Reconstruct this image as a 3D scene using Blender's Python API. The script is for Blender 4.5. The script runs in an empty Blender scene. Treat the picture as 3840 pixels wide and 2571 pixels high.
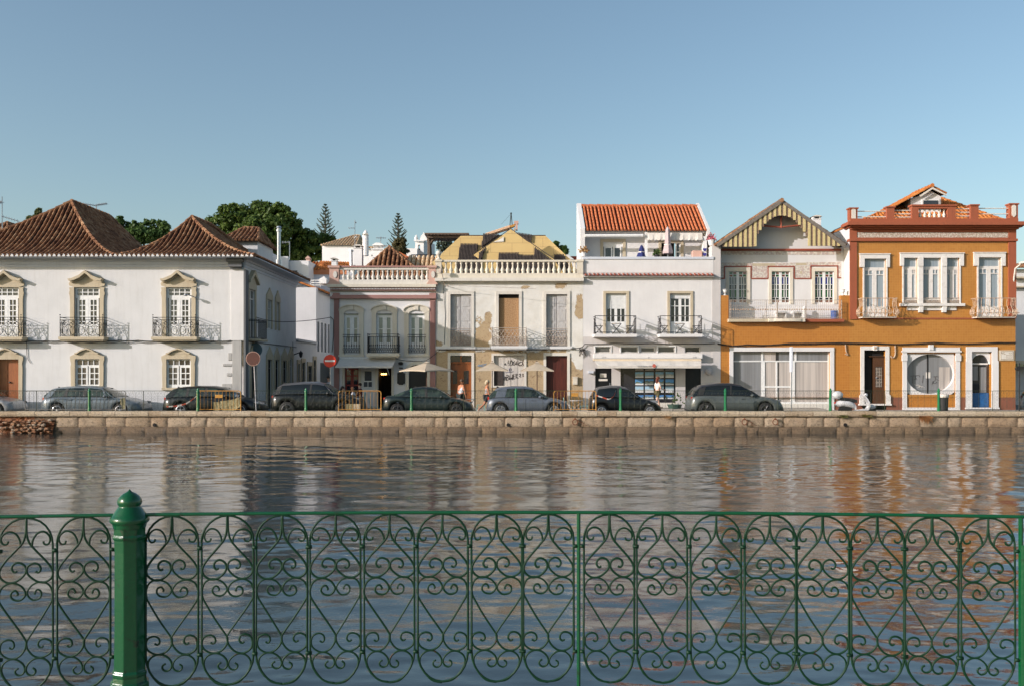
import bpy, math, random
import numpy as np
from mathutils import Vector, Matrix
random.seed(7)
rnd = random.Random(11)
# ---------- frame of reference: a 3840x2571 picture, focal 3600, horizon row 1401 ----------
F = 3600.; CX = 1920.; HY = 1401.; EZ = 1.95
G0 = -.10      # level of the far road
def WX(px, Y): return (px - CX) * Y / F
def WZ(py, Y): return EZ - (py - HY) * Y / F
C = bpy.data.collections.new('town'); bpy.context.scene.collection.children.link(C)
R = math.radians
# ---------- mesh builder ----------
class MB:
    def __init__(s): s.v = []; s.f = []; s.mi = []; s.m = 0
    def add(s, vs, fs):
        o = len(s.v); s.v += [tuple(v) for v in vs]
        s.f += [tuple(i + o for i in f) for f in fs]; s.mi += [s.m] * len(fs)
    def box(s, x0, x1, y0, y1, z0, z1):
        s.add([(x0,y0,z0),(x1,y0,z0),(x1,y1,z0),(x0,y1,z0),(x0,y0,z1),(x1,y0,z1),(x1,y1,z1),(x0,y1,z1)],
              [(0,3,2,1),(4,5,6,7),(0,1,5,4),(1,2,6,5),(2,3,7,6),(3,0,4,7)])
    def prism(s, poly, a, b, ax='y'):
        n = len(poly)
        if ax == 'y': vs = [(p[0],a,p[1]) for p in poly] + [(p[0],b,p[1]) for p in poly]
        elif ax == 'x': vs = [(a,p[0],p[1]) for p in poly] + [(b,p[0],p[1]) for p in poly]
        else: vs = [(p[0],p[1],a) for p in poly] + [(p[0],p[1],b) for p in poly]
        s.add(vs, [tuple(range(n)), tuple(range(2*n-1, n-1, -1))] + [(i, (i+1) % n, n+(i+1) % n, n+i) for i in range(n)])
    def quad(s, *p): s.add(p, [tuple(range(len(p)))])
    def tube(s, pts, r, n=6, closed=False, caps=True, flat=1.0):
        pts = [Vector(p) for p in pts]; N = len(pts)
        rr = r if isinstance(r, (list, tuple)) else [r] * N
        vs = []; up = None
        for i, p in enumerate(pts):
            if closed: t = pts[(i+1) % N] - pts[i-1]
            else: t = pts[min(i+1, N-1)] - pts[max(i-1, 0)]
            if t.length < 1e-9: t = Vector((0,0,1))
            t.normalize()
            if up is None:
                up = Vector((0,0,1)) if abs(t.z) < .9 else Vector((0,1,0))
            a = t.cross(up)
            if a.length < 1e-4: a = t.cross(Vector((1,.1,0)))
            a.normalize(); b = a.cross(t).normalized(); up = b
            for k in range(n):
                q = 2*math.pi*k/n
                vs.append(p + a*math.cos(q)*rr[i] + b*math.sin(q)*rr[i]*flat)
        fs = []
        for i in range(N if closed else N-1):
            j = (i+1) % N
            for k in range(n): fs.append((i*n+k, i*n+(k+1) % n, j*n+(k+1) % n, j*n+k))
        if caps and not closed: fs += [tuple(range(n-1,-1,-1)), tuple((N-1)*n+k for k in range(n))]
        s.add(vs, fs)
    def lathe(s, cx, cy, prof, n=10, rot=0, sx=1, sy=1):
        vs = []; m = len(prof)
        for r, z in prof:
            for k in range(n):
                q = rot + 2*math.pi*k/n; vs.append((cx+r*math.cos(q)*sx, cy+r*math.sin(q)*sy, z))
        fs = [(i*n+k, i*n+(k+1) % n, (i+1)*n+(k+1) % n, (i+1)*n+k) for i in range(m-1) for k in range(n)]
        fs += [tuple(range(n-1,-1,-1)), tuple((m-1)*n+k for k in range(n))]
        s.add(vs, fs)
    def ball(s, c, rx, ry=None, rz=None, n=8, m=6):
        ry = ry or rx; rz = rz or rx
        vs = []; 
        for i in range(m+1):
            a = math.pi*i/m
            for k in range(n):
                q = 2*math.pi*k/n
                vs.append((c[0]+rx*math.sin(a)*math.cos(q), c[1]+ry*math.sin(a)*math.sin(q), c[2]-rz*math.cos(a)))
        s.add(vs, [(i*n+k, i*n+(k+1) % n, (i+1)*n+(k+1) % n, (i+1)*n+k) for i in range(m) for k in range(n)])
    def cyl(s, a, b, r, n=8): s.tube([a, b], r, n)
    def build(s, name, mats, parent=None, smooth=False, bevel=0):
        me = bpy.data.meshes.new(name)
        L = Vector(root_loc(parent)) if parent is not None else Vector((0,0,0))
        me.from_pydata([(v[0]-L.x, v[1]-L.y, v[2]-L.z) for v in s.v], [], s.f)
        if not isinstance(mats, (list, tuple)): mats = [mats]
        for m in mats: me.materials.append(m)
        if len(mats) > 1: me.polygons.foreach_set('material_index', s.mi)
        if smooth: me.polygons.foreach_set('use_smooth', [True]*len(me.polygons))
        me.update()
        o = bpy.data.objects.new(name, me); C.objects.link(o)
        if parent is not None: o.parent = parent
        if bevel:
            b = o.modifiers.new('bevel', 'BEVEL'); b.width = bevel; b.segments = 1; b.limit_method = 'ANGLE'
        return o
def root_loc(o):
    while o.parent: o = o.parent
    return o.location
def tag(o, label, cat, group=None, kind=None):
    o['label'] = label
    if cat: o['category'] = cat
    if group: o['group'] = group
    if kind: o['kind'] = kind
    return o
def thing(name, label, cat, loc=(0,0,0), group=None, rz=0):
    o = bpy.data.objects.new(name, None); C.objects.link(o); o.empty_display_size = .2
    o.location = loc; o.rotation_euler = (0,0,rz)
    return tag(o, label, cat, group)
def children(o): return [c for c in C.objects if c.parent == o]
def copy_tree(o, parent=None):
    c = o.copy(); C.objects.link(c)
    if parent: c.parent = parent
    for ch in kids.get(o.name, None) or list(o.children): copy_tree(ch, c)
    return c
kids = {}
def struct(mb, name, mats, label=None, smooth=False):
    o = mb.build(name, mats, None, smooth); o['kind'] = 'structure'
    if label: o['label'] = label
    return o
# ---------- facade helpers: pixel boxes on a wall that stands at depth Y ----------
class Fac:
    def __init__(s, Y): s.Y = Y
    def x(s, px): return WX(px, s.Y)
    def z(s, py): return WZ(py, s.Y)
    def box(s, mb, x0, x1, y0, y1, a, b):     # a, b: metres behind(+)/before(-) the wall
        mb.box(s.x(x0), s.x(x1), s.Y+a, s.Y+b, s.z(y1), s.z(y0))
    def poly(s, mb, pts, a, b): mb.prism([(s.x(p[0]), s.z(p[1])) for p in pts], s.Y+a, s.Y+b)
    def wall(s, mb, x0, x1, y0, y1, holes, rev=.28, a=0):
        xs = sorted({x0, x1} | {h[0] for h in holes} | {h[1] for h in holes})
        ys = sorted({y0, y1} | {h[2] for h in holes} | {h[3] for h in holes})
        xs = [q for q in xs if x0 <= q <= x1]; ys = [q for q in ys if y0 <= q <= y1]
        Y = s.Y + a
        for i in range(len(xs)-1):
            for j in range(len(ys)-1):
                cx = (xs[i]+xs[i+1])/2; cy = (ys[j]+ys[j+1])/2
                if any(h[0] < cx < h[1] and h[2] < cy < h[3] for h in holes): continue
                X0, X1, Z0, Z1 = s.x(xs[i]), s.x(xs[i+1]), s.z(ys[j+1]), s.z(ys[j])
                mb.quad((X0,Y,Z0),(X1,Y,Z0),(X1,Y,Z1),(X0,Y,Z1))
        for h in holes:
            X0, X1, Z0, Z1 = s.x(h[0]), s.x(h[1]), s.z(h[3]), s.z(h[2]); B = Y+rev
            mb.quad((X0,Y,Z0),(X0,Y,Z1),(X0,B,Z1),(X0,B,Z0)); mb.quad((X1,Y,Z0),(X1,B,Z0),(X1,B,Z1),(X1,Y,Z1))
            mb.quad((X0,Y,Z1),(X1,Y,Z1),(X1,B,Z1),(X0,B,Z1)); mb.quad((X0,Y,Z0),(X0,B,Z0),(X1,B,Z0),(X1,Y,Z0))
    def surround(s, mb, x0, x1, y0, y1, w, top=None, a=-.05, b=.01, bottom=False):
        t = top if top else w
        s.box(mb, x0-w, x0, y0, y1, a, b); s.box(mb, x1, x1+w, y0, y1, a, b)
        s.box(mb, x0-w, x1+w, y0-t, y0, a, b)
        if bottom: s.box(mb, x0-w*1.15, x1+w*1.15, y1, y1+w*.7, a*1.6, b)
def grid(x0, x1, y0, y1, c, r, w, bw=None):   # bars of one glazed leaf: border bw, muntins w
    bw = bw or w; out = [(x0,x0+bw,y0,y1),(x1-bw,x1,y0,y1),(x0+bw,x1-bw,y0,y0+bw),(x0+bw,x1-bw,y1-bw,y1)]
    for i in range(1, c):
        m = x0+bw+(x1-x0-2*bw)*i/c; out.append((m-w/2, m+w/2, y0+bw, y1-bw))
    for j in range(1, r):
        m = y0+bw+(y1-y0-2*bw)*j/r; out.append((x0+bw, x1-bw, m-w/2, m+w/2))
    return out
def win(f, parent, bars, rect, fm, pm, rec=.14, name='window', panes=None, th=.05):
    mb = MB()
    for i, b in enumerate(bars): f.box(mb, b[0], b[1], b[2], b[3], rec-th-.0005*i, rec)
    o = mb.build(name, fm, parent)
    p = MB(); Y = f.Y+rec-.012
    for (a, b, c, d, k) in panes:
        p.m = k; p.quad((f.x(a),Y,f.z(d)),(f.x(b),Y,f.z(d)),(f.x(b),Y,f.z(c)),(f.x(a),Y,f.z(c)))
    p.build('pane', pm, o)
    return o
# ---------- materials ----------
def lin(c): return tuple(((x/255)/12.92 if x/255 <= .04045 else ((x/255+.055)/1.055)**2.4) for x in c)
def _n(nt, t, **kw):
    n = nt.nodes.new(t)
    for k, v in kw.items():
        if k in n.inputs: n.inputs[k].default_value = v
        else: setattr(n, k, v)
    return n
def base_mat(name):
    m = bpy.data.materials.new(name); m.use_nodes = True
    nt = m.node_tree; return m, nt, nt.nodes['Principled BSDF']
def ramp(nt, fac, stops):
    r = nt.nodes.new('ShaderNodeValToRGB'); e = r.color_ramp.elements
    e[0].position, e[0].color = stops[0][0], (*stops[0][1], 1); e[1].position, e[1].color = stops[-1][0], (*stops[-1][1], 1)
    for p, c in stops[1:-1]:
        q = e.new(p); q.color = (*c, 1)
    nt.links.new(fac, r.inputs[0]); return r.outputs[0]
def pos(nt, scale=(1,1,1), obj=False):
    g = nt.nodes.new('ShaderNodeTexCoord' if obj else 'ShaderNodeNewGeometry')
    m = nt.nodes.new('ShaderNodeMapping'); m.inputs['Scale'].default_value = scale
    nt.links.new(g.outputs['Object' if obj else 'Position'], m.inputs[0]); return m.outputs[0]
def noise(nt, vec, scale, detail=5, rough=.6, dist=0):
    n = _n(nt, 'ShaderNodeTexNoise', Scale=scale, Detail=detail, Roughness=rough, Distortion=dist)
    nt.links.new(vec, n.inputs['Vector']); return n.outputs['Fac']
def mixc(nt, f, a, b):
    m = nt.nodes.new('ShaderNodeMix'); m.data_type = 'RGBA'
    for s, v in ((0, f), (6, a), (7, b)):
        if isinstance(v, (int, float)): m.inputs[s].default_value = v
        elif isinstance(v, tuple): m.inputs[s].default_value = (*v, 1)
        else: nt.links.new(v, m.inputs[s])
    return m.outputs[2]
def mth(nt, op, a, b=None):
    m = nt.nodes.new('ShaderNodeMath'); m.operation = op
    for i, v in enumerate((a, b)):
        if v is None: continue
        if isinstance(v, (int, float)): m.inputs[i].default_value = v
        else: nt.links.new(v, m.inputs[i])
    return m.outputs[0]
def bump(nt, b, h, strength=.4, dist=.02):
    n = _n(nt, 'ShaderNodeBump', Strength=strength, Distance=dist)
    nt.links.new(h, n.inputs['Height']); nt.links.new(n.outputs[0], b.inputs['Normal'])
def paint(name, c, c2=None, rough=.7, sc=3., bs=.0, metal=0, spec=.4, coat=0, detail=5, lo=.35, hi=.7, obj=False, stretch=(1,1,1), bsc=None, bd=.02):
    """plain surface: two close tones mixed by noise, fine bump"""
    m, nt, b = base_mat(name)
    c = tuple(c); c2 = tuple(c2) if c2 else tuple(x*.8 for x in c)
    v = pos(nt, stretch, obj)
    nt.links.new(ramp(nt, noise(nt, v, sc, detail), [(lo, c), (hi, c2)]), b.inputs['Base Color'])
    b.inputs['Roughness'].default_value = rough; b.inputs['Metallic'].default_value = metal
    b.inputs['Specular IOR Level'].default_value = spec; b.inputs['Coat Weight'].default_value = coat; b.inputs['Coat Roughness'].default_value = .06
    if bs: bump(nt, b, noise(nt, v, bsc or sc*5, 4), bs, bd)
    return m
def plaster(name, c, dirt, amt=.5, rough=.85, streak=True, bs=.35):
    m, nt, b = base_mat(name); v = pos(nt)
    big = ramp(nt, noise(nt, v, .9, 6, .65), [(.42, c), (.75, tuple(x*.9 for x in c))])
    st = noise(nt, pos(nt, (5, 5, .45)), 1.3, 6, .7)
    sp = noise(nt, v, 2.2, 10, .8)
    f = mth(nt, 'MULTIPLY', ramp(nt, st, [(.5, (0,0,0)), (.78, (1,1,1))]), amt) if streak else 0.0
    col = mixc(nt, f, big, dirt)
    col = mixc(nt, mth(nt, 'MULTIPLY', ramp(nt, sp, [(.62, (0,0,0)), (.74, (1,1,1))]), amt*.8), col, dirt)
    nt.links.new(col, b.inputs['Base Color']); b.inputs['Roughness'].default_value = rough; b.inputs['Specular IOR Level'].default_value = .2
    bump(nt, b, noise(nt, v, 9, 6, .6), bs, .012)
    return m
def tiles(name, cs, grout, w=.14, h=.14, rough=.35, gm=.008, off=0., bs=.3, coat=.2):
    m, nt, b = base_mat(name)
    g = nt.nodes.new('ShaderNodeNewGeometry'); s = nt.nodes.new('ShaderNodeSeparateXYZ'); c = nt.nodes.new('ShaderNodeCombineXYZ')
    nt.links.new(g.outputs['Position'], s.inputs[0]); nt.links.new(s.outputs[0], c.inputs[0]); nt.links.new(s.outputs[2], c.inputs[1])
    br = _n(nt, 'ShaderNodeTexBrick', Scale=1., offset=off, squash=1.)
    br.inputs['Brick Width'].default_value = w; br.inputs['Row Height'].default_value = h; br.inputs['Mortar Size'].default_value = gm
    br.inputs['Color1'].default_value = (*cs[0], 1); br.inputs['Color2'].default_value = (*cs[1], 1); br.inputs['Mortar'].default_value = (*grout, 1)
    nt.links.new(c.outputs[0], br.inputs['Vector'])
    big = noise(nt, g.outputs['Position'], .8, 6, .6)
    col = mixc(nt, mth(nt, 'MULTIPLY', ramp(nt, big, [(.4,(0,0,0)),(.75,(1,1,1))]), .45), br.outputs['Color'], cs[2])
    nt.links.new(col, b.inputs['Base Color']); b.inputs['Roughness'].default_value = rough; b.inputs['Coat Weight'].default_value = coat
    b.inputs['Coat Roughness'].default_value = .25
    bump(nt, b, mth(nt, 'SUBTRACT', 1., br.outputs['Fac']), bs, .004)
    return m
def glassy(name, c, rough=.06, c2=None, sc=.8, fold=0):
    m, nt, b = base_mat(name)
    if fold:
        v = pos(nt, (fold, .3, .12)); f = noise(nt, v, 1.0, 3, .6)
    else: f = noise(nt, pos(nt), sc, 4)
    nt.links.new(ramp(nt, f, [(.38, c), (.66, c2 or tuple(x*.6 for x in c))]), b.inputs['Base Color'])
    b.inputs['Roughness'].default_value = .5 if fold else rough; b.inputs['Coat Weight'].default_value = 1.; b.inputs['Coat Roughness'].default_value = .03
    b.inputs['Specular IOR Level'].default_value = .5
    return m
def rooft(name, cols, rough=.85, sc=4.):
    m, nt, b = base_mat(name); v = pos(nt)
    g = nt.nodes.new('ShaderNodeNewGeometry')
    a = mth(nt, 'ADD', mth(nt, 'MULTIPLY', noise(nt, v, sc, 6, .7), .75), mth(nt, 'MULTIPLY', g.outputs['Random Per Island'], .12))
    st = [(.3+.42*i/(len(cols)-1), c) for i, c in enumerate(cols)]
    nt.links.new(ramp(nt, a, st), b.inputs['Base Color']); b.inputs['Roughness'].default_value = rough; b.inputs['Specular IOR Level'].default_value = .2
    bump(nt, b, noise(nt, v, 14, 5), .5, .02)
    return m
def leafm(name, cols, trans=.25):
    m, nt, b = base_mat(name); g = nt.nodes.new('ShaderNodeNewGeometry')
    f = mth(nt, 'ADD', mth(nt, 'MULTIPLY', g.outputs['Random Per Island'], .6), mth(nt, 'MULTIPLY', noise(nt, pos(nt), .5, 3), .4))
    nt.links.new(ramp(nt, f, [(.15, cols[0]), (.5, cols[1]), (.85, cols[2])]), b.inputs['Base Color'])
    b.inputs['Roughness'].default_value = .55; b.inputs['Specular IOR Level'].default_value = .25
    t = nt.nodes.new('ShaderNodeBsdfTranslucent'); t.inputs[0].default_value = (*[min(1, x*1.6) for x in cols[1]], 1)
    mx = nt.nodes.new('ShaderNodeMixShader'); mx.inputs[0].default_value = trans
    out = nt.nodes['Material Output']
    nt.links.new(b.outputs[0], mx.inputs[1]); nt.links.new(t.outputs[0], mx.inputs[2]); nt.links.new(mx.outputs[0], out.inputs[0])
    return m
M = {}
M['white'] = plaster('white_plaster', (.645,.64,.63), (.44,.42,.38), .3)
M['white2'] = plaster('white_plaster_clean', (.685,.67,.655), (.5,.47,.43), .2)
M['shopgrey'] = plaster('grey_beige_render', (.55,.52,.50), (.35,.33,.3), .3)
M['cornice'] = plaster('grey_cornice', (.58,.61,.66), (.36,.37,.38), .3)
M['stone'] = plaster('limestone', (.52,.445,.32), (.30,.21,.12), .55)
M['stone2'] = plaster('pale_stone', (.66,.62,.55), (.36,.32,.25), .45)
M['quoin'] = plaster('grey_quoin', (.40,.39,.37), (.17,.17,.17), .8)
M['quoind'] = plaster('dark_grey_capital', (.15,.155,.16), (.1,.1,.1), .6)
M['pink'] = plaster('rose_plaster', (.36,.20,.175), (.25,.14,.12), .45)
M['pinkp'] = plaster('pale_rose_plaster', (.56,.36,.29), (.4,.25,.2), .4)
M['creamp'] = plaster('cream_plaster', (.67,.61,.50), (.4,.33,.25), .45)
M['terra'] = plaster('terracotta_paint', (.33,.10,.052), (.20,.07,.04), .6)
M['dado'] = plaster('brown_red_dado', (.24,.095,.06), (.13,.07,.05), .6)
M['redline'] = paint('red_moulding', (.34,.09,.05), (.25,.06,.04), .6)
M['ochre'] = tiles('ochre_glazed_tiles', ((.47,.19,.032),(.42,.16,.026),(.37,.135,.023)), (.50,.225,.055))
M['ochre2'] = tiles('ochre_glazed_tiles_yellower', ((.46,.205,.04),(.415,.175,.032),(.37,.15,.027)), (.50,.235,.06))
M['winw'] = paint('white_window_paint', (.78,.78,.76), (.66,.66,.64), .5, 6)
M['wing'] = paint('worn_white_paint', (.70,.67,.63), (.52,.47,.41), .6, 5, lo=.5, hi=.85)
M['gdark'] = glassy('dark_glass', (.018,.018,.022), c2=(.035,.035,.04))
M['ggrey'] = glassy('glass_over_blind', (.13,.13,.125), c2=(.07,.07,.07))
M['gblue'] = glassy('glass_over_blue_grey_shutter', (.28,.33,.36), c2=(.20,.25,.29), fold=7)
M['gteal'] = glassy('glass_over_teal_blind', (.16,.22,.22), c2=(.11,.16,.165))
M['curt'] = glassy('glass_over_curtain', (.55,.49,.44), c2=(.30,.27,.25), fold=5)
M['curt2'] = glassy('glass_over_grey_curtain', (.24,.245,.25), c2=(.17,.17,.17), fold=6)
M['iron'] = paint('dark_green_iron', (.012,.02,.017), (.03,.026,.02), .5, 12, metal=.2)
M['ironb'] = paint('black_iron', (.02,.02,.025), (.04,.035,.03), .5, 12)
M['irong'] = paint('pale_weathered_iron', (.45,.40,.34), (.28,.20,.15), .6, 12)
M['irono'] = paint('rusty_cream_iron', (.50,.42,.32), (.36,.18,.09), .6, 9)
M['wood'] = paint('orange_brown_wood', (.30,.095,.025), (.20,.06,.018), .45, 4, stretch=(6,6,.6), coat=.2)
M['woodd'] = paint('dark_brown_wood', (.10,.042,.018), (.06,.028,.013), .5, 4, stretch=(6,6,.6))
M['woodr'] = paint('dark_red_wood', (.10,.022,.014), (.05,.014,.01), .5, 3, stretch=(6,6,.5))
M['redp'] = paint('red_door_paint', (.30,.02,.014), (.2,.015,.01), .4, 5)
M['black'] = paint('black_shop_front', (.008,.008,.01), (.014,.013,.013), .35, 5)
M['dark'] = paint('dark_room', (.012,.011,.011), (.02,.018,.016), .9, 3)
M['osb'] = paint('chipboard', (.42,.26,.13), (.26,.14,.065), .8, 22, lo=.42, hi=.6)
M['peel'] = paint('peeling_shutter_paint', (.46,.45,.44), (.30,.27,.24), .7, 9, lo=.45, hi=.8, stretch=(2,2,.5), bs=.3)
M['metal'] = paint('galvanised_metal', (.5,.52,.54), (.38,.4,.42), .35, 8, metal=.8)
M['metalw'] = paint('pale_shutter_metal', (.60,.56,.51), (.45,.41,.37), .55, 3, stretch=(4,4,.5))
M['green'] = paint('railing_green_paint', (.002,.066,.021), (.010,.030,.012), .25, 11, coat=.3, lo=.6, hi=.7, bs=.12, bsc=30)
M['greenw'] = paint('railing_green_wrought', (.002,.027,.010), (.035,.018,.010), .5, 16, spec=.25, lo=.64, hi=.68, bs=.15, bsc=60)
M['greenf'] = paint('far_railing_green', (.022,.045,.026), (.05,.045,.025), .5, 9)
M['greenp'] = paint('far_post_green', (.01,.17,.06), (.008,.12,.045), .35, 9, coat=.5)
M['cable'] = paint('black_cable', (.02,.018,.016), (.04,.035,.03), .7)
M['rOld'] = rooft('old_clay_tiles', [(.09,.04,.024),(.25,.12,.06),(.39,.24,.135),(.50,.37,.23)])
M['rDark'] = rooft('shade_darkened_clay_bed', [(.012,.008,.007),(.022,.013,.010),(.035,.02,.014)])  # near-black colour paints in the shade of the gaps between tile rows
M['rRed'] = rooft('red_clay_tiles', [(.42,.12,.05),(.52,.17,.07),(.55,.24,.115)], .7, 6)
M['rRedD'] = rooft('shade_darkened_red_clay', [(.085,.018,.01),(.12,.026,.014)], .8)  # red deepened so the shade between tile rows is in the colour
M['rOr'] = rooft('orange_clay_tiles', [(.34,.10,.03),(.52,.19,.05),(.60,.30,.12)])
M['rTan'] = rooft('tan_clay_tiles', [(.52,.35,.20),(.62,.45,.28),(.55,.38,.22)])
M['yel'] = tiles('yellow_insulation_board', ((.56,.40,.165),(.52,.37,.15),(.42,.27,.11)), (.34,.23,.10), 1.25, .6, .9, .014, .5, .1, 0)
M['bwhite'] = plaster('bright_limewash', (.82,.80,.77), (.62,.59,.54), .15)
M['corr'] = paint('dark_corrugated_sheet', (.065,.05,.042), (.035,.028,.025), .8, 4)
M['tan'] = paint('fabric_sand', (.50,.42,.31), (.44,.36,.27), .9, 5)
M['awn'] = paint('fabric_offwhite', (.68,.64,.58), (.6,.56,.5), .9, 3)
M['awnc'] = paint('fabric_cream', (.72,.60,.44), (.62,.52,.38), .8, 3)
M['orangeb'] = paint('orange_barrier_paint', (.52,.26,.05), (.34,.15,.04), .45, 14, lo=.45, hi=.7)
M['greyb'] = paint('grey_barrier_steel', (.28,.29,.28), (.18,.14,.12), .5, 14)
M['mint'] = paint('mint_chair_paint', (.30,.50,.43), (.22,.40,.34), .45, 8)
M['tyre'] = paint('tyre_rubber', (.015,.015,.015), (.025,.024,.022), .8)
M['rim'] = paint('alloy', (.5,.5,.51), (.3,.3,.31), .3, 10, metal=.8)
M['rimd'] = paint('dark_alloy', (.12,.12,.12), (.06,.06,.06), .35, 10, metal=.7)
def matte(m, w): m.node_tree.nodes['Principled BSDF'].inputs['Coat Weight'].default_value = w; return m
M['cglass'] = glassy('car_window', (.008,.012,.011), c2=(.05,.075,.055), sc=2.2)
M['cglassd'] = matte(glassy('car_window_tinted', (.006,.008,.008), c2=(.012,.015,.015)), .3)
matte(M['cglass'], .35)
M['tail'] = paint('red_lamp', (.45,.012,.008), (.3,.01,.006), .15, coat=1)
M['headl'] = paint('clear_lamp', (.42,.42,.43), (.25,.26,.27), .12, coat=1, metal=.3)
M['trim'] = paint('black_plastic', (.018,.018,.019), (.026,.026,.026), .55)
M['skin'] = paint('sun_tanned_skin', (.50,.22,.12), (.42,.17,.09), .55, 6)
M['skinp'] = paint('pale_skin', (.60,.36,.26), (.5,.28,.2), .55, 6)
M['trunk'] = paint('bark', (.13,.09,.06), (.07,.05,.035), .9, 8, bs=.5)
# ---------- tiled roofs ----------
def tile_face(mbr, mbs, P0, P1, top, sp=.25, r=.08, sag=0., seg=.42, lift=.0, end=None):
    """one roof slope: eave P0->P1, upper points top (1 or 2). half-round tile rows run up the slope, clipped to its outline."""
    P0 = Vector(P0); P1 = Vector(P1); top = [Vector(t) for t in top]
    U = (P1-P0); Lu = U.length; U.normalize()
    V = top[0]-P0; V -= U*V.dot(U); vm = V.length; V.normalize()
    N = U.cross(V).normalized()
    if N.z < 0: N = -N
    T = [((t-P0).dot(U), (t-P0).dot(V)) for t in top]
    poly = [(0, 0), (Lu, 0)] + T[::-1] if len(T) == 2 and T[0][0] < T[-1][0] else [(0, 0), (Lu, 0)] + T
    def vr(u):
        vs = []
        for i in range(len(poly)):
            a, b = poly[i], poly[(i+1) % len(poly)]
            if abs(a[0]-b[0]) < 1e-9: continue
            t = (u-a[0])/(b[0]-a[0])
            if -1e-6 <= t <= 1+1e-6: vs.append(a[1]+(b[1]-a[1])*t)
        return (min(vs), max(vs)) if vs else (0, 0)
    def pt(u, v, h=0):
        t = min(1, max(0, v/vm)); return P0+U*u+V*v+Vector((0,0,-sag*4*t*(1-t)))+N*h
    u0 = min(p[0] for p in poly); u1 = max(p[0] for p in poly)
    n = max(1, int((u1-u0)/sp)); 
    for i in range(n+1):
        a, b = u0+(u1-u0)*i/(n+1), u0+(u1-u0)*(i+1)/(n+1); c = (a+b)/2
        ra, rb = vr(a), vr(b); K = 6
        vs = []; 
        for k in range(K+1):
            vs += [pt(a, ra[0]+(ra[1]-ra[0])*k/K), pt(b, rb[0]+(rb[1]-rb[0])*k/K)]
        mbs.add(vs, [(2*k, 2*k+1, 2*k+3, 2*k+2) for k in range(K)])
        lo, hi = vr(c)
        if hi-lo < .12: continue
        m = max(1, round((hi-lo)/seg)); dv = (hi-lo)/m; jit = rnd.uniform(-.015, .015)
        for k in range(m):
            va, vb = lo+dv*k-.04, lo+dv*(k+1); jj = jit+rnd.uniform(-.006, .006); rr = r*rnd.uniform(.96, 1.04)
            vs = []
            for (v, q, hh) in ((va, rr*1.06, .018), (vb, rr*.95, .0)):
                for t in range(6):
                    an = math.pi*t/5
                    p = pt(c+jj+math.cos(an)*q, max(v, lo-.06), hh+lift+math.sin(an)*q*1.45)
                    vs.append(p)
            mbr.add(vs, [(t, t+1, t+7, t+6) for t in range(5)]+[(5,4,3,2,1,0)])
def ridge_line(mb, a, b, r=.1, sag=0., seg=.4, tfun=None):
    a = Vector(a); b = Vector(b); m = max(2, int((b-a).length/seg))
    for k in range(m):
        def P(t):
            p = a.lerp(b, t); p.z -= sag*4*t*(1-t); return p
        p, q = P(k/m), P(min(1, (k+1.15)/m)); rr = r*rnd.uniform(.93, 1.07)
        mb.tube([p+Vector((0,0,.03)), q], [rr, rr*.86], 7)
def hip_roof(parent, x0, x1, y0, y1, z0, ra, rb, z1, sp=.25, r=.08, sag=0., mats=None, name='roof', sides='flrb', hipr=.11):
    mats = mats or (M['rOld'], M['rDark']); t = MB(); s = MB(); A = (ra[0], ra[1], z1); B = (rb[0], rb[1], z1)
    fl, fr, bl, br = (x0,y0,z0), (x1,y0,z0), (x0,y1,z0), (x1,y1,z0)
    wide = abs(ra[1]-rb[1]) < 1e-6 and abs(ra[0]-rb[0]) > 1e-6     # ridge runs left-right
    if 'f' in sides: tile_face(t, s, fl, fr, [A, B] if wide else [A], sp, r, sag)
    if 'l' in sides: tile_face(t, s, bl, fl, [A] if wide or A == B else [B, A], sp, r, sag)
    if 'r' in sides: tile_face(t, s, fr, br, [B] if wide or A == B else [A, B], sp, r, sag)
    if 'b' in sides: tile_face(t, s, br, bl, [B, A] if wide else [B], sp, r, sag)
    o = s.build(name, mats[1], parent)
    ridge_line(t, fl, A, hipr, sag); ridge_line(t, fr, B if wide else A, hipr, sag)
    ridge_line(t, bl, A if wide else B, hipr, sag); ridge_line(t, br, B, hipr, sag)
    if (Vector(A)-Vector(B)).length > .1: ridge_line(t, A, B, hipr)
    t.build('roof_tiles', mats[0], o)
    return o
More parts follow.
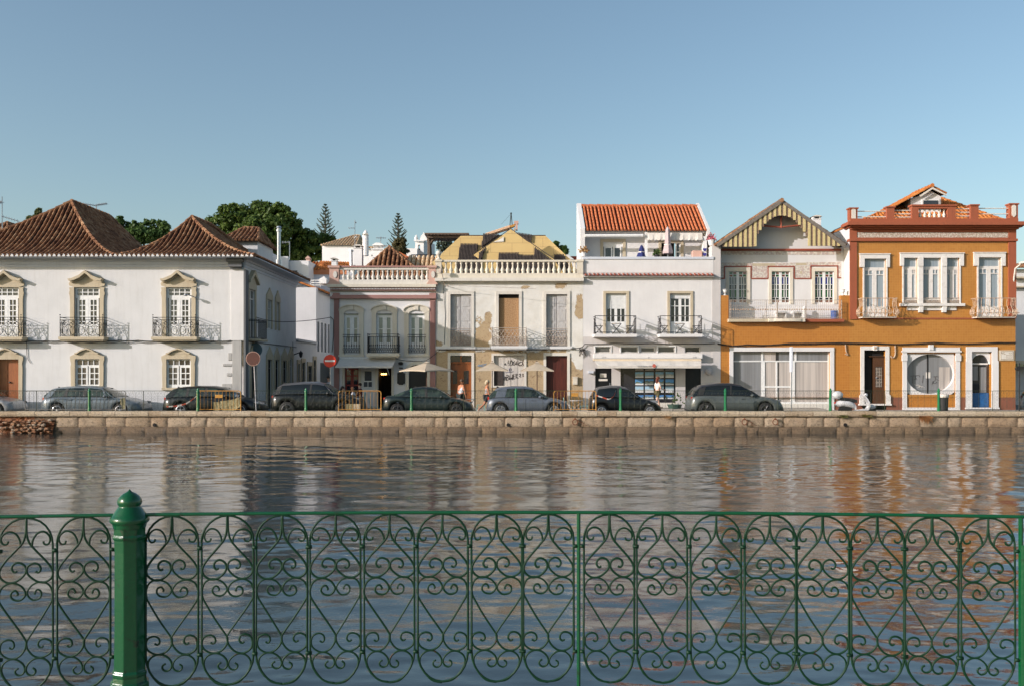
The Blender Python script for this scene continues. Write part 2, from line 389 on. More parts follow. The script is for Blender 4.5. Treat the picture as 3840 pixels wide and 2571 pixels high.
def scrollwork(mb, x0, x1, z0, z1, Y, r=.012, n=3, kind=0, dirx=True):
    """wrought-iron infill between two rails on a vertical plane; dirx False: plane runs in depth"""
    P = (lambda a, z: (a, Y, z)) if dirx else (lambda a, z: (Y, a, z))
    w = (x1-x0)/n; h = z1-z0
    for i in range(n):
        c = x0+w*(i+.5)
        if kind == 0:      # C scrolls and a ring
            for sg in (-1, 1):
                pts = [P(c+sg*w*.42*math.sin(a)*(1-.25*k), z0+h*(.30+.26*math.cos(a*1.0))) for k, a in ((q/9, .2+q*.62) for q in range(9))]
                mb.tube(pts, r, 4)
                pts = [P(c+sg*(w*.1+w*.3*math.sin(q*.5)), z0+h*(.55+.4*q/8)) for q in range(9)]
                mb.tube(pts, r, 4)
            mb.tube([P(c+w*.14*math.cos(q*.785), z0+h*.78+h*.1*math.sin(q*.785)) for q in range(8)], r, 4, closed=True)
            mb.tube([P(x0+w*i, z0), P(x0+w*i, z1)], r, 4)
        elif kind == 1:    # crossed loops
            for sg in (-1, 1):
                pts = [P(c+sg*w*.45*math.cos(q*math.pi/6), z0+h*q/12) for q in range(13)]; mb.tube(pts, r, 4)
                pts = [P(c+sg*w*.45*math.cos(q*math.pi/3), z0+h*.6*q/12) for q in range(13)]; mb.tube(pts, r, 4)
        else:              # bars with a fleuron
            mb.tube([P(c, z0), P(c, z1)], r, 4); mb.ball(P(c, z0+h*.45), r*3.2, None, r*5, 5, 4)
            mb.tube([P(c+w*.4*math.cos(q*.785), z0+h*.2+h*.13*math.sin(q*.785)) for q in range(8)], r, 4, closed=True)
def balcony(parent, x0, x1, Yw, dep, zs, zt, slab, mat_s, mat_r, kind=0, n=4, r=.012, knob=True, ns=2, sl=.14, bulge=0):
    """slab + railing standing out from the wall; zs slab top, zt rail top"""
    Y0 = Yw-dep
    if slab:
        s = MB(); s.box(x0-.07, x1+.07, Y0-.05, Yw+.02, zs-sl, zs); s.box(x0-.02, x1+.02, Y0, Yw+.01, zs-sl-.06, zs-sl-.001)
        par = s.build('balcony', mat_s, parent)
    else: par = parent
    m = MB()
    for z in (zs+.06, zt-.13, zt): m.tube([(x0,Yw,z),(x0,Y0,z),(x1,Y0,z),(x1,Yw,z)] if dep > .1 else [(x0,Y0,z),(x1,Y0,z)], r*1.5, 5)
    scrollwork(m, x0, x1, zs+.06, zt-.13, Y0, r, n, kind)
    if dep > .1:
        for x in (x0, x1):
            if bulge == 0: scrollwork(m, Y0, Yw, zs+.06, zt-.13, x, r, ns, kind, False)
            m.tube([(x,Y0,zs-.02),(x,Y0,zt+.05)], r*1.8, 6)
            if knob: m.ball((x,Y0,zt+.12), r*3.4)
    m.build('balcony_railing' if slab else 'window_railing', mat_r, par)
    return par
def baluster_row(parent, x0, x1, n, Y, z0, z1, R0, mat, name='baluster'):
    h = z1-z0
    prof = [(R0*.85,0),(R0*.85,.06),(R0*.55,.09),(R0*1.0,.22),(R0*.95,.34),(R0*.5,.5),(R0*.36,.66),(R0*.42,.8),(R0*.7,.86),(R0*.45,.9),(R0*.8,.94),(R0*.8,1)]
    m = MB(); m.lathe(x0, Y, [(a, z0+b*h) for a, b in prof], 8); first = m.build(name, mat, parent, smooth=True)
    for i in range(1, n):
        c = first.copy(); C.objects.link(c); c.location = (first.location.x+(x1-x0)*i/(n-1), first.location.y, first.location.z)
def urn(mb, x, y, z, s):
    mb.lathe(x, y, [(.5*s,z),(.5*s,z+.12*s),(.2*s,z+.25*s),(.25*s,z+.5*s),(.55*s,z+.9*s),(.6*s,z+1.3*s),(.75*s,z+1.5*s),(.7*s,z+1.55*s)], 10)
def curve_pts(pts, n=6):     # smooth open curve through px points (Catmull-Rom)
    out = []
    for i in range(len(pts)-1):
        p0, p1, p2, p3 = pts[max(i-1,0)], pts[i], pts[i+1], pts[min(i+2,len(pts)-1)]
        for k in range(n):
            t = k/n
            out.append(tuple(.5*((2*p1[j])+(-p0[j]+p2[j])*t+(2*p0[j]-5*p1[j]+4*p2[j]-p3[j])*t*t+(-p0[j]+3*p1[j]-3*p2[j]+p3[j])*t**3) for j in range(len(p1))))
    out.append(tuple(pts[-1])); return out
# =====================================================================================
# HOUSE 1: long white house with two hipped clay roofs, standing forward at the left
# =====================================================================================
YL = 48.2; f = Fac(YL)
H1 = thing('white_house', 'long white house with twin hipped clay tile roofs and ornate stone window frames', 'house', (f.x(915), YL, 0))
XR = f.x(915); YB = 59.8
holes = [(-24,73,1078,1266),(278,375,1078,1266),(624,719,1078,1266),(-22,72,1346,1560),(283,375,1345,1452),(626,715,1345,1452)]
zt = f.z(962)
m = MB(); f.wall(m, -330, 907, 962, 1562, holes, .32)
# side wall on the street (plane x = XR) with openings, in metres
def side_wall(mb, X, y0, y1, z0, z1, hs, rev=.1):
    ys = sorted({y0, y1}|{h[0] for h in hs}|{h[1] for h in hs}); zs = sorted({z0, z1}|{h[2] for h in hs}|{h[3] for h in hs})
    for i in range(len(ys)-1):
        for j in range(len(zs)-1):
            cy = (ys[i]+ys[i+1])/2; cz = (zs[j]+zs[j+1])/2
            if any(h[0] < cy < h[1] and h[2] < cz < h[3] for h in hs): continue
            mb.quad((X,ys[i],zs[j]),(X,ys[i+1],zs[j]),(X,ys[i+1],zs[j+1]),(X,ys[i],zs[j+1]))
    for a, b, c, d in hs:
        B = X-rev
        mb.quad((X,a,c),(X,a,d),(B,a,d),(B,a,c)); mb.quad((X,b,c),(B,b,c),(B,b,d),(X,b,d)); mb.quad((X,a,d),(X,b,d),(B,b,d),(B,a,d)); mb.quad((X,a,c),(B,a,c),(B,b,c),(X,b,c))
zw = f.z(1078); zb1 = f.z(1268)
sh = [(49.0,50.15,zb1,zw),(52.7,53.6,zb1+.7,zw-.25),(54.65,55.3,zb1+.7,zw-.25),(52.7,53.6,0,2.75),(54.4,55.2,0,2.75),(56.1,57.2,0,2.75),(57.9,58.7,1.2,2.9),(49.4,50.3,0,2.9)]
side_wall(m, XR, YL, YB, -.3, zt, sh)
m.quad((XR,YB,-.3),(XR-16,YB,-.3),(XR-16,YB,zt),(XR,YB,zt))
m.build('wall', M['white'], H1)
# cornice, stepped, round the front and the street side
m = MB()
for k, (d, a, b) in enumerate(((.04,1002,992),(.10,992.2,981),(.18,981.2,973),(.27,973.2,963))):
    z0, z1 = f.z(a), f.z(b)
    m.box(f.x(-330), XR+d, YL-d, YL-.002*k+.02, z0, z1); m.box(XR-.01, XR+d*.98, YL+.021, YB-.01*k, z0, z1)
m.build('cornice', M['cornice'], H1)
# corner pilaster and quoins
m = MB(); f.box(m, 868, 907, 1003, 1276, -.07, .0); m.box(f.x(907), XR+.06, YL-.07, YL+.45, f.z(1276), f.z(1003.5)); m.build('corner_pilaster', M['white2'], H1)
m = MB(); f.box(m, 862, 912, 985, 1003, -.32, 0); f.box(m, 857, 918, 972.5, 985, -.41, 0); f.box(m, 866, 909, 1000, 1010, -.2, 0)
m.box(XR, XR+.1, YL-.08, YL+.5, -.1, f.z(1012)); m.build('pilaster_capital', M['quoind'], H1)
m = MB(); f.box(m, 871, 907, 1276, 1562, -.05, 0)
for a, y0, y1 in ((856,1322,1350),(836,1362,1372),(880,1372,1392),(851,1397,1409),(833,1437,1456),(858,1480,1500),(845,1515,1540)): f.box(m, a, 871.2, y0, y1, -.045, 0)
m.build('quoins', M['quoin'], H1, bevel=.02)
# window frames with curved hoods
def hood(f, mb, c, w, y, dep, th=8, h=1.0):
    L = [(-w,y+32*h),(-w*.86,y+31*h),(-w*.68,y+27*h),(-w*.5,y+22*h),(-w*.33,y+17*h),(-w*.18,y+9*h),(0,y)]
    L2 = curve_pts(L, 3); top = L2+[(-a, b) for a, b in L2[-2::-1]]
    bot = [(a*.93, b+th*(1+.35*(1-abs(a)/w))) for a, b in top]
    P = [(c+a, b) for a, b in top]; Q = [(c+a, b) for a, b in bot]
    for i in range(len(P)-1):
        f.poly(mb, [P[i], P[i+1], Q[i+1], Q[i]], -dep, .01)
        lift = lambda p: (c+(p[0]-c)*.97, p[1]+th*.55)
        f.poly(mb, [lift(P[i]), lift(P[i+1]), (Q[i+1][0], Q[i+1][1]+5), (Q[i][0], Q[i][1]+5)], -dep*.55, .008)
def upper_frame(c):
    m = MB(); x0, x1 = c-48, c+48
    hood(f, m, c, 64, 1016, .34)
    for sx in (-1, 1):
        prof = [(48,1078),(66,1072),(68,1064),(60,1052),(52,1046),(52,1040),(0,1036),(0,1078)]
        f.poly(m, [(c+sx*a, b) for a, b in prof], -.07, .0)
        prof = [(48,1078.5),(66,1078.5),(64,1090),(67,1100),(64,1112),(63,1125),(63,1262),(68,1270),(48,1270)]
        f.poly(m, [(c+sx*a, b) for a, b in prof], -.08, .0)
        f.box(m, min(c+sx*38, c+sx*62), max(c+sx*38, c+sx*62), 1046, 1053, -.26, .002)
    m.build('window_surround', M['stone'], H1)
def lower_frame(c, ctr_w=46, y0=1345, y1=1452, mt='stone', crest=1305):
    m = MB()
    L = curve_pts([(-44,crest+17),(-34,crest+15),(-20,crest+6),(0,crest)], 4); top = L+[(-a, b) for a, b in L[-2::-1]]
    P = [(c+a, b) for a, b in top]
    f.poly(m, P+[(c+46,y0-18),(c-46,y0-18)], -.09, .01)
    for i in range(len(P)-1): f.poly(m, [P[i], P[i+1], (P[i+1][0],P[i+1][1]+5), (P[i][0],P[i][1]+5)], -.2, .012)
    f.poly(m, [(c-64,y0),(c+64,y0),(c+64,y0-10),(c+46,y0-18.5),(c-46,y0-18.5),(c-64,y0-10)], -.08, .005)
    for sx in (-1, 1):
        f.poly(m, [(c+sx*a, b) for a, b in ((ctr_w,y0+.1),(64,y0+.1),(60,y0+18),(62,y0+30),(60,y1+8),(ctr_w,y1+8))], -.08, 0)
    f.box(m, c-62, c+62, y1, y1+9, -.12, .3) if y1 < 1500 else None
    m.build('window_surround' if y1 < 1500 else 'door_surround', M[mt], H1)
pm = [M['ggrey'], M['gdark']]
for i, c in enumerate((25, 328, 672)):
    upper_frame(c)
    x0, x1 = c-48, c+48
    b = grid(x0+4, x1-4, 1080, 1112, 4, 2, 3, 4)+[(x0,x0+4,1078,1268),(x1-4,x1,1078,1268),(x0,x1,1112,1118)]
    b += grid(x0+8, c-3, 1118, 1234, 2, 5, 3, 7)+grid(c+3, x1-8, 1118, 1234, 2, 5, 3, 7)+[(x0+8,x1-8,1216,1268),(c-3,c+3,1118,1268)]
    sp = c-4 if i else c-20
    win(f, H1, b, None, M['winw'], pm, rec=.11, panes=[(x0,x0+26 if i == 1 else c,1078,1268,0),(x0+26 if i == 1 else c,x1,1078,1268,1)] if i else [(x0,x1,1078,1268,1)])
    balcony(H1, f.x(c-83), f.x(c+75), YL, .56, f.z(1264), f.z(1193), True, M['stone'], M['iron'], 0, 5, .010, ns=2)
for i, c in enumerate((329, 671)):
    lower_frame(c); x0, x1 = c-46, c+45
    b = grid(x0, x1, 1345, 1371, 4, 1, 3, 4)+grid(x0, c-2, 1371, 1446, 2, 3, 3.4, 6)+grid(c+2, x1, 1371, 1446, 2, 3, 3.4, 6)+[(x0,x1,1440,1452),(x0,x0+5,1345,1452),(x1-5,x1,1345,1452)]
    win(f, H1, b, None, M['winw'], pm, rec=.11, panes=[(x0,c,1345,1452,0),(c,x1,1345,1452,0 if i == 0 else 1)])
lower_frame(25, 47, 1346, 1560)
m = MB(); f.box(m, -22, 24, 1346, 1562, .26, .3); f.box(m, 27, 72, 1346, 1562, .2, .26); f.box(m, 24.2, 26.8, 1346, 1562, .22, .27)
for a, b in ((32,66),(-18,19)):
    for y0, y1 in ((1352,1388),(1398,1470),(1480,1528)):
        f.box(m, a, b, y0, y1, .185 if a > 0 else .245, .2 if a > 0 else .26)
d = m.build('door', M['wood'], H1); k = MB(); k.ball((f.x(31), YL+.15, f.z(1432)), .05); k.build('handle', M['ironb'], d)
# street side: frames, windows, doors, balcony
def side_frame(parent, y0, y1, z0, z1, peak, mt, w=.22, X=XR):
    m = MB(); c = (y0+y1)/2
    m.box(X, X+.06, y0-w, y0, z0, z1); m.box(X, X+.06, y1, y1+w, z0, z1)
    m.prism([(y0-w,z1),(y1+w,z1),(y1+w*.9,z1+.25),(c+.12,z1+peak),(c,z1+peak+.12),(c-.12,z1+peak),(y0-w*.9,z1+.25)], X, X+.08, 'x')
    if peak > .7: m.prism([(y0-w*1.4,z1+.45),(c,z1+peak+.25),(y1+w*1.4,z1+.45),(y1+w*1.4,z1+.3),(c,z1+peak+.02),(y0-w*1.4,z1+.3)], X, X+.22, 'x')
    m.build('window_surround', mt, parent)
def side_win(parent, y0, y1, z0, z1, door=False, X=XR):
    m = MB(); w = .06; B = X-.09
    for a, b, c, d in ((y0,y0+w,z0,z1),(y1-w,y1,z0,z1),(y0,y1,z1-w,z1),(y0,y1,z0,z0+w),((y0+y1)/2-.04,(y0+y1)/2+.04,z0,z1),(y0,y1,z1-.5,z1-.45)): m.box(B, B+.05, a, b, c, d)
    o = m.build('door' if door else 'window', M['black'] if door else M['wing'], parent)
    p = MB(); p.quad((B+.01,y0,z0),(B+.01,y1,z0),(B+.01,y1,z1),(B+.01,y0,z1)); p.build('pane', M['gdark'], o)
for i, (a, b, c, d) in enumerate(sh):
    side_frame(H1, a, b, c, d, .75 if i == 0 else (.55 if c > 2 else .6), M['stone']); side_win(H1, a, b, c, d, c < .5)
s = MB(); s.box(XR, XR+.6, 48.85, 50.55, f.z(1276), f.z(1268)); s.build('balcony', M['stone'], H1)
m = MB()
for z in (f.z(1264), f.z(1200), f.z(1195)): m.tube([(XR,48.9,z),(XR+.55,48.9,z),(XR+.55,50.5,z),(XR,50.5,z)], .02, 5)
for q in range(14): m.tube([(XR+.55,48.9+q*.123,f.z(1264)),(XR+.55,48.9+q*.123,f.z(1195))], .012, 4)
for q in range(5): m.tube([(XR+.1+q*.11,48.9,f.z(1264)),(XR+.1+q*.11,48.9,f.z(1195))], .012, 4)
m.build('balcony_railing', M['ironb'], H1)
# roofs
ov = .76; ze = WZ(959,YL-ov)
hip_roof(H1, f.x(-420), f.x(455), YL-ov, 60.2, ze, (-23.67,51.6), (-23.67,56.6), 11.2, .232, .062, .55)
hip_roof(H1, f.x(455)+.01, XR+ov, YL-ov, 60.2, ze, (-17.2,51.6), (-17.0,54.6), 10.35, .232, .062, .42)
m = MB()       # whitewashed ends of the eave tiles
n = int((XR+ov-f.x(-330))/.232)
for i in range(n):
    x = f.x(-330)+i*.232+.1; pts = [(x+.08*math.cos(math.pi*q/5), ze-.05+.13*math.sin(math.pi*q/5)) for q in range(6)]
    m.prism(pts, YL-ov-.06, YL-ov+.1)
m.build('eave_tiles', M['white2'], H1)
m = MB(); m.box(f.x(-330), XR+.7, YL-ov+.04, YL, ze-.08, ze-.03); m.box(XR, XR+ov-.02, YL, YB+.3, ze-.08, ze-.03); m.build('eave_board', M['cornice'], H1)
# roof room behind the second hip
g = Fac(56.4); m = MB(); g.wall(m, 835, 966, 905, 985, [], .1); m.quad((g.x(966),56.4,g.z(985)),(g.x(966),60,g.z(985)),(g.x(966),60,g.z(905)),(g.x(966),56.4,g.z(905))); rr = m.build('roof_room', M['white'], H1)
hip_roof(H1, g.x(820), g.x(975), 56.1, 60.2, g.z(906), (g.x(880),58.2), (g.x(940),58.2), g.z(906)+1.05, .25, .085, .05)
# cable along the floor line
def sagline(mb, pts, r=.02, sag=.02, n=3):
    q = []
    for i in range(len(pts)-1):
        a, b = Vector(pts[i]), Vector(pts[i+1])
        for k in range(n): 
            t = k/n; p = a.lerp(b, t); p.z -= sag*4*t*(1-t); q.append(p)
    q.append(Vector(pts[-1])); mb.tube(q, r, 5)
m = MB(); xs = list(range(-320, 915, 70))
sagline(m, [(f.x(x), YL-.05, f.z(1277+rnd.uniform(-1.5,1.5))) for x in xs], .022, .03)
sagline(m, [(f.x(x), YL-.05, f.z(1281+rnd.uniform(-1.5,1.5))) for x in xs[4:]], .014, .06)
m.tube([(XR+.04, y, f.z(1278)) for y in (48.3, 52, 56, 59.7)], .02, 5)
m.tube([(f.x(100),YL-.04,f.z(1280)),(f.x(103),YL-.04,f.z(1340)),(f.x(116),YL-.04,f.z(1360))], .014, 4)
m.build('wall_cable', M['cable'], H1)
# street lamp arm between the upper windows
m = MB(); m.tube([(f.x(741),YL,f.z(1121)),(f.x(728),YL-.25,f.z(1113)),(f.x(714),YL-.4,f.z(1108))], .025, 6); m.ball((f.x(709),YL-.45,f.z(1109)), .11, .12, .07)
tag(m.build('wall_lamp', M['metal'], None), 'small grey lamp arm on the white house beside its upper window near the corner', 'lamp')
# =====================================================================================
# Side street: low white house, tall white block behind it
# =====================================================================================
LH = thing('low_white_house', 'low shaded white house with dark doors along the side street', 'house', (XR,59.85,0))
m = MB(); zl = 4.12
hs = [(60.2,60.7,0,2.6),(61.4,62.2,0,2.7),(63.2,64.4,0,2.5),(65.0,65.7,0,2.9)]
side_wall(m, XR, YB+.02, 65.95, -.3, zl, hs); m.quad((XR,65.95,-.3),(XR-9,65.95,-.3),(XR-9,65.95,zl),(XR,65.95,zl)); m.quad((XR,59.82,zl),(XR,65.95,zl),(XR-9,65.95,zl+.4),(XR-9,59.82,zl+.4))
m.box(XR, XR+.12, 59.85, 65.9, zl-.12, zl+.02)
m.build('wall', M['white'], LH)
for a, b, c, d in hs:
    side_win(LH, a, b, c, d, True); m = MB(); m.box(XR, XR+.05, a-.18, a, 0, d); m.box(XR, XR+.05, b, b+.18, 0, d); m.box(XR, XR+.06, a-.2, b+.2, d, d+.25); m.build('door_surround', M['stone'], LH)
WB = thing('white_street_block', 'tall plain white block with four slit windows behind the low street house', 'house', (-13.47,66,0))
g = Fac(66.0); XB = -13.47; zt2 = g.z(1078)
m = MB(); m.quad((g.x(1050),66,-.3),(XB,66,-.3),(XB,66,zt2),(g.x(1050),66,zt2))
hs = []
for a, b in ((1190,1197),(1204,1211),(1217,1224),(1230,1236)):
    ya, yb = 13.47*F/(1920-a), 13.47*F/(1920-b); hs.append((ya, yb, 3.5, 5.55))
hs.append((67.4, 71.2, 0, 2.75))
side_wall(m, XB, 66.0, 78, -.3, zt2, hs); m.quad((XB,66,zt2),(XB,78,zt2),(XB-9,78,zt2),(XB-9,66,zt2)); m.build('wall', M['white2'], WB)
for i, (a, b, c, d) in enumerate(hs):
    m = MB(); m.box(XB-.08, XB-.05, a, b, c, d); o = m.build('window' if i < 4 else 'garage_door', M['gdark'] if i < 4 else M['black'], WB)
m = MB(); s = MB(); tile_face(m, s, (XB+.35,66.6,zt2-.25), (XB+.35,78,zt2-.25), [(XB-1.8,66.6,zt2+.55),(XB-1.8,78,zt2+.55)], .28, .09)
o = s.build('roof', M['rDark'], WB); m.build('roof_tiles', M['rOr'], o)
# street lamp and signs on the low house
m = MB(); m.tube([(XR,58.9,3.1),(XR+.5,58.9,3.3)], .03, 5); m.tube([(XR,58.9,3.9),(XR+.02,58.9,3.0)], .02, 5); m.lathe(XR+.5, 58.9, [(.04,2.95),(.09,3.05),(.12,3.22),(.14,3.25),(.03,3.35),(.02,3.4)], 6)
tag(m.build('wall_lantern', M['ironb'], None), 'black lantern on the shaded street wall beyond the white house', 'lantern')
# =====================================================================================
# Rooftops behind the long white house
# =====================================================================================
g = Fac(76.)
RB = thing('rear_white_house', 'white flat-roofed house behind the eaves of the long white house', 'house', (g.x(1085), 76, 0))
m = MB(); m.box(g.x(1010), g.x(1157), 76, 84, 0, g.z(978)); m.box(g.x(975), g.x(1012), 74, 84, 0, g.z(945)); m.box(g.x(1012.5), g.x(1085), 75.5, 75.95, 0, g.z(965)); m.build('wall', M['white2'], RB)
m = MB(); m.box(g.x(1095), g.x(1139), 73.5, 75.9, g.z(1075), g.z(1032)); m.build('roof_glazing', M['gteal'], RB)
m = MB(); m.tube([(g.x(1086),73.4,g.z(1046)),(g.x(1095),73.4,g.z(1031)),(g.x(1140),73.4,g.z(1031)),(g.x(1140),73.4,g.z(1075))], .08, 4); m.build('glazing_frame', M['trim'], RB)
m = MB(); m.box(g.x(1137), g.x(1152), 77, 77.5, g.z(978)+.001, g.z(965)); m.prism([(g.x(1134),g.z(965)),(g.x(1155),g.z(965)),(g.x(1145),g.z(954))], 76.9, 77.6)
m.build('chimney', M['pinkp'], RB)
g = Fac(64.); m = MB(); m.tube([(g.x(1046),64,g.z(1005)),(g.x(1046),64,g.z(858))], .115, 10); m.tube([(g.x(1046),64,g.z(869)),(g.x(1046),64,g.z(862))], .17, 10); m.lathe(g.x(1046), 64, [(.12,g.z(858)),(.17,g.z(855)),(.14,g.z(850)),(.02,g.z(848))], 10); m.tube([(g.x(1046),64,g.z(1006)),(g.x(1046),64,g.z(975))], .2, 10)
tag(m.build('flue_pipe', M['metal'], None), 'tall galvanised flue pipe rising in front of the big dark tree', 'flue')
def antenna(name, label, px, ptop, pbot, Y, boom, n=5, tilt=0, d=1):
    g = Fac(Y); m = MB(); m.tube([(g.x(px),Y,g.z(pbot)),(g.x(px),Y,g.z(ptop))], .03, 5)
    for (py, L) in boom:
        x0, z0 = g.x(px), g.z(py); x1 = g.x(px+L); z1 = z0-tilt*abs(x1-x0)
        m.tube([(x0,Y,z0),(x1,Y,z1)], .02, 4)
        for k in range(n):
            t = (k+.5)/n; x = x0+(x1-x0)*t; z = z0+(z1-z0)*t; m.tube([(x,Y-.25,z),(x,Y+.25,z)], .012, 4); m.tube([(x,Y,z-.09),(x,Y,z+.09)], .012, 4)
    return tag(m.build(name, M['metal'], None), label, 'antenna', 'television antennas on the roofs')
antenna('antenna', 'tall bare antenna mast with two aerials at the left edge of the roofs', 8, 738, 858, 54, ((812,62),(757,-22)), 6, .3)
antenna('antenna', 'aerial boom sloping over the ridge of the first hipped roof', 362, 768, 790, 58, ((772,-72),(770,40)), 8, -.15)
antenna('antenna', 'thin antenna standing right of the flue pipe', 1086, 905, 975, 70, ((909,-30),), 3)
antenna('antenna', 'thin antenna mast over the tan hipped roof', 1331, 826, 925, 84, ((856,-26),(835,6)), 3)
antenna('antenna', 'aerial beside the fancy white chimney', 1428, 888, 925, 80, ((893,-18),(893,20)), 3)
# =====================================================================================
# HOUSE 2: cafe house with rose pilasters and balustrade
# =====================================================================================
YF = 53.7; f = Fac(YF); DEEP = 9
def shell(mb, f, x0, x1, y0, ybot=1540, depth=DEEP, left=True, right=True, flat=True, a=0):
    X0, X1, z0, z1 = f.x(x0), f.x(x1), f.z(ybot), f.z(y0); Y = f.Y+a
    if left: mb.quad((X0,Y,z0),(X0,Y,z1),(X0,Y+depth,z1),(X0,Y+depth,z0))
    if right: mb.quad((X1,Y,z0),(X1,Y+depth,z0),(X1,Y+depth,z1),(X1,Y,z1))
    mb.quad((X0,Y+depth,z0),(X0,Y+depth,z1),(X1,Y+depth,z1),(X1,Y+depth,z0))
    if flat: mb.quad((X0,Y,z1),(X1,Y,z1),(X1,Y+depth,z1),(X0,Y+depth,z1))
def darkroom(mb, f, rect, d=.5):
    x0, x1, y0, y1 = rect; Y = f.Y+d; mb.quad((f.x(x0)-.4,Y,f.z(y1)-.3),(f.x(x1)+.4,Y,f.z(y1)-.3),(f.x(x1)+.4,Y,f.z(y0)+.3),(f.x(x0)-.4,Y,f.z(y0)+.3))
CH = thing('cafe_house', 'narrow two-storey house with rose pilasters, balustrade and a cafe below', 'house', (f.x(1430), YF, 0))
wins = ((1290,1347),(1411,1472),(1533,1592))
holes = [(a,b,1176,1326) for a, b in wins]+[(1293,1345,1378,1540),(1417,1468,1380,1540),(1533,1600,1385,1540)]
m = MB(); f.wall(m, 1237, 1634, 1060, 1540, holes, .25); shell(m, f, 1237, 1634, 1060)
for a, b in wins:      # arched heads closing the square openings down to a curve
    c = (a+b)/2; L = [(c+(b-a)/2*math.cos(math.pi*q/10), 1181-13*math.sin(math.pi*q/10)) for q in range(11)]
f.box(m, 1272, 1614, 1096, 1110, -.06, 0)
m.build('wall', M['white2'], CH)
for a, b in wins:
    m = MB(); c = (a+b)/2; h = (b-a)/2
    f.box(m, a-17, a, 1176, 1330, -.06, .005); f.box(m, b, b+17, 1176, 1330, -.06, .005)
    top = [(c+(h+19)*math.cos(math.pi*q/12), 1166-20*math.sin(math.pi*q/12)) for q in range(13)]
    inn = [(c+h*math.cos(math.pi*q/12), 1177-14*math.sin(math.pi*q/12)) for q in range(13)]
    for q in range(12): f.poly(m, [top[q], top[q+1], inn[q+1], inn[q]], -.07, .006)
    f.poly(m, [(b+19,1166),(b+17,1176.2),(b,1176.2)], -.06, .004); f.poly(m, [(a-19,1166),(a-17,1176.2),(a,1176.2)], -.06, .004)
    for q in range(12): f.poly(m, [(top[q][0],top[q][1]-4),(top[q+1][0],top[q+1][1]-4),top[q+1],top[q]], -.14, .004)
    f.box(m, c-7, c+7, 1147, 1163, -.12, 0); f.box(m, a-20, b+20, 1330, 1336, -.1, 0)
    m.build('window_surround', M['creamp'], CH)
for i, (a, b) in enumerate(wins):
    c = (a+b)/2; bars = [(a,a+5,1170,1326),(b-5,b,1170,1326),(a,b,1182,1187),(c-4,c+4,1187,1326)]+grid(a+5,c-4,1187,1326,1,1,4)+grid(c+4,b-5,1187,1326,1,1,4)+[(a+5,c-4,1232,1234.5),(c+4,b-5,1232,1234.5),(a+5,b-5,1283,1326)]
    win(f, CH, bars, None, M['winw'], [M['gteal']], rec=.2, panes=[(a,b,1163,1326,0)])
    if i != 1: balcony(CH, f.x(a-3), f.x(b+6), YF-.1, .05, f.z(1325), f.z(1255), False, None, M['ironb'], 2, 7, .012)
balcony(CH, f.x(1386), f.x(1498), YF, .7, f.z(1325), f.z(1255), True, M['creamp'], M['ironb'], 2, 14, .012, knob=False, ns=7)
m = MB()
for a, b in ((1253,1272),(1613,1633)):
    f.box(m, a, b, 1122, 1540, -.07, 0); f.box(m, a-3, b+3, 1100, 1122, -.12, 0)
    for q in range(3): f.box(m, a+3+q*5, a+6+q*5, 1130, 1400, -.095, -.06)
f.box(m, 1240, 1636, 1113, 1121, -.2, 0); f.box(m, 1246, 1636, 1107, 1112.5, -.1, 0)
f.box(m, 1240, 1636, 1079, 1091, -.22, 0)
m.build('pilasters_and_mouldings', M['pink'], CH)
m = MB(); n = 70
for i in range(n): x = 1240+i*5.65; f.box(m, x, x+2.8, 1083, 1087, -.27, -.2)
m.build('dentil_row', M['white2'], CH)
m = MB(); f.box(m, 1231, 1636, 1068, 1079, -.34, 0); f.box(m, 1236, 1636, 1091.3, 1094, -.12, 0); m.build('cornice', M['creamp'], CH)
m = MB(); f.box(m, 1270, 1612, 1050, 1068, -.14, .15); f.box(m, 1268, 1612, 1004, 1013, -.12, .12); m.build('balustrade', M['stone2'], CH)
m = MB(); f.box(m, 1266, 1613, 998, 1004, -.18, .18); m.build('balustrade_cap', M['pink'], CH)
baluster_row(CH, f.x(1289), f.x(1602), 18, YF, f.z(1050), f.z(1013), .115, M['stone2'])
for a, b in ((1237,1272),(1608,1635)):
    m = MB(); f.box(m, a, b, 1006, 1056, -.16, .3); f.poly(m, [(a,1056),(b,1056),(b+8,1068),(a-8,1068)], -.22, .3); f.box(m, a-5, b+4, 998, 1006, -.24, .34)
    p = m.build('parapet_pedestal', M['pinkp'], CH)
    m = MB(); c = a+(b-a)*.62; pts = [(c+7*math.cos(q*math.pi/8), 1031+13*math.sin(q*math.pi/8)) for q in range(16)]; f.poly(m, pts, -.2, -.15); m.build('oval_panel', M['stone2'], p)
# ground floor
m = MB(); f.surround(m, 1293, 1345, 1378, 1530, 9); m.build('door_surround', M['creamp'], CH); m = MB(); f.surround(m, 1417, 1468, 1380, 1530, 9); m.build('door_surround', M['creamp'], CH); m = MB()
top = [(1566.5+34*math.cos(math.pi*q/12), 1386-20*math.sin(math.pi*q/12)) for q in range(13)]; t2 = [(1566.5+46*math.cos(math.pi*q/12), 1386-32*math.sin(math.pi*q/12)) for q in range(13)]
for q in range(12): f.poly(m, [t2[q], t2[q+1], top[q+1], top[q]], -.06, .01)
f.box(m, 1521, 1533, 1386, 1530, -.06, .01); f.box(m, 1600, 1612, 1386, 1530, -.06, .01)
m.build('door_surround', M['creamp'], CH)
m = MB(); f.poly(m, top, -.012, .012); m.build('arched_fanlight', M['gdark'], CH)
m = MB(); f.box(m, 1293, 1318, 1378, 1540, .12, .17); f.box(m, 1320, 1345, 1378, 1540, .12, .17); f.box(m, 1318, 1320, 1378, 1540, .14, .17)
d = m.build('door', M['redp'], CH)
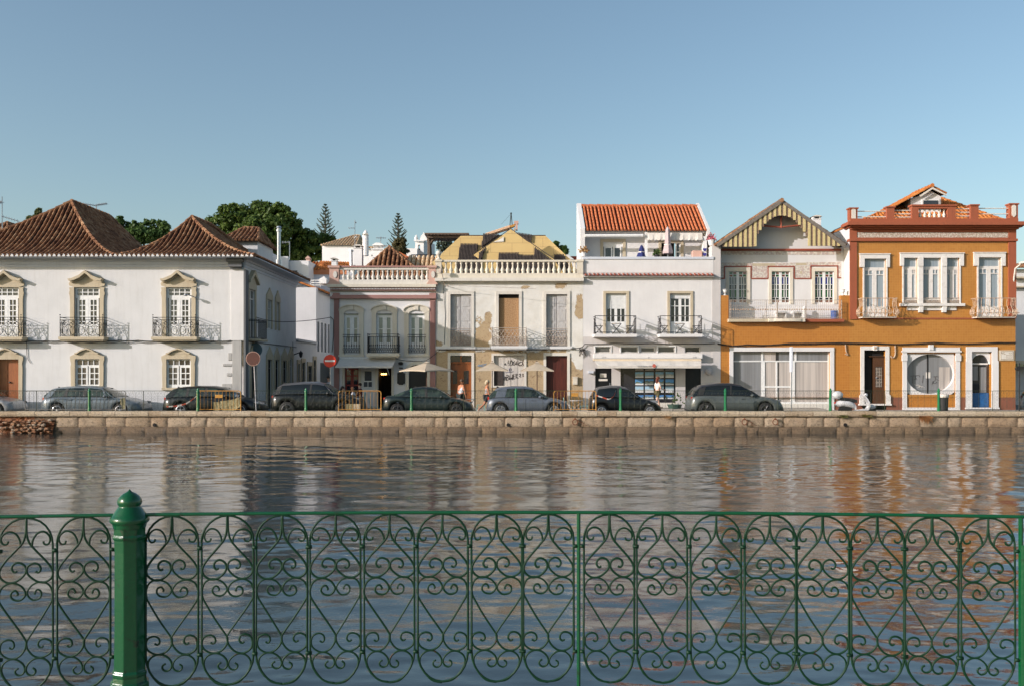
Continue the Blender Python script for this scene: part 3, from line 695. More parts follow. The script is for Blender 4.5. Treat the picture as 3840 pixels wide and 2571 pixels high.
for a, b in ((1299,1314),(1325,1340)):
    for y0, y1 in ((1385,1405),(1410,1440),(1446,1475)): m = MB(); f.box(m, a, b, y0, y1, .11, .125); m.build('pane', M['gdark'], d)
m = MB(); f.box(m, 1533, 1600, 1385, 1540, .12, .2); m.build('door', M['black'], CH)
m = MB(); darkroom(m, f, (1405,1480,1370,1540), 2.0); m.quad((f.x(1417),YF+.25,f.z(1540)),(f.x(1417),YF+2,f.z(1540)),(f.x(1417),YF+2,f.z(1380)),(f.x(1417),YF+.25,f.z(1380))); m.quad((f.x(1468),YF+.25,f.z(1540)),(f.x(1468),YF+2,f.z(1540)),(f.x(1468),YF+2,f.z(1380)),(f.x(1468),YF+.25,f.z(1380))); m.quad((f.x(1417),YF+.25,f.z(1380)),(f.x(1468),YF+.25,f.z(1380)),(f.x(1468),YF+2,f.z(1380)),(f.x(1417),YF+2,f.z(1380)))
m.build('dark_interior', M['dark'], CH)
bulb, nt, b = base_mat('warm_bulb'); b.inputs['Base Color'].default_value = (1,.6,.2,1); b.inputs['Emission Color'].default_value = (1,.55,.15,1); b.inputs['Emission Strength'].default_value = 5.
PL = thing('pendant_lamp', 'row of three glowing bulbs hanging inside the dark cafe doorway', 'lamp', (f.x(1430), YF+1, 2.2))
m = MB()
for q in range(3): m.tube([(f.x(1423+q*7.5),YF+1,f.z(1400)+.1),(f.x(1423+q*7.5),YF+1,f.z(1379))], .008, 4)
m.build('cord', M['cable'], PL); m = MB()
for q in range(3): m.ball((f.x(1423+q*7.5), YF+1, f.z(1401)), .055)
m.build('bulbs', bulb, PL)
# awning
m = MB(); X0, X1 = f.x(1275), f.x(1486); Xa, Xb = WX(1257,52.1), WX(1471,52.1); z1 = f.z(1341); z0 = WZ(1373,52.1)
n = 12
for q in range(n):
    t0, t1 = q/n, (q+1)/n; sg = lambda t: -.05*math.sin(math.pi*t)
    m.quad((X0+(Xa-X0)*t0,YF-1.6*t0,z1+(z0-z1)*t0+sg(t0)),(X1+(Xb-X1)*t0,YF-1.6*t0,z1+(z0-z1)*t0+sg(t0)),(X1+(Xb-X1)*t1,YF-1.6*t1,z1+(z0-z1)*t1+sg(t1)),(X0+(Xa-X0)*t1,YF-1.6*t1,z1+(z0-z1)*t1+sg(t1)))
m.box(Xa, Xb, 52.06, 52.1, z0-.07, z0+.01)
aw = m.build('awning', M['awn'], CH); m = MB(); m.tube([(X0,YF-.05,z1),(X1,YF-.05,z1)], .06, 6); m.tube([(Xa+.6,52.1,z0-.02),(X0+.6,YF,z0-.45)], .025, 5); m.tube([(Xb-.3,52.1,z0-.02),(X1-.4,YF,z0-.45)], .025, 5); m.build('awning_frame', M['winw'], aw)
# boards, lamp
MBd = thing('menu_board', 'white framed menu board with dark panels between the red door and the doorway', 'menu board', (f.x(1381), YF, f.z(1450)))
m = MB(); f.box(m, 1366, 1396, 1386, 1452, -.05, 0); m.build('frame', M['winw'], MBd)
m = MB(); f.box(m, 1368, 1394, 1390, 1426, -.06, -.045); f.box(m, 1365, 1379, 1430, 1449, -.06, -.045); f.box(m, 1382, 1395, 1430, 1449, -.06, -.045); m.build('menu_sheet', paint('slate_blue', (.035,.04,.06), None, .4), MBd)
BB = thing('chalkboard', 'black chalkboard with clipped corners beside the umbrella on the cafe wall', 'chalkboard', (f.x(1504), YF, f.z(1440)))
m = MB(); f.poly(m, [(1490,1397),(1495,1396),(1496,1392),(1512,1392),(1513,1396),(1519,1397),(1519,1436),(1514,1437),(1512,1441),(1496,1441),(1494,1437),(1490,1436)], -.05, 0); m.build('board', M['black'], BB)
m = MB()
for q, (a, b) in enumerate(((1497,1511),(1493,1508),(1495,1515),(1492,1517),(1495,1512),(1498,1510))): f.box(m, a, b, 1399+q*6, 1400+q*6, -.055, -.045)
m.build('chalk_lines', M['corr'], BB)
m = MB(); m.lathe(f.x(1504), YF-.18, [(.05,f.z(1368)),(.12,f.z(1366)),(.14,f.z(1358)),(.04,f.z(1355))], 6); m.box(f.x(1502), f.x(1506), YF-.18, YF, f.z(1359), f.z(1357)); f.box(m, 1497, 1511, 1376, 1381, -.05, 0)
tag(m.build('wall_lantern', M['black'], None), 'small black lantern on the cafe wall above the chalkboard', 'lantern')
# cafe roof: hipped, above the balustrade
hip_roof(CH, WX(1330,55.2), WX(1600,55.2), 55.2, 61, WZ(1045,55.2), (WX(1460,57.4),57.4), (WX(1460,57.4),59.5), WZ(928,57.4), .28, .1, .0)
m = MB(); s = MB(); tile_face(m, s, (WX(1540,57),57,WZ(1012,57)), (WX(1660,57),57,WZ(1012,57)), [(WX(1530,58.2),58.2,WZ(966,58.2)),(WX(1640,58.2),58.2,WZ(966,58.2))], .3, .12); o = s.build('roof', M['rOr'], CH); m.build('roof_tiles', M['rTan'], o)
def chimney(name, label, px0, px1, ptop, pbot, Y, cap='grey', mt='bwhite', dep=.6, hole=True):
    g = Fac(Y); T = thing(name, label, 'chimney', (g.x((px0+px1)/2), Y, g.z(pbot)), 'chimneys above the roofs'); w = px1-px0
    m = MB(); m.box(g.x(px0), g.x(px1), Y, Y+dep, g.z(pbot), g.z(ptop+12)); 
    for q in (px0+1, px1-w*.22): m.box(g.x(q), g.x(q+w*.2), Y+.02, Y+dep-.02, g.z(ptop+12), g.z(ptop+5))
    m.box(g.x(px0+1), g.x(px1-1), Y+dep*.6, Y+dep-.02, g.z(ptop+12), g.z(ptop+5)); m.box(g.x(px0-2), g.x(px1+2), Y-.04, Y+dep+.04, g.z(ptop+13.5), g.z(ptop+12)); m.build('stack', M[mt], T)
    m = MB(); m.prism([(g.x(px0-4),g.z(ptop+5)),(g.x(px1+4),g.z(ptop+5)),(g.x(px1-w*.25),g.z(ptop)),(g.x(px0+w*.25),g.z(ptop))], Y-.08, Y+dep+.08); m.build('chimney_cap', M['stone2'] if cap == 'grey' else M[cap], T)
    return T
chimney('chimney', 'stout white chimney with grey cap standing behind the cafe balustrade', 1326, 1357, 918, 1003, 57)
chimney('chimney', 'small white chimney at the left end of the cafe parapet', 1243, 1262, 966, 1002, 56.5, dep=.5)
m = MB(); g = Fac(58.); m.tube([(g.x(1317),58,g.z(1003)),(g.x(1316),58,g.z(945))], .1, 8); m.tube([(g.x(1316),58,g.z(945)),(g.x(1316),58,g.z(938))], .15, 8)
tag(m.build('flue_pipe', M['metal'], None), 'short grey flue pipe leaning beside the stout white chimney', 'flue')
# =====================================================================================
# HOUSE 3: derelict house with peeling plaster and a yellow boarded roof
# =====================================================================================
def derelict_mat():
    m, nt, b = base_mat('peeling_plaster'); v = pos(nt)
    g = nt.nodes.new('ShaderNodeNewGeometry'); s = nt.nodes.new('ShaderNodeSeparateXYZ'); nt.links.new(g.outputs['Position'], s.inputs[0])
    n1 = noise(nt, v, 1.1, 8, .7); n2 = noise(nt, v, 3.5, 8, .75)
    tanc = ramp(nt, n2, [(.35,(.38,.28,.165)),(.55,(.45,.34,.21)),(.75,(.24,.17,.11))])
    whc = ramp(nt, noise(nt, v, 1.4, 6), [(.4,(.70,.68,.63)),(.75,(.58,.55,.48))])
    def blob(px, py, rx, rz):
        dx = mth(nt, 'DIVIDE', mth(nt, 'SUBTRACT', s.outputs[0], f.x(px)), rx); dz = mth(nt, 'DIVIDE', mth(nt, 'SUBTRACT', s.outputs[2], f.z(py)), rz)
        d = mth(nt, 'SQRT', mth(nt, 'ADD', mth(nt, 'MULTIPLY', dx, dx), mth(nt, 'MULTIPLY', dz, dz)))
        return mth(nt, 'SUBTRACT', 1.0, d)
    mask = None
    for p in ((1806,1262,.46,.95),(1832,1192,.28,.3),(1645,1295,.3,.35),(2172,1150,.25,.9),(2102,1072,.3,.2),(1970,1078,.3,.12)):
        q = blob(*p); mask = q if mask is None else mth(nt, 'MAXIMUM', mask, q)
    low = mth(nt, 'MULTIPLY', mth(nt, 'SUBTRACT', f.z(1310), s.outputs[2]), 3.)
    mask = mth(nt, 'MAXIMUM', mask, mth(nt, 'MINIMUM', low, 1.5))
    wh = blob(2166, 1345, .75, .95); wh = mth(nt, 'MAXIMUM', wh, blob(1652, 1312, .35, .12)); wh = mth(nt, 'MULTIPLY', mth(nt, 'MAXIMUM', wh, -.05), 3.)
    tot = mth(nt, 'ADD', mth(nt, 'SUBTRACT', mask, wh), mth(nt, 'MULTIPLY', mth(nt, 'SUBTRACT', n1, .53), 4.6))
    fac = ramp(nt, tot, [(.08,(0,0,0)),(.13,(1,1,1))])
    crack = ramp(nt, noise(nt, v, 2.3, 10, .85), [(.62,(0,0,0)),(.66,(1,1,1))])
    right = mth(nt, 'MULTIPLY', mth(nt, 'SUBTRACT', s.outputs[0], f.x(2060)), .8)
    sm = mth(nt, 'MULTIPLY', crack, mth(nt, 'MINIMUM', mth(nt, 'MAXIMUM', right, .12), 1.))
    col = mixc(nt, fac, whc, tanc); col = mixc(nt, sm, col, (.36,.28,.18))
    sc_ = ramp(nt, noise(nt, pos(nt,(1,1,1.4)), 5.5, 3, .5, 1.5), [(.60,(0,0,0)),(.62,(1,1,1)),(.66,(1,1,1)),(.68,(0,0,0))])
    col = mixc(nt, mth(nt, 'MULTIPLY', mth(nt, 'MULTIPLY', sc_, fac), .45), col, (.16,.07,.04))
    nt.links.new(col, b.inputs['Base Color']); b.inputs['Roughness'].default_value = .9; b.inputs['Specular IOR Level'].default_value = .15
    h = mth(nt, 'ADD', mth(nt, 'MULTIPLY', fac, -.8), mth(nt, 'MULTIPLY', n2, .8)); bump(nt, b, h, .6, .03)
    return m
DH = thing('derelict_house', 'derelict house with peeling plaster, boarded windows and graffiti', 'house', (f.x(1905), YF, 0))
M['derelict'] = derelict_mat()
wins = ((1689,1767),(1870,1946),(2048,2127))
holes = [(a,b,1104,1298) for a, b in wins]+[(1689,1768,1332,1540),(1852,1965,1332,1445),(2048,2127,1333,1540)]
m = MB(); f.wall(m, 1634.5, 2186, 1040, 1540, holes, .25); shell(m, f, 1634.5, 2186, 1040); m.build('wall', M['derelict'], DH)
m = MB(); f.box(m, 1632, 2188, 1044, 1056, -.28, 0); f.box(m, 1632, 2188, 1056.2, 1061, -.14, 0); m.build('cornice', M['stone2'], DH)
m = MB(); f.box(m, 1635, 2186, 1026, 1043.8, -.12, .2); f.box(m, 1656, 2166, 976, 983, -.12, .14); f.box(m, 1634, 1656, 983, 1026, -.14, .16); f.box(m, 2164, 2186, 983, 1026, -.14, .16); f.box(m, 1631, 1659, 975, 983, -.18, .2); f.box(m, 2161, 2188, 975, 983, -.18, .2)
m.build('balustrade', M['creamp'], DH)
baluster_row(DH, f.x(1672), f.x(2155), 26, YF, f.z(1026), f.z(983), .115, M['creamp'])
m = MB(); x, z = f.x(1645), f.z(975); m.lathe(x, YF, [(.16,z),(.16,z+.06),(.07,z+.1),(.07,z+.2),(.1,z+.22)], 10); m.ball((x,YF,z+.36), .16, n=12, m=8); m.build('ball_finial', M['stone2'], DH, smooth=True)
for a, b in wins: m = MB(); f.surround(m, a, b, 1104, 1298, 11, 12); m.build('window_surround', M['stone2'], DH)
m = MB(); f.box(m, 1634, 1784, 1298, 1308, -.12, .01); f.box(m, 2030, 2146, 1298, 1308, -.12, .01); f.box(m, 1784.2, 1838, 1300, 1308, -.08, .01); f.box(m, 1977, 2029.8, 1300, 1308, -.08, .01); m.build('floor_ledge', M['white'], DH)
for a in ((1689,1768,1332,1535,10,11),(1852,1965,1332,1445,9,8,-.05,.01,True),(2048,2127,1333,1535,10,11)): m = MB(); f.surround(m, *a); m.build('door_surround', M['stone2'], DH)
for k, (a, b) in enumerate(wins):
    if k == 1:
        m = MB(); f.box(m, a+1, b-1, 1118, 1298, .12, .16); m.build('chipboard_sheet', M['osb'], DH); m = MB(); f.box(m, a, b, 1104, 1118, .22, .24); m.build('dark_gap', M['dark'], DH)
        balcony(DH, f.x(1846), f.x(1972), YF, .8, f.z(1298), f.z(1232), True, M['white'], M['irong'], 1, 9, .012, knob=False, ns=4)
    else:
        c = (a+b)/2-1; m = MB()
        for q0, q1, dd in ((a+1,c-1,.16),(c+1,b-1,.1)):
            f.box(m, q0, q1, 1106, 1298, dd, dd+.04)
            for y0, y1 in ((1114,1150),(1158,1204),(1212,1250),(1258,1290)): f.box(m, q0+6, q1-6, y0, y1, dd-.02, dd+.01)
        m.build('shutter', M['peel'], DH)
        balcony(DH, f.x(a+1), f.x(b-1), YF-.02, .04, f.z(1297), f.z(1232), False, None, M['irong'], 1, 6, .012)
# ground floor: wooden door, metal shutter with graffiti, dark red door
m = MB(); f.box(m, 1689, 1727, 1362, 1540, .2, .25); f.box(m, 1729, 1768, 1362, 1540, .12, .17); f.box(m, 1689, 1768, 1356, 1362, .08, .2); f.box(m, 1726, 1731, 1332, 1356, .08, .2)
m.box(f.x(1727), f.x(1729), YF+.12, YF+.25, 0, f.z(1362)); d = m.build('door', M['wood'], DH)
for a in ((1739,1757,1388,1438,.11,.13),(1698,1714,1388,1438,.19,.21),(1690,1726,1334,1355,.15,.17),(1731,1767,1334,1355,.15,.17)): m = MB(); f.box(m, *a); m.build('pane', M['gdark'], d)
m = MB()
for q in range(9):
    a = 1852+q*12.55; f.box(m, a, a+12, 1332, 1445, .08+.015*(q % 2), .14)
sh_ = m.build('metal_shutter', M['metalw'], DH)
m = MB(); f.box(m, 1853, 1888, 1385, 1444, .06, .078); m.build('shutter_panel', M['corr'], sh_)
def strokes(name, parent, lines, Y, r, mt, fx=f.x, fz=f.z):
    m = MB()
    for L in lines: m.tube([(fx(p[0]), Y, fz(p[1])) for p in (curve_pts(L, 3) if len(L) > 2 else L)], r, 4, flat=1)
    return m.build(name, mt, parent)
spray = paint('brown_black_spray', (.035,.022,.018), None, .8); spray2 = paint('blue_spray', (.03,.03,.12), None, .8)
GL = [ [(1897,1411),(1898,1424)],[(1897,1407),(1905,1405),(1904,1412),(1898,1413),(1907,1416),(1905,1423),(1897,1424)],[(1909,1406),(1911,1422),(1916,1413),(1920,1422),(1922,1402)],[(1930,1403),(1924,1404),(1925,1419),(1932,1418)],[(1924,1411),(1931,1410)],[(1934,1400),(1935,1417)],[(1934,1400),(1940,1402),(1935,1408),(1943,1417)],[(1946,1402),(1952,1400),(1951,1406),(1948,1411),(1954,1412)],[(1957,1400),(1963,1401),(1959,1405),(1964,1408),(1958,1411)],
  [(1886,1410),(1890,1424),(1894,1410)],[(1868,1408),(1862,1409),(1863,1424),(1869,1423)],[(1863,1416),(1868,1415)],[(1873,1423),(1873,1408),(1880,1410),(1874,1416),(1881,1424)],
  [(1907,1350),(1905,1360),(1911,1363),(1914,1352),(1918,1350),(1922,1361)],[(1930,1352),(1921,1362),(1928,1368),(1932,1360),(1926,1358)],[(1936,1355),(1935,1367)],[(1936,1355),(1944,1354)],[(1936,1361),(1942,1361)],[(1950,1356),(1943,1363),(1948,1370),(1957,1366),(1959,1357),(1950,1356)],[(1895,1360),(1892,1366),(1899,1366)],[(1962,1350),(1960,1358),(1963,1370)],[(1906,1369),(1935,1365),(1960,1371)]]
strokes('graffiti', DH, GL, YF+.078, .016, spray)
strokes('graffiti', DH, [[(1910,1388),(1911,1380),(1916,1381),(1916,1387)],[(1911,1380),(1911,1392)],[(1895,1395),(1912,1394),(1926,1391)]], YF+.078, .013, spray2)
rr = random.Random(5)
GS = []
for (cx_, cy_, n_, w_, h_) in ((1795,1405,9,20,26),(1670,1410,8,14,22),(1815,1350,5,22,8),(2155,1395,6,12,12),(2010,1400,8,22,14),(2000,1365,4,20,8)):
    for q in range(n_):
        x, y = cx_+rr.uniform(-w_,w_), cy_+rr.uniform(-h_,h_); GS.append([(x+rr.uniform(-9,9), y+rr.uniform(-8,8)) for _ in range(4)])
strokes('graffiti', DH, GS[::2], YF-.002, .005, paint('brown_spray', (.13,.07,.04), None, .9))
strokes('graffiti', DH, [[(1790,1372),(1798,1366),(1796,1374),(1808,1368),(1806,1374),(1822,1366)],[(1792,1370),(1826,1362)]], YF-.008, .012, paint('pale_blue_spray', (.18,.32,.5), None, .8))
m = MB(); f.box(m, 2048, 2086, 1345, 1540, .18, .22); f.box(m, 2088, 2127, 1345, 1540, .12, .17); f.box(m, 2086, 2088, 1345, 1540, .16, .2); f.box(m, 2048, 2127, 1333, 1345, .14, .22)
for a, b, dd in ((2053,2081,.165),(2093,2122,.105)):
    for y0, y1 in ((1352,1400),(1410,1460),(1470,1525)): f.box(m, a, b, y0, y1, dd, dd+.05)
m.build('door', M['woodr'], DH)
m = MB(); f.box(m, 2148, 2165, 1414, 1440, -.14, 0); f.box(m, 2147, 2166, 1411, 1414, -.17, 0); tag(m.build('meter_box', M['creamp'], None), 'cream meter box on the peeling wall right of the red door', 'meter box')
# roof: yellow boards over a hipped frame with dark corrugated patches
RY = 56.2
def rp(px, py, Y): return (WX(px,Y), Y, WZ(py,Y))
def slope(p, z_top, z_bot, Ya, Yb):     # point on a sloped plane: deeper where higher
    pass
def on_plane(px, py, Y0, z0, k):        # plane Y = Y0 + k (z - z0) ; where the sight line through px,py meets it
    a = (HY-py)/F                        # z = EZ + a Y
    Y = (Y0+k*(EZ-z0))/(1-k*a); return (WX(px,Y), Y, EZ+a*Y)
def sheet(mb, pts, P, th=.05):
    v = [on_plane(*p, *P) for p in pts]; n = len(v)
    mb.add(v+[(a, b+th, c-th) for a, b, c in v], [tuple(range(n)), tuple(range(2*n-1,n-1,-1))]+[(i,(i+1)%n,n+(i+1)%n,n+i) for i in range(n)])
def corr(mb, pts, P, sp=9, r=.05, lean=0.):
    xs = [p[0] for p in pts]; x = min(xs)+sp/2
    while x < max(xs):
        ys = []
        for i in range(len(pts)):
            a, b = pts[i], pts[(i+1) % len(pts)]
            if abs(a[0]-b[0]) < 1e-6: continue
            t = (x-a[0])/(b[0]-a[0])
            if 0 <= t <= 1: ys.append(a[1]+(b[1]-a[1])*t)
        if len(ys) >= 2 and max(ys)-min(ys) > 2:
            p = Vector(on_plane(x, min(ys), *P)); q = Vector(on_plane(x-lean*(max(ys)-min(ys)), max(ys), *P)); o = Vector((0,-.05,.05)); mb.tube([p+o, q+o], r, 6)
        x += sp
PA = (56.6, WZ(1040,56.6), .75); PB = (55.0, WZ(1040,55.0), .62)
m = MB(); sheet(m, [(1560,1040),(1728,885),(2046,885),(2140,975),(2160,1040)], PA); o = m.build('roof', M['yel'], DH)
m = MB(); sheet(m, [(1800,1035),(1806,974),(1777,955),(1862,900),(1915,860),(2004,926),(2076,972),(2120,1035)], PB); m.build('front_gable_slope', M['yel'], DH)
m = MB()
PA2 = (56.52, PA[1], PA[2]); PB2 = (54.92, PB[1], PB[2])
for pts, P in (([(1726,918),(1794,918),(1790,945),(1764,960),(1806,975),(1800,1038),(1700,1038),(1720,970)], PA2), ([(1812,880),(1873,883),(1835,912),(1806,932)], PA2), ([(1935,876),(1992,884),(1992,912),(1965,898)], PA2), ([(2080,958),(2115,958),(2150,1038),(2078,1038)], PA2),
   ([(1870,952),(1945,952),(1945,960),(2003,960),(2004,930),(2062,975),(2090,1035),(1872,1035)], PB2), ([(1797,952),(1822,930),(1810,962),(1806,1035),(1796,1035)], PB2)):
    m = MB(); sheet(m, pts, (P[0]+.03,)+P[1:], .02); corr(m, pts, P, 5.4, .035, .08); m.build('corrugated_sheet', M['corr'], DH)
m = MB(); sheet(m, [(1872,900),(1889,888),(1889,906),(1850,908)], PB2); m.build('bare_panel', M['stone2'], DH)
m = MB(); m.tube([on_plane(1728,884,*PA), on_plane(2046,884,*PA)], .035, 6); m.tube([on_plane(1915,858,*PB), on_plane(1777,954,*PB)], .02, 5); m.tube([on_plane(1915,858,*PB), on_plane(2078,972,*PB)], .025, 5); m.build('ridge_batten', M['corr'], DH)
m = MB(); m.prism([(WX(1635,61),0),(WX(2180,61),0),(WX(2180,61),5.5),(WX(2046,61),WZ(890,61)),(WX(1728,61),WZ(890,61)),(WX(1635,61),5.5)], 61, 61.2); m.build('rear_wall', M['white'], DH)
# floor-line cables across cafe, derelict and shop houses
FC = thing('facade_cable', 'tangled black cables running along the fronts of the cafe, derelict and shop houses', 'cable', (f.x(1900), YF, f.z(1310)))
m = MB()
sagline(m, [(f.x(x), YF-.13, f.z(1310+rnd.uniform(-1,1))) for x in range(1640,2150,60)], .02, .02); sagline(m, [(f.x(1487),YF-.05,f.z(1345)),(f.x(1540),YF-.05,f.z(1352)),(f.x(1600),YF-.1,f.z(1350)),(f.x(1650),YF-.1,f.z(1312))], .015, .03)
m.build('left_cable', M['cable'], FC); m = MB()
sagline(m, [(f.x(2140),YF-.14,f.z(1306)),(f.x(2180),YF-.1,f.z(1302)),(f.x(2192),YF-.1,f.z(1290)),(f.x(2300),YF-.06,f.z(1286)),(f.x(2450),YF-.06,f.z(1287)),(f.x(2560),YF-.06,f.z(1289)),(f.x(2680),YF-.06,f.z(1287))], .022, .03)
m.build('right_cable', M['cable'], FC); m = MB()
for q in range(9):
    x, y = 2186, 1318; m.tube([(f.x(x+rr.uniform(-16,14)), YF-.12-rr.uniform(0,.05), f.z(y+rr.uniform(-16,18))) for _ in range(5)], .011, 4)
m.build('cable_tangle', M['cable'], FC); m = MB(); m.tube([(f.x(1240),YF-.05,f.z(1188)),(f.x(1252),YF-.08,f.z(1200)),(f.x(1252),YF-.08,f.z(1260)),(f.x(1246),YF-.08,f.z(1320))], .02, 5); m.build('downpipe_cable', M['cable'], FC); m = MB()
m.tube([(f.x(1660),YF-.02,f.z(1030)),(f.x(1664),YF-.05,f.z(1090)),(f.x(1670),YF-.02,f.z(1180)),(f.x(1666),YF-.02,f.z(1290))], .012, 4)
m.build('thin_cable', M['cable'], FC)
m = MB(); m.tube([(f.x(1672),YF,f.z(1072)),(f.x(1690),YF-.5,f.z(1072))], .02, 5); m.tube([(f.x(1686),YF-.5,f.z(1073)),(WX(2010,52.4),52.6,f.z(1090)),(WX(2230,48.2),48.0,f.z(1110))][:2], .01, 4); m.lathe(f.x(1656), YF-.5, [(.1,f.z(1030)),(.13,f.z(1022)),(.1,f.z(1012)),(.03,f.z(1010))], 8); m.tube([(f.x(1660),YF-.5,f.z(1030)),(f.x(1668),YF,f.z(1075))], .02, 5)
tag(m.build('wall_lamp', M['irong'], None), 'old grey street lamp bracket at the upper left corner of the derelict house', 'lamp')
# street wire from the white house to the cafe
m = MB(); sagline(m, [(XR+.05, 50.2, 4.9), (-12.4, 52, 4.75), (f.x(1242), YF-.05, f.z(1190))], .018, .06, 5)
tag(m.build('street_wire', M['cable'], None), 'black wire strung across the side street from the white house to the cafe', 'wire')
# =====================================================================================
# HOUSE 4: white shop house with red-tiled roof terrace
# =====================================================================================
SH = thing('shop_house', 'white house with bright red tiled top floor, two balconies and an agency shop below', 'house', (f.x(2430), YF, 0))
holes = [(2272,2348,1101,1252),(2512,2590,1101,1252)]+[(a,b,1299,1322) for a, b in ((2232,2290),(2328,2392),(2400,2458),(2467,2531),(2568,2626))]+[(2232,2293,1380,1540),(2327,2533,1380,1508),(2570,2628,1380,1540)]
m = MB(); f.wall(m, 2186.5, 2675, 1023, 1262, holes, .22); 
m.build('wall', M['white2'], SH)
m = MB(); f.wall(m, 2186.5, 2675, 1262, 1540, holes, .22); m.build('ground_floor_wall', M['shopgrey'], SH)
m = MB(); shell(m, f, 2186.5, 2675, 972, depth=8); m.build('side_walls', M['white2'], SH)
m = MB(); f.box(m, 2187, 2675, 973, 1024, -.03, .12); m.build('terrace_parapet', M['white2'], SH); m = MB(); f.box(m, 2185, 2675, 964, 973, -.08, .18); m.build('parapet_cap', M['cornice'], SH)
m = MB(); s = MB(); tile_face(m, s, (f.x(2187),YF-.30,f.z(1036)), (f.x(2675),YF-.30,f.z(1036)), [(f.x(2187),YF,f.z(1029)),(f.x(2675),YF,f.z(1029))], .235, .05, seg=.5)
o = s.build('tile_fringe', M['redline'], SH); m.build('fringe_tiles', M['redline'], o); m = MB(); f.box(m, 2187, 2675, 1032.5, 1040, -.24, 0); m.build('fringe_moulding', M['white2'], SH)
m = MB(); f.box(m, 2670, 2702, 916, 1540, -.02, .5); m.box(f.x(2675), f.x(2702), YF+.5, YF+4, -.2, f.z(918)); m.build('side_pier', M['shopgrey'], SH)
g = Fac(55.9); hol2 = [(2262,2335,908,978),(2480,2552,912,978)]
m = MB(); g.wall(m, 2192, 2640, 858, 985, hol2, .2); m.quad((g.x(2640),55.9,g.z(985)),(g.x(2640),60,g.z(985)),(g.x(2640),60,g.z(860)),(g.x(2640),55.9,g.z(860))); m.box(g.x(2192), g.x(2640), 55.3, 55.9, g.z(878), g.z(868)); m.build('top_floor_wall', M['white2'], SH)
m = MB(); m.box(g.x(2625), g.x(2652), 55.0, 55.4, g.z(985), g.z(895)); m.box(g.x(2411), g.x(2420), 55.0, 55.15, g.z(985), g.z(880)); m.build('terrace_post', M['winw'], SH)
ze4, zr4 = WZ(866,55.1), WZ(776,58.0); ye, yr = 55.1, 58.0
m = MB(); s = MB(); tile_face(m, s, (WX(2196,ye),ye,ze4), (WX(2652,ye),ye,ze4), [(WX(2196,ye),yr,zr4),(WX(2652,ye),yr,zr4)], .222, .07, seg=.42)
o = s.build('roof', M['rRedD'], SH); ridge_line(m, (WX(2194,ye),yr,zr4+.02), (WX(2652,ye),yr,zr4+.02), .13, 0, .45); m.build('roof_tiles', M['rRed'], o)
m = MB(); 
for a, b, w in ((2176,2196,.26),(2650,2634,.16)):
    m = MB(); m.prism([(ye-.1,ze4-.25),(ye-.1,ze4+.12),(yr+.2,zr4+.25),(yr+.2,0),(ye-.1,0)], WX(a,55.1)-.0, WX(a,55.1)+w, 'x'); m.build('gable_wall', M['white2'], SH)
for a in ((2262,2335,908,978,11,11),(2480,2552,912,978,11,8)): m = MB(); g.surround(m, *a); m.build('window_surround', M['stone'], SH)
win(g, SH, grid(2266,2297,925,976,1,1,5)+grid(2300,2331,925,976,1,1,5)+[(2262,2335,908,925)], None, M['winw'], [M['gdark']], rec=.15, panes=[(2262,2335,910,978,0)])
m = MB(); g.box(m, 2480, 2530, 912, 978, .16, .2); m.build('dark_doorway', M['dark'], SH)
win(g, SH, grid(2534,2552,912,978,1,2,4), None, M['winw'], [M['gdark']], rec=.12, panes=[(2534,2552,912,978,0)], name='door')
m = MB(); m.tube([(WX(2194,54.9),54.9,WZ(885,54.9)),(WX(2412,54.9),54.9,WZ(884,54.9))], .09, 8); m.build('rolled_awning', M['winw'], SH)
m = MB(); n = 46; x0, x1 = WX(2420,54.9), WX(2635,54.9)
for q in range(n):
    a, b = x0+(x1-x0)*q/n, x0+(x1-x0)*(q+1)/n; zz = WZ(899,54.9)-.05*abs(math.sin(q*math.pi/3)); z2 = WZ(899,54.9)-.05*abs(math.sin((q+1)*math.pi/3))
    m.quad((a,54.9+.02*math.sin(q),zz),(b,54.9+.02*math.sin(q+1),z2),(b,55.0,WZ(874,55)),(a,55.0,WZ(874,55)))
m.build('scalloped_awning', M['awn'], SH)
# first-floor windows, balconies
for a in (2272,2512): m = MB(); f.surround(m, a, a+77, 1101, 1252, 10, 9); m.build('window_surround', M['stone'], SH)
for (a, b, sb) in ((2272,2348,1158),(2512,2590,1121)):
    c = (a+b)/2; y0 = sb
    bars = [(a,a+5,1101,1252),(b-5,b,1101,1252),(c-5,c+5,y0,1252)]+grid(a+4,c-4,1122,1252,2,3,3,6)[4:5]+[(a+4,c-5,1183,1186),(c+5,b-4,1183,1186),(a+4,c-5,1206,1252),(c+5,b-4,1206,1252)]+([(a+4,c-5,1146,1149),(c+5,b-4,1146,1149)] if y0 < 1140 else [])+[((c+b)/2-1.5,(c+b)/2+1.5,y0,1206)]
    o = win(f, SH, bars, None, M['winw'], [M['gdark']], rec=.14, panes=[(a,b,y0,1252,0)])
    m = MB(); n = int((sb-1101)/2.7)
    for q in range(n): f.box(m, a+1, b-1, 1101+q*2.7, 1103.5+q*2.7, .10+.012*(q % 2), .13)
    m.build('roller_shutter', M['winw'], SH)
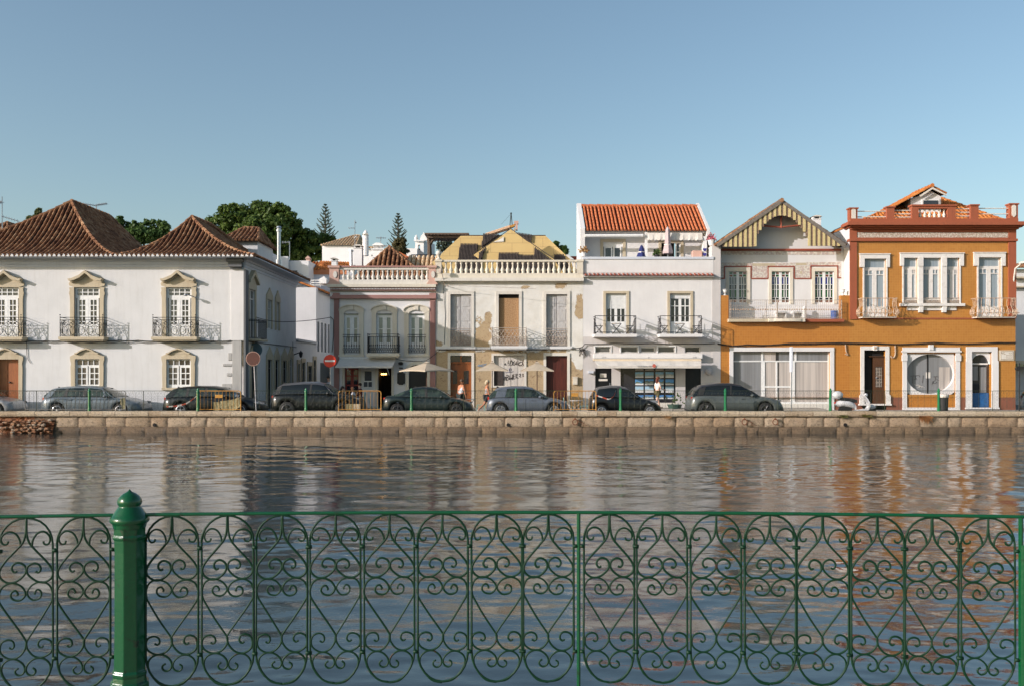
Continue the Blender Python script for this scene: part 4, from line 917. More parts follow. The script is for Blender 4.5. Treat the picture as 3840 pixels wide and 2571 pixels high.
for a, b in ((2232,2384),(2476,2630)):
    x0, x1 = WX(a,52.7), WX(b,52.7); Y0 = 52.65; zs = WZ(1252,52.7); zt_ = WZ(1185,52.7)
    m = MB(); m.box(x0-.05, x1+.05, Y0-.05, YF, WZ(1263,52.7), zs); bl = m.build('balcony', M['white2'], SH)
    m = MB()
    for z in (zs+.09, zt_): m.tube([(x0,YF,z),(x0,Y0,z),(x1,Y0,z),(x1,YF,z)], .02, 5)
    for z in (zs+.35,): m.tube([(x0,YF,z),(x0,Y0,z)], .012, 4); m.tube([(x1,YF,z),(x1,Y0,z)], .012, 4)
    for q in range(2): m.tube([(x0 if q == 0 else x1,Y0,zs),(x0 if q == 0 else x1,Y0,zt_)], .022, 5)
    for q in range(4):
        for xx in (x0, x1): m.tube([(xx,Y0+.25*q+.1,zs),(xx,Y0+.25*q+.1,zt_-.25)], .012, 4)
    m.tube([(x0+.02,Y0+.02,zt_),(x0+.02,YF-.1,zt_-.0)], .012, 4)
    m.build('balcony_railing', M['ironb'], bl)
# shop front
for a, b in ((2232,2290),(2328,2392),(2467,2531)): m = MB(); f.surround(m, a, b, 1299, 1322, 3.5, 3.5, -.04); m.build('transom_surround', M['winw'], SH)
for k, (a, b) in enumerate(((2232,2290),(2328,2392),(2400,2458),(2467,2531),(2568,2626))):
    win(f, SH, grid(a,b,1299,1322,1,1,3 if k != 2 else 5), None, M['wing'], [M['ggrey'] if k < 4 else M['gdark']], rec=.12, panes=[(a,b,1299,1322,0)])
m = MB(); f.box(m, 2225, 2629, 1325, 1343, -.38, 0); m.build('sign_band', M['white2'], SH)
m = MB(); x0, x1 = WX(2225,53.1), WX(2630,53.1); m.tube([(x0,53.2,WZ(1348.5,53.2)),(x1,53.2,WZ(1348.5,53.2))], .06, 8); aw = m.build('awning_roll', M['awnc'], SH)
m = MB(); X0, X1 = WX(2229,53.2), WX(2630,53.2); Xa, Xb = WX(2240,52.2), WX(2629,52.2); n = 30
zt_, zb_ = WZ(1351,53.2), WZ(1370,52.2)
for q in range(n):
    t0, t1 = q/n, (q+1)/n; w0 = .015*math.sin(q*1.3); w1 = .015*math.sin((q+1)*1.3)
    m.quad((X0+(X1-X0)*t0,53.2,zt_),(X0+(X1-X0)*t1,53.2,zt_),(Xa+(Xb-Xa)*t1,52.2,zb_+w1),(Xa+(Xb-Xa)*t0,52.2,zb_+w0))
    m.quad((Xa+(Xb-Xa)*t0,52.2,zb_+w0),(Xa+(Xb-Xa)*t1,52.2,zb_+w1),(Xa+(Xb-Xa)*t1,52.22,WZ(1379,52.2)),(Xa+(Xb-Xa)*t0,52.22,WZ(1379,52.2)))
m.build('awning_fabric', M['awn'], aw)
pinkm = paint('coral_red_disc', (.55,.13,.09), None, .7); greyt = paint('pale_grey_lettering', (.38,.37,.35), None, .8)
m = MB(); c = (WX(2453,52.19), WZ(1370,52.19)); m.prism([(c[0]+.1*math.cos(q*.524), c[1]+.1*math.sin(q*.524)) for q in range(12)], 52.17, 52.185); m.build('awning_emblem', pinkm, aw)
def text(s, name, x, y, z, size, mt, parent, align='LEFT', rot=(90,0,0), ext=.004, font=None):
    c = bpy.data.curves.new(name, 'FONT'); c.body = s; c.size = size; c.extrude = ext; c.align_x = align
    o = bpy.data.objects.new(name, c); C.objects.link(o); o.location = (x,y,z); o.rotation_euler = tuple(R(a) for a in rot)
    bpy.context.view_layer.update(); dg = bpy.context.evaluated_depsgraph_get(); me = bpy.data.meshes.new_from_object(o.evaluated_get(dg)); me.materials.clear(); me.materials.append(mt)
    me.transform(o.matrix_world); L = Vector(root_loc(parent)) if parent else Vector((0,0,0)); me.transform(Matrix.Translation(-L))
    bpy.data.objects.remove(o); bpy.data.curves.remove(c)
    q = bpy.data.objects.new(name, me); C.objects.link(q); q.parent = parent; return q
text('imobiliária mar', 'awning_lettering', WX(2391,52.1), 52.18, WZ(1374,52.1), .13, greyt, aw)
text('17-19', 'number_lettering', f.x(2262), YF-.385, f.z(1341), .1, greyt, SH, 'CENTER'); text('21', 'number_lettering', f.x(2429), YF-.385, f.z(1341), .1, greyt, SH, 'CENTER'); text('23-25', 'number_lettering', f.x(2600), YF-.385, f.z(1341), .1, greyt, SH, 'CENTER')
m = MB(); f.box(m, 2232, 2293, 1380, 1540, .12, .18); d = m.build('door', M['black'], SH); m = MB(); f.box(m, 2250, 2275, 1399, 1413, .1, .12); f.box(m, 2246, 2279, 1419, 1427, .1, .12); m.build('door_notice', M['awn'], d); m = MB(); f.box(m, 2286, 2289, 1434, 1448, .05, .12); m.build('handle', M['metal'], d)
m = MB(); f.box(m, 2570, 2628, 1380, 1540, .12, .18); m.build('door', M['black'], SH)
m = MB(); f.box(m, 2327, 2533, 1380, 1508, .14, .2); f.box(m, 2327, 2380, 1380, 1508, .1, .139); sw = m.build('shop_window', M['gdark'], SH)
m = MB(); f.box(m, 2320, 2540, 1508, 1540, -.04, .2); m.build('shop_plinth', M['stone2'], SH)
def poster_mat(i):
    m, nt, b = base_mat('property_photo'); g = nt.nodes.new('ShaderNodeTexCoord'); s = nt.nodes.new('ShaderNodeSeparateXYZ'); nt.links.new(g.outputs['Generated'], s.inputs[0])
    nz = noise(nt, pos(nt, (1,1,1)), 7.+i, 3); oi = nt.nodes.new('ShaderNodeObjectInfo'); h0 = mth(nt, 'ADD', s.outputs[2], mth(nt, 'MULTIPLY', mth(nt, 'SUBTRACT', nz, .5), 1.1)); h = mth(nt, 'ADD', h0, mth(nt, 'MULTIPLY', mth(nt, 'SUBTRACT', oi.outputs['Random'], .5), .25)); cap = mth(nt, 'LESS_THAN', s.outputs[2], .24)
    sky_ = ((.10,.28,.62),(.28,.55,.75),(.12,.35,.7),(.4,.6,.75))[i % 4]; mid = ((.10,.16,.14),(.35,.4,.38),(.07,.12,.06),(.45,.5,.5))[i % 4]
    r = ramp(nt, h, [(.24,tuple((x+.35)*.8 for x in mid)),(.34,tuple((x+.35)*.6 for x in mid)),(.50,mid),(.62,sky_),(1.,tuple(x*.8 for x in sky_))]); nt.links.new(mixc(nt, cap, r, (.72,.72,.72)), b.inputs['Base Color']); b.inputs['Roughness'].default_value = .3; b.inputs['Coat Weight'].default_value = .5
    return m
pmats = [poster_mat(i) for i in range(4)]; k = 0
for j, (y0, y1) in enumerate(((1381,1388),(1393,1415),(1420,1442),(1447,1470),(1480,1494))):
    for i, (a, b) in enumerate(((2383,2414),(2420,2452),(2459,2490),(2497,2528))):
        m = MB(); f.box(m, a, b, y0, y1, .115, .13); m.build('property_poster', pmats[(i*3+j*5+k) % 4] if j else M['stone2'], sw); k += 1
m = MB(); f.box(m, 2205, 2225, 1389, 1398, -.22, 0)
tag(m.build('wall_lamp', M['cornice'], None), 'small box lamp on the grey wall left of the black shop door', 'lamp')
m = MB(); m.ball((f.x(2657), YF-.05, f.z(1392)), .2, .12, .2); tag(m.build('air_vent', M['shopgrey'], None), 'round grey vent on the wall right of the shop', 'vent')
# things on the terrace
gt = Fac(54.9)
def parasol_closed(label, px, ptop, pmid, pbot, Y, mt, w=.27):
    g = Fac(Y); T = thing('closed_parasol', label, 'parasol', (g.x(px), Y, WZ(975,Y)), 'closed parasols on the roof terrace'); x = g.x(px)
    m = MB(); vs = []; N = 12; prof = [(.05,ptop),(.11,ptop+8),(.13,(ptop+pmid)/2),(.17,pmid),(w,pbot-6),(w*.95,pbot)]
    for r, py in prof:
        for q in range(N): a = 2*math.pi*q/N; rr_ = r*(1+.16*(q % 2)); vs.append((x+rr_*math.cos(a), Y+rr_*math.sin(a), g.z(py)))
    m.add(vs, [(i*N+q, i*N+(q+1) % N, (i+1)*N+(q+1) % N, (i+1)*N+q) for i in range(len(prof)-1) for q in range(N)]); m.build('canopy', mt, T)
    m = MB(); m.tube([(x,Y,g.z(ptop-3)),(x,Y,WZ(975,Y))], .03, 6); m.build('pole', M['metal'], T); m = MB(); m.tube([(x-.01,Y,g.z(pmid)),(x-.01,Y,g.z(pmid+4))], .2, 10); m.build('strap', M['awn'], T)
parasol_closed('closed pale pink parasol on the red-roofed house terrace', 2504, 853, 917, 952, 54.7, paint('pale_mauve_fabric', (.52,.42,.42), None, .9))
parasol_closed('closed navy blue parasol beside the terrace post', 2406, 921, 945, 972, 55.2, paint('navy_fabric', (.02,.03,.13), None, .9), .3)
def potplant(name, label, px, py_base, Y, r, h, potm, leafc, n=60, s=.1, flower=None, g_=None, cat='potted plant'):
    g = Fac(Y); x, z = g.x(px), g.z(py_base); T = thing(name, label, cat, (x, Y, z), g_)
    m = MB(); m.lathe(x, Y, [(r*.65,z),(r*.95,z+h*.9),(r,z+h*.9),(r,z+h),(r*.8,z+h)], 10); m.build('pot', potm, T)
    m = MB(); q_ = random.Random(px)
    for i in range(n):
        a = q_.uniform(0,6.28); e = q_.uniform(.1,1.5); d = q_.uniform(.2,1)*r*1.7; p = Vector((x+d*math.cos(a)*math.cos(e), Y+d*math.sin(a)*math.cos(e), z+h+d*math.sin(e)))
        u = Vector((q_.uniform(-1,1),q_.uniform(-1,1),q_.uniform(-1,1))).normalized()*s; v = u.cross(Vector((q_.uniform(-1,1),1,.3))).normalized()*s*.6; m.quad(p, p+u*.5+v, p+u, p+u*.5-v)
    m.build('foliage', leafc, T)
    return T
lg = leafm('plant_leaves', [(.03,.06,.015),(.06,.10,.03),(.12,.15,.05)]); lpink = leafm('pink_flowers', [(.55,.10,.16),(.6,.2,.25),(.12,.12,.05)]); ldry = leafm('dry_plant', [(.30,.15,.06),(.42,.26,.12),(.2,.12,.05)])
potplant('potted_plant', 'white pot of pink flowers on the terrace corner pier', 2668, 921, 53.9, .22, .3, M['winw'], lpink, 110, .1)
potplant('potted_plant', 'spiky plant in a dark pot on the roof terrace', 2463, 971, 55.0, .18, .22, M['trim'], lg, 70, .14)
potplant('potted_plant', 'dry orange plant in a box at the left end of the red-roofed terrace', 2190, 962, 54.2, .2, .22, M['white2'], ldry, 60, .12)
m = MB(); gt.box(m, 2597, 2634, 940, 975, 0, .4); tag(m.build('cool_box', M['pinkp'], None, bevel=.03), 'beige box cabinet on the roof terrace beside the right post', 'box')
T = thing('wall_ornament', 'two dark blue hearts hanging on the white terrace pier', 'ornament', (WX(2655,55), 54.9, WZ(960,55)))
m = MB()
for y in (937, 955):
    hp = [(0,7),(-5,2),(-7,-2),(-6,-5),(-3,-6),(0,-3),(3,-6),(6,-5),(7,-2),(5,2)]; m.prism([(WX(2643+a,54.9), WZ(y+b,54.9)) for a, b in hp], 54.85, 54.95)
m.build('hearts', paint('cobalt', (.03,.03,.2), None, .5), T)
def fold_chair(name, label, x, y, z, mt, rz=0, grp=None):
    T = thing(name, label, 'chair', (x,y,z), grp, rz); o_ = (x,y,z)
    m = MB(); P = lambda a, b, c: (x+a, y+b, z+c)
    for s in (-.2, .2):
        m.tube([P(-.22,s,0), P(.2,s,.46), ], .014, 5); m.tube([P(.22,s,0), P(-.16,s,.46), P(-.27,s,.86)], .014, 5)
    m.tube([P(-.27,-.2,.86), P(-.27,.2,.86)], .014, 5); m.tube([P(-.22,-.2,.02), P(-.22,.2,.02)], .012, 5); m.build('frame', mt, T)
    m = MB(); m.box(x-.2, x+.2, y-.2, y+.2, z+.45, z+.47); m.build('seat', mt, T); m = MB()
    m.prism([(x-.245,z+.68),(x-.225,z+.68),(x-.27,z+.86),(x-.29,z+.86)], y-.19, y+.19); m.build('backrest', mt, T)
    return T
fz = f.z(1252)+.0
for i, (px, rz, lab) in enumerate(((2246,0,'dark folding chair at the left end of the left shop balcony'),(2362,math.pi,'dark folding chair at the right end of the left shop balcony'),(2490,0,'dark folding chair at the left end of the right shop balcony'),(2612,math.pi,'dark folding chair at the right end of the right shop balcony'))):
    fold_chair('folding_chair', lab, WX(px,53.1), 53.1, WZ(1252,52.7), M['ironb'], rz, 'folding chairs on the shop balconies')
def round_table(label, x, y, z, mt, top, r=.3, h=.72, grp=None):
    T = thing('bistro_table', label, 'table', (x,y,z), grp); m = MB()
    m.lathe(x, y, [(r,z+h-.025),(r,z+h)], 16); m.build('tabletop', top, T); m = MB()
    for s in (-.18, .18): m.tube([(x-.24,y+s,z),(x+.24,y+s,z+h-.03)], .014, 5); m.tube([(x+.24,y+s,z),(x-.24,y+s,z+h-.03)], .014, 5)
    m.build('crossed_legs', mt, T); return T
round_table('small round table in the middle of the left shop balcony', WX(2312,53.1), 53.1, WZ(1252,52.7), M['ironb'], M['irong'], .26, .6)
round_table('small round table in the middle of the right shop balcony', WX(2550,53.1), 53.1, WZ(1252,52.7), M['ironb'], M['irong'], .26, .6)
# =====================================================================================
# HOUSE 5: gabled tile house with striped bargeboard and stained-glass doors
# =====================================================================================
TH = thing('gabled_house', 'ochre-tiled house with a white gabled upper floor and striped wooden bargeboard', 'house', (f.x(2930), YF, 0))
holes = [(2749,3112,1317,1512)]
m = MB(); f.wall(m, 2676, 3186, 1206, 1488, [(2749,3112,1317,1488)], .25); f.wall(m, 2676, 2732, 1108, 1206, []); f.wall(m, 3153, 3186, 1108, 1206, [])
m.box(f.x(2676), f.x(2732), YF+.001, YF+.35, f.z(1206), f.z(1108.1)); m.box(f.x(3153), f.x(3186), YF+.001, YF+.35, f.z(1206), f.z(1108.1)); m.build('tiled_wall', M['ochre'], TH)
m = MB(); f.wall(m, 2676, 2734, 1488, 1540, []); m.build('dado', M['dado'], TH); m = MB(); f.wall(m, 3127, 3186, 1488, 1540, []); m.build('dado', M['dado'], TH)
m = MB(); f.box(m, 2734, 3127, 1512, 1540, -.02, .25); m.build('window_plinth', M['stone2'], TH)
m = MB(); X0, X1 = f.x(2700), f.x(3186); m.quad((X0,YF,f.z(1206)),(X1,YF,f.z(1206)),(X1,54.6,f.z(1206)),(X0,54.6,f.z(1206))); m.build('terrace_floor', M['shopgrey'], TH)
m = MB(); f.box(m, 2728, 2880, 1197, 1208, -.35, 0); m.build('terrace_edge', M['stone'], TH); m = MB(); f.box(m, 3012, 3158, 1197, 1208, -.35, 0); m.build('terrace_edge', M['terra'], TH)
m = MB(); f.box(m, 2880, 3012, 1196, 1207, -.35, 0); L = [(f.x(2880),YF-.35)]+[(f.x(2946)+.98*-math.cos(q*math.pi/8), YF-.35-.28*math.sin(q*math.pi/8)) for q in range(9)]+[(f.x(3012),YF-.35)]; m.prism(L[1:-1], f.z(1207), f.z(1197), 'z'); m.box(f.x(2882)-.1, f.x(2894), YF-.5, YF-.3, f.z(1208), f.z(1196)); m.box(f.x(2990), f.x(3006)+.05, YF-.5, YF-.3, f.z(1208), f.z(1196)); m.build('terrace_edge', M['creamp'], TH)
YU = 54.6; g = Fac(YU); K = YU/YF
ww = [(2733,2802),(2893,2962),(3055,3127)]
holes = [(a,b,1018,1140) for a, b in ww]
m = MB(); g.wall(m, 2700, 3164.5, 930, 1206, holes, .15)
m.prism([(g.x(2700),g.z(930)),(g.x(3164.5),g.z(930)),(g.x(3150),g.z(915)),(g.x(2930),g.z(770)),(g.x(2705),g.z(915))], YU, YU+.12)
m.box(g.x(2700), f.x(2702), YF+.6, YU-.001, g.z(1206), g.z(930)); shell(m, g, 2700, 3164.5, 935, 1206, 7); m.build('wall', M['white2'], TH)
for a, b in ww: m = MB(); g.surround(m, a, b, 1018, 1140, 11, 13); m.build('window_surround', M['creamp'], TH)
m = MB(); g.box(m, 2703, 3153, 934, 942, -.08, 0)
for a, b, y0, y1 in ((2715,2817,998,1002),(2878,2978,998,1002),(3040,3142,996,1000),(2817,2880,1043,1047),(2978,3042,1043,1047),(2702,2718,1043,1047),(3139,3153,1040,1044)): g.box(m, a, b, y0, y1, -.04, 0)
for a, y0, y1 in ((2714,1002,1043),(2814,1000,1044),(2878,1000,1044),(2976,1000,1044),(3038,998,1044),(3139,998,1042)): g.box(m, a, a+4, y0, y1, -.04, 0)
m.build('red_moulding', M['redline'], TH)
def azulejo(name, cs=((.62,.58,.5),(.36,.42,.34),(.52,.30,.24),(.33,.36,.42)), sc=9., base=(.64,.6,.52)):
    m, nt, b = base_mat(name); v = pos(nt); vo = _n(nt, 'ShaderNodeTexVoronoi', Scale=sc); nt.links.new(v, vo.inputs['Vector'])
    cr = ramp(nt, vo.outputs['Distance'], [(.18,(1,1,1)),(.3,(0,0,0))]); n = noise(nt, v, sc*1.7, 2); c = ramp(nt, n, [(.35,cs[1]),(.5,cs[2]),(.65,cs[3])])
    nt.links.new(mixc(nt, mth(nt,'MULTIPLY',ramp(nt, noise(nt, v, sc*.8, 2), [(.44,(0,0,0)),(.52,(1,1,1))]), .8), base, c), b.inputs['Base Color']); b.inputs['Roughness'].default_value = .3; return m
M['azul'] = azulejo('floral_tiles')
m = MB(); g.box(m, 2703, 3153, 943.5, 956, -.015, 0); m.build('tile_frieze', M['azul'], TH)
for a in ((2703,2822,986,998),(2908,2985,986,998),(3024,3153,984,996),(2702,2714,998.2,1042),(3143,3153,996.2,1040)): m = MB(); g.box(m, *a, -.015, 0); m.build('tile_frieze', M['azul'], TH)
for a in ((2822,2908,988,998,-.012,0),(2985,3024,986,996,-.012,0),(3000,3008,1018,1028,-.02,0)): m = MB(); g.box(m, *a); m.build('lost_tile_mortar', M['stone'], TH)
fb = azulejo('flower_basket_tiles', sc=14)
for a, b in ((2818,2878),(2980,3038)): m = MB(); g.box(m, a, b, 998.2, 1043, -.015, 0); m.build('tile_panel', fb, TH)
gg = {'g': glassy('green_stained_glass', (.02,.10,.025), c2=(.015,.07,.02)), 'b': glassy('blue_stained_glass', (.02,.02,.2), c2=(.015,.015,.14)), 'r': glassy('amber_stained_glass', (.20,.05,.02), c2=(.12,.025,.012)), 'w': glassy('clear_leaded_glass', (.17,.19,.19), c2=(.11,.12,.12)), 'k': M['gdark']}
order = 'gbrwk'
for k, (a, b) in enumerate(ww):
    c = (a+b)/2; bars = [(c-5,c+5,1018,1140),(a,a+3,1018,1140),(b-3,b,1018,1140),(a,b,1134,1140),(a,b,1018,1020)]; panes = []
    for (x0, x1) in ((a+3,c-5),(c+5,b-3)):
        w = (x1-x0); m2 = (x0+x1)/2; t1, t2 = x0+w*.33, x0+w*.66
        rows = [(1020,1029,2,'gr'),(1029,1039,2,'rg'),(1039,1067,3,'bwb' if k else 'www'),(1067,1086,3,'kwk'),(1086,1116,3,'gwg'),(1116,1125,2,'kk'),(1125,1134,2,'rr')]
        for y0, y1, n_, cc in rows:
            ed = [x0+w*i/n_ for i in range(n_+1)]
            for i in range(n_): panes.append((ed[i], ed[i+1], y0, y1, order.index(cc[i])))
            for i in range(1, n_): bars.append((ed[i]-.8, ed[i]+.8, y0, y1))
            bars.append((x0, x1, y0-.7, y0+.7))
    win(g, TH, bars, None, M['winw'], [gg[q] for q in order], rec=.1, panes=panes, name='stained_glass_door')
# gable: striped bargeboard standing forward, roof behind
gb = Fac(53.55); arch = []
for q in range(25):
    t = q/24; x = 2833+(3030-2833)*t; arch.append((x, 900-90*math.sin(math.pi*t)**.75))
def arch_y(x):
    if x <= 2831: return 926
    if x >= 3032: return 923
    t = (x-2831)/(3032-2831); return 812+ (1-math.sin(math.pi*min(max(t,0),1))**.62)*105 if False else 809+88*(abs(2*t-1)**2.2)+ (30 if abs(2*t-1) > .97 else 0)
roofline = lambda x: 753+(2930-x)*(920-753)/(2930-2690) if x < 2930 else 753+(x-2930)*(918-753)/(3165-2930)
m = MB(); m2 = MB(); x = 2708; i = 0
while x < 3163:
    w = 9.2; y0 = roofline(x+w/2)+10; y1 = arch_y(x+w/2)
    if y1-y0 > 4: gb.poly(m if i % 2 else m2, [(x, roofline(x)+9),(x+w, roofline(x+w)+9),(x+w, y1),(x, y1)], -.03 if i % 2 else 0, .03)
    x += w; i += 1
gbb = m.build('bargeboard_slats', paint('faded_yellow_paint', (.58,.48,.24), (.48,.36,.17), .8, 8, lo=.5, hi=.75), TH); m2.build('bargeboard_gaps', paint('bare_weathered_board', (.24,.17,.12), (.13,.09,.07), .9, 7), gbb)
m = MB()
for (xa, xb) in ((2688,2930),(2930,3170)):
    P = [(xa,roofline(xa)-6),(xb,roofline(xb)-7),(xb,roofline(xb)+11),(xa,roofline(xa)+8)]; gb.poly(m, P, -.08, .06)
m.build('verge_board', paint('grey_weathered_timber', (.22,.19,.16), (.13,.11,.09), .9, 9), TH)
m = MB(); s = MB(); yb = 61.
zA, zL, zR_ = gb.z(756), gb.z(922), gb.z(920); xA, xL, xR = gb.x(2930), gb.x(2684), gb.x(3172)
tile_face(m, s, (xL,53.5,zL), (xL,yb,zL), [(xA,53.5,zA),(xA,yb,zA)], .26, .08); tile_face(m, s, (xR,yb,zR_), (xR,53.5,zR_), [(xA,yb,zA),(xA,53.5,zA)], .26, .08)
ridge_line(m, (xA,53.4,zA+.03), (xA,yb,zA+.03), .12); o = s.build('roof', M['rDark'], TH); m.build('roof_tiles', M['rOld'], o)
m = MB(); Yt = 53.9; gg_ = Fac(Yt); m.tube([(gg_.x(2929),Yt,gg_.z(811)),(gg_.x(2929),Yt,gg_.z(857))], .06, 5); m.tube([(gg_.x(2850),Yt,gg_.z(847)),(gg_.x(2930),Yt,gg_.z(853)),(gg_.x(3014),Yt,gg_.z(844))], .05, 5); m.build('gable_tie', M['redline'], TH)
chimney('chimney', 'white chimney with flat slab cap right of the striped gable', 3048, 3079, 808, 900, 58, cap='stone2')
for px, lab in ((2720,'small white urn on the left ochre terrace pier'),(3164,'small white urn on the right ochre terrace pier')):
    m = MB(); urn(m, f.x(px), YF+.15, f.z(1107.5), .22); tag(m.build('urn', M['winw'], None), lab, 'urn', 'urns on the terrace piers')
# terrace railing
m = MB(); Yr = YF-.22; z0, z1 = WZ(1196,Yr), WZ(1126,Yr)
for z in (z0+.05, z1): m.tube([(f.x(2733),Yr,z),(f.x(3152),Yr,z)], .015, 5)
for px in (2735,2869,2911,3018,3151): m.tube([(f.x(px),Yr,z0),(f.x(px),Yr,z1)], .02 if px != 2911 else .035, 5)
n = 58
for q in range(n+1):
    x = f.x(2733)+(f.x(3152)-f.x(2733))*q/n; m.tube([(x,Yr,z0),(x,Yr,z1)], .006, 4)
for j in range(5):
    z = z0+(z1-z0)*(j+.5)/5.2; pts = []
    for q in range(2*n+1):
        pts.append((f.x(2733)+(f.x(3152)-f.x(2733))*q/(2*n), Yr-.01, z+(.06 if q % 2 else -.06)))
    m.tube(pts, .006, 4)
tr = m.build('terrace_railing', M['irong'], TH)
m = MB()
for q in range(46):
    x = f.x(2738)+(f.x(3148)-f.x(2738))*q/45; m.ball((x,Yr-.01,z0+(z1-z0)*.5), .045, .02, .045, 6, 4)
m.build('railing_rosettes', M['irono'], tr)
m = MB(); 
for (a, b, y0, y1) in ((2920,2960,1166,1172),(2985,3020,1166,1172)): f.box(m, a, b, y0, y1, .5, 1.0)
for a in (2922, 2957, 2987, 3018): f.box(m, a, a+3, 1170, 1204, .55, .95)
tag(m.build('terrace_bench', M['winw'], None), 'low white bench behind the ochre house terrace railing', 'bench')
m = MB(); m.lathe(f.x(3142), YF+.6, [(.16,f.z(1204)),(.2,f.z(1165)),(.2,f.z(1163))], 10); tag(m.build('bucket', paint('blue_plastic', (.03,.12,.45), None, .4), None), 'blue bucket at the right end of the gabled house terrace', 'bucket')
m = MB(); m.lathe(f.x(3026), YF+.5, [(.09,f.z(1204)),(.09,f.z(1152)),(.05,f.z(1148)),(.02,f.z(1144))], 10); tag(m.build('terrace_column', M['winw'], None), 'short white column standing on the gabled house terrace', 'column')
# ground-floor shop window
m = MB(); f.box(m, 2735, 2749, 1305, 1540, -.06, 0); f.box(m, 3112, 3127, 1305, 1540, -.06, 0); f.box(m, 2735, 3127, 1302, 1317, -.07, .01); m.build('window_surround', M['white2'], TH)
bars = [(2749,3112,1351,1356),(2858,2865,1317,1512),(2983,2990,1317,1351),(2976,2984,1351,1512),(2912,2918,1356,1512),(2865,2871,1356,1512),(2968,2976,1356,1512),(2865,2976,1446,1452),(2749,2753,1317,1512),(3108,3112,1317,1512),(2749,3112,1506,1512)]
win(f, TH, bars, None, M['winw'], [M['curt2'], M['curt'], M['gdark']], rec=.2, panes=[(2749,2862,1317,1512,0),(2862,2912,1317,1512,1),(2912,2924,1317,1512,2),(2924,3112,1317,1352,0),(2924,3112,1352,1512,1)])
SP = thing('sign_post', 'tall grey pole with a narrow box standing before the curtained shop window', 'pole', (WX(2968,45.2),45.2,G0))
m = MB(); x = WX(2968,45.2); m.tube([(x,45.2,G0),(x,45.2,WZ(1302,45.2))], .025, 6); m.build('pole', M['metal'], SP); m = MB(); m.box(x-.035, x+.035, 45.1, 45.4, WZ(1394,45.2), WZ(1300,45.2)); m.build('sign_plate', M['cornice'], SP)
# =====================================================================================
# HOUSE 6: ochre corner house with terracotta cornice
# =====================================================================================
OH = thing('ochre_corner_house', 'ochre-tiled corner house with terracotta cornice, triple window and oval shop window', 'house', (f.x(3500), YF, 0))
holes = [(3240,3322,968,1192),(3388,3440,965,1140),(3458,3527,965,1140),(3547,3597,965,1140),(3668,3752,964,1192),(3240,3320,1312,1512),(3400,3583,1324,1478),(3643,3718,1318,1526)]
m = MB(); f.wall(m, 3186, 3808, 903, 1488, holes, .3); shell(m, f, 3186, 3808, 862, depth=8, left=False); m.build('tiled_wall', M['ochre2'], OH)
m = MB(); X = f.x(3186); m.quad((X,YF+.02,f.z(1206)),(X,YF+8,f.z(1206)),(X,YF+8,f.z(850)),(X,YF+.02,f.z(850))); m.build('side_wall', M['white2'], OH)
for a, b in ((3186,3234),(3323,3386),(3599,3622),(3737,3808)): m = MB(); f.wall(m, a, b, 1488, 1540, [], a=-.006); m.build('dado', M['dado'], OH)
m = MB(); f.box(m, 3186, 3212, 862, 1198, -.07, .015); f.box(m, 3780, 3809, 862, 1195, -.07, .3); f.box(m, 3212, 3780, 862, 872, -.05, 0); f.box(m, 3212, 3780, 893, 903, -.1, 0); f.box(m, 3183, 3812, 897, 906, -.15, 0.3); f.box(m, 3212, 3780, 1192, 1197, -.04, 0); f.box(m, 3212, 3780, 872, 893, -.02, 0)
m.build('pilasters', M['terra'], OH)
m = MB(); f.box(m, 3214, 3779, 873, 892, -.04, -.02); m.build('tile_frieze', azulejo('swag_tiles', ((.6,.56,.5),(.08,.16,.06),(.45,.2,.16),(.30,.33,.25)), 15, (.6,.55,.47)), OH)
m = MB(); 
for d, y0, y1, ex in ((.20,862,856,6),(.38,855.9,850,14),(.58,849.9,840,26),(.50,839.9,836,22)): m.box(f.x(3186)-ex/67+.1, f.x(3808)+ex/67, YF-d, YF+.6, f.z(y0), f.z(y1))
m.build('cornice', M['terra'], OH)
m = MB(); f.box(m, 3184, 3812, 822, 836, -.2, .25); f.poly(m, [(3184,835.9),(3812,835.9),(3818,838),(3178,838)], -.3, .3)
for a, b, t in ((3183,3212,781),(3322,3350,776),(3635,3665,769),(3781,3812,765)): f.box(m, a, b, t+5, 822, -.16, .24); f.box(m, a-3, b+3, t, t+5, -.22, .3)
f.box(m, 3415, 3440, 776, 822, -.18, .24); f.box(m, 3548, 3578, 776, 822, -.18, .24); f.box(m, 3440, 3548, 776, 784.9, -.18, .24); f.box(m, 3412, 3582, 770, 776, -.24, .3); f.box(m, 3440, 3548, 817, 822, -.17, .24)
pr = m.build('parapet', M['terra'], OH)
baluster_row(OH, f.x(3450), f.x(3540), 6, YF, f.z(817), f.z(785), .1, M['stone2'])
for c, y in ((3197,808),(3796,794)):
    m = MB(); f.poly(m, [(c-8,y-18),(c,y-26),(c+8,y-18),(c+8,y+16),(c,y+23),(c-8,y+16)], -.19, -.16); m.build('parapet_panel', M['stone2'], OH)
m = MB()
for a, b, ys in ((3212,3322,(793,814)),(3350,3415,(790,803,815)),(3578,3635,(784,797,811)),(3665,3781,(782,803))):
    for y in ys: m.tube([(f.x(a),YF+.02,f.z(y)),(f.x(b),YF+.02,f.z(y))], .03, 6)
m.build('parapet_rails', M['stone2'], OH)
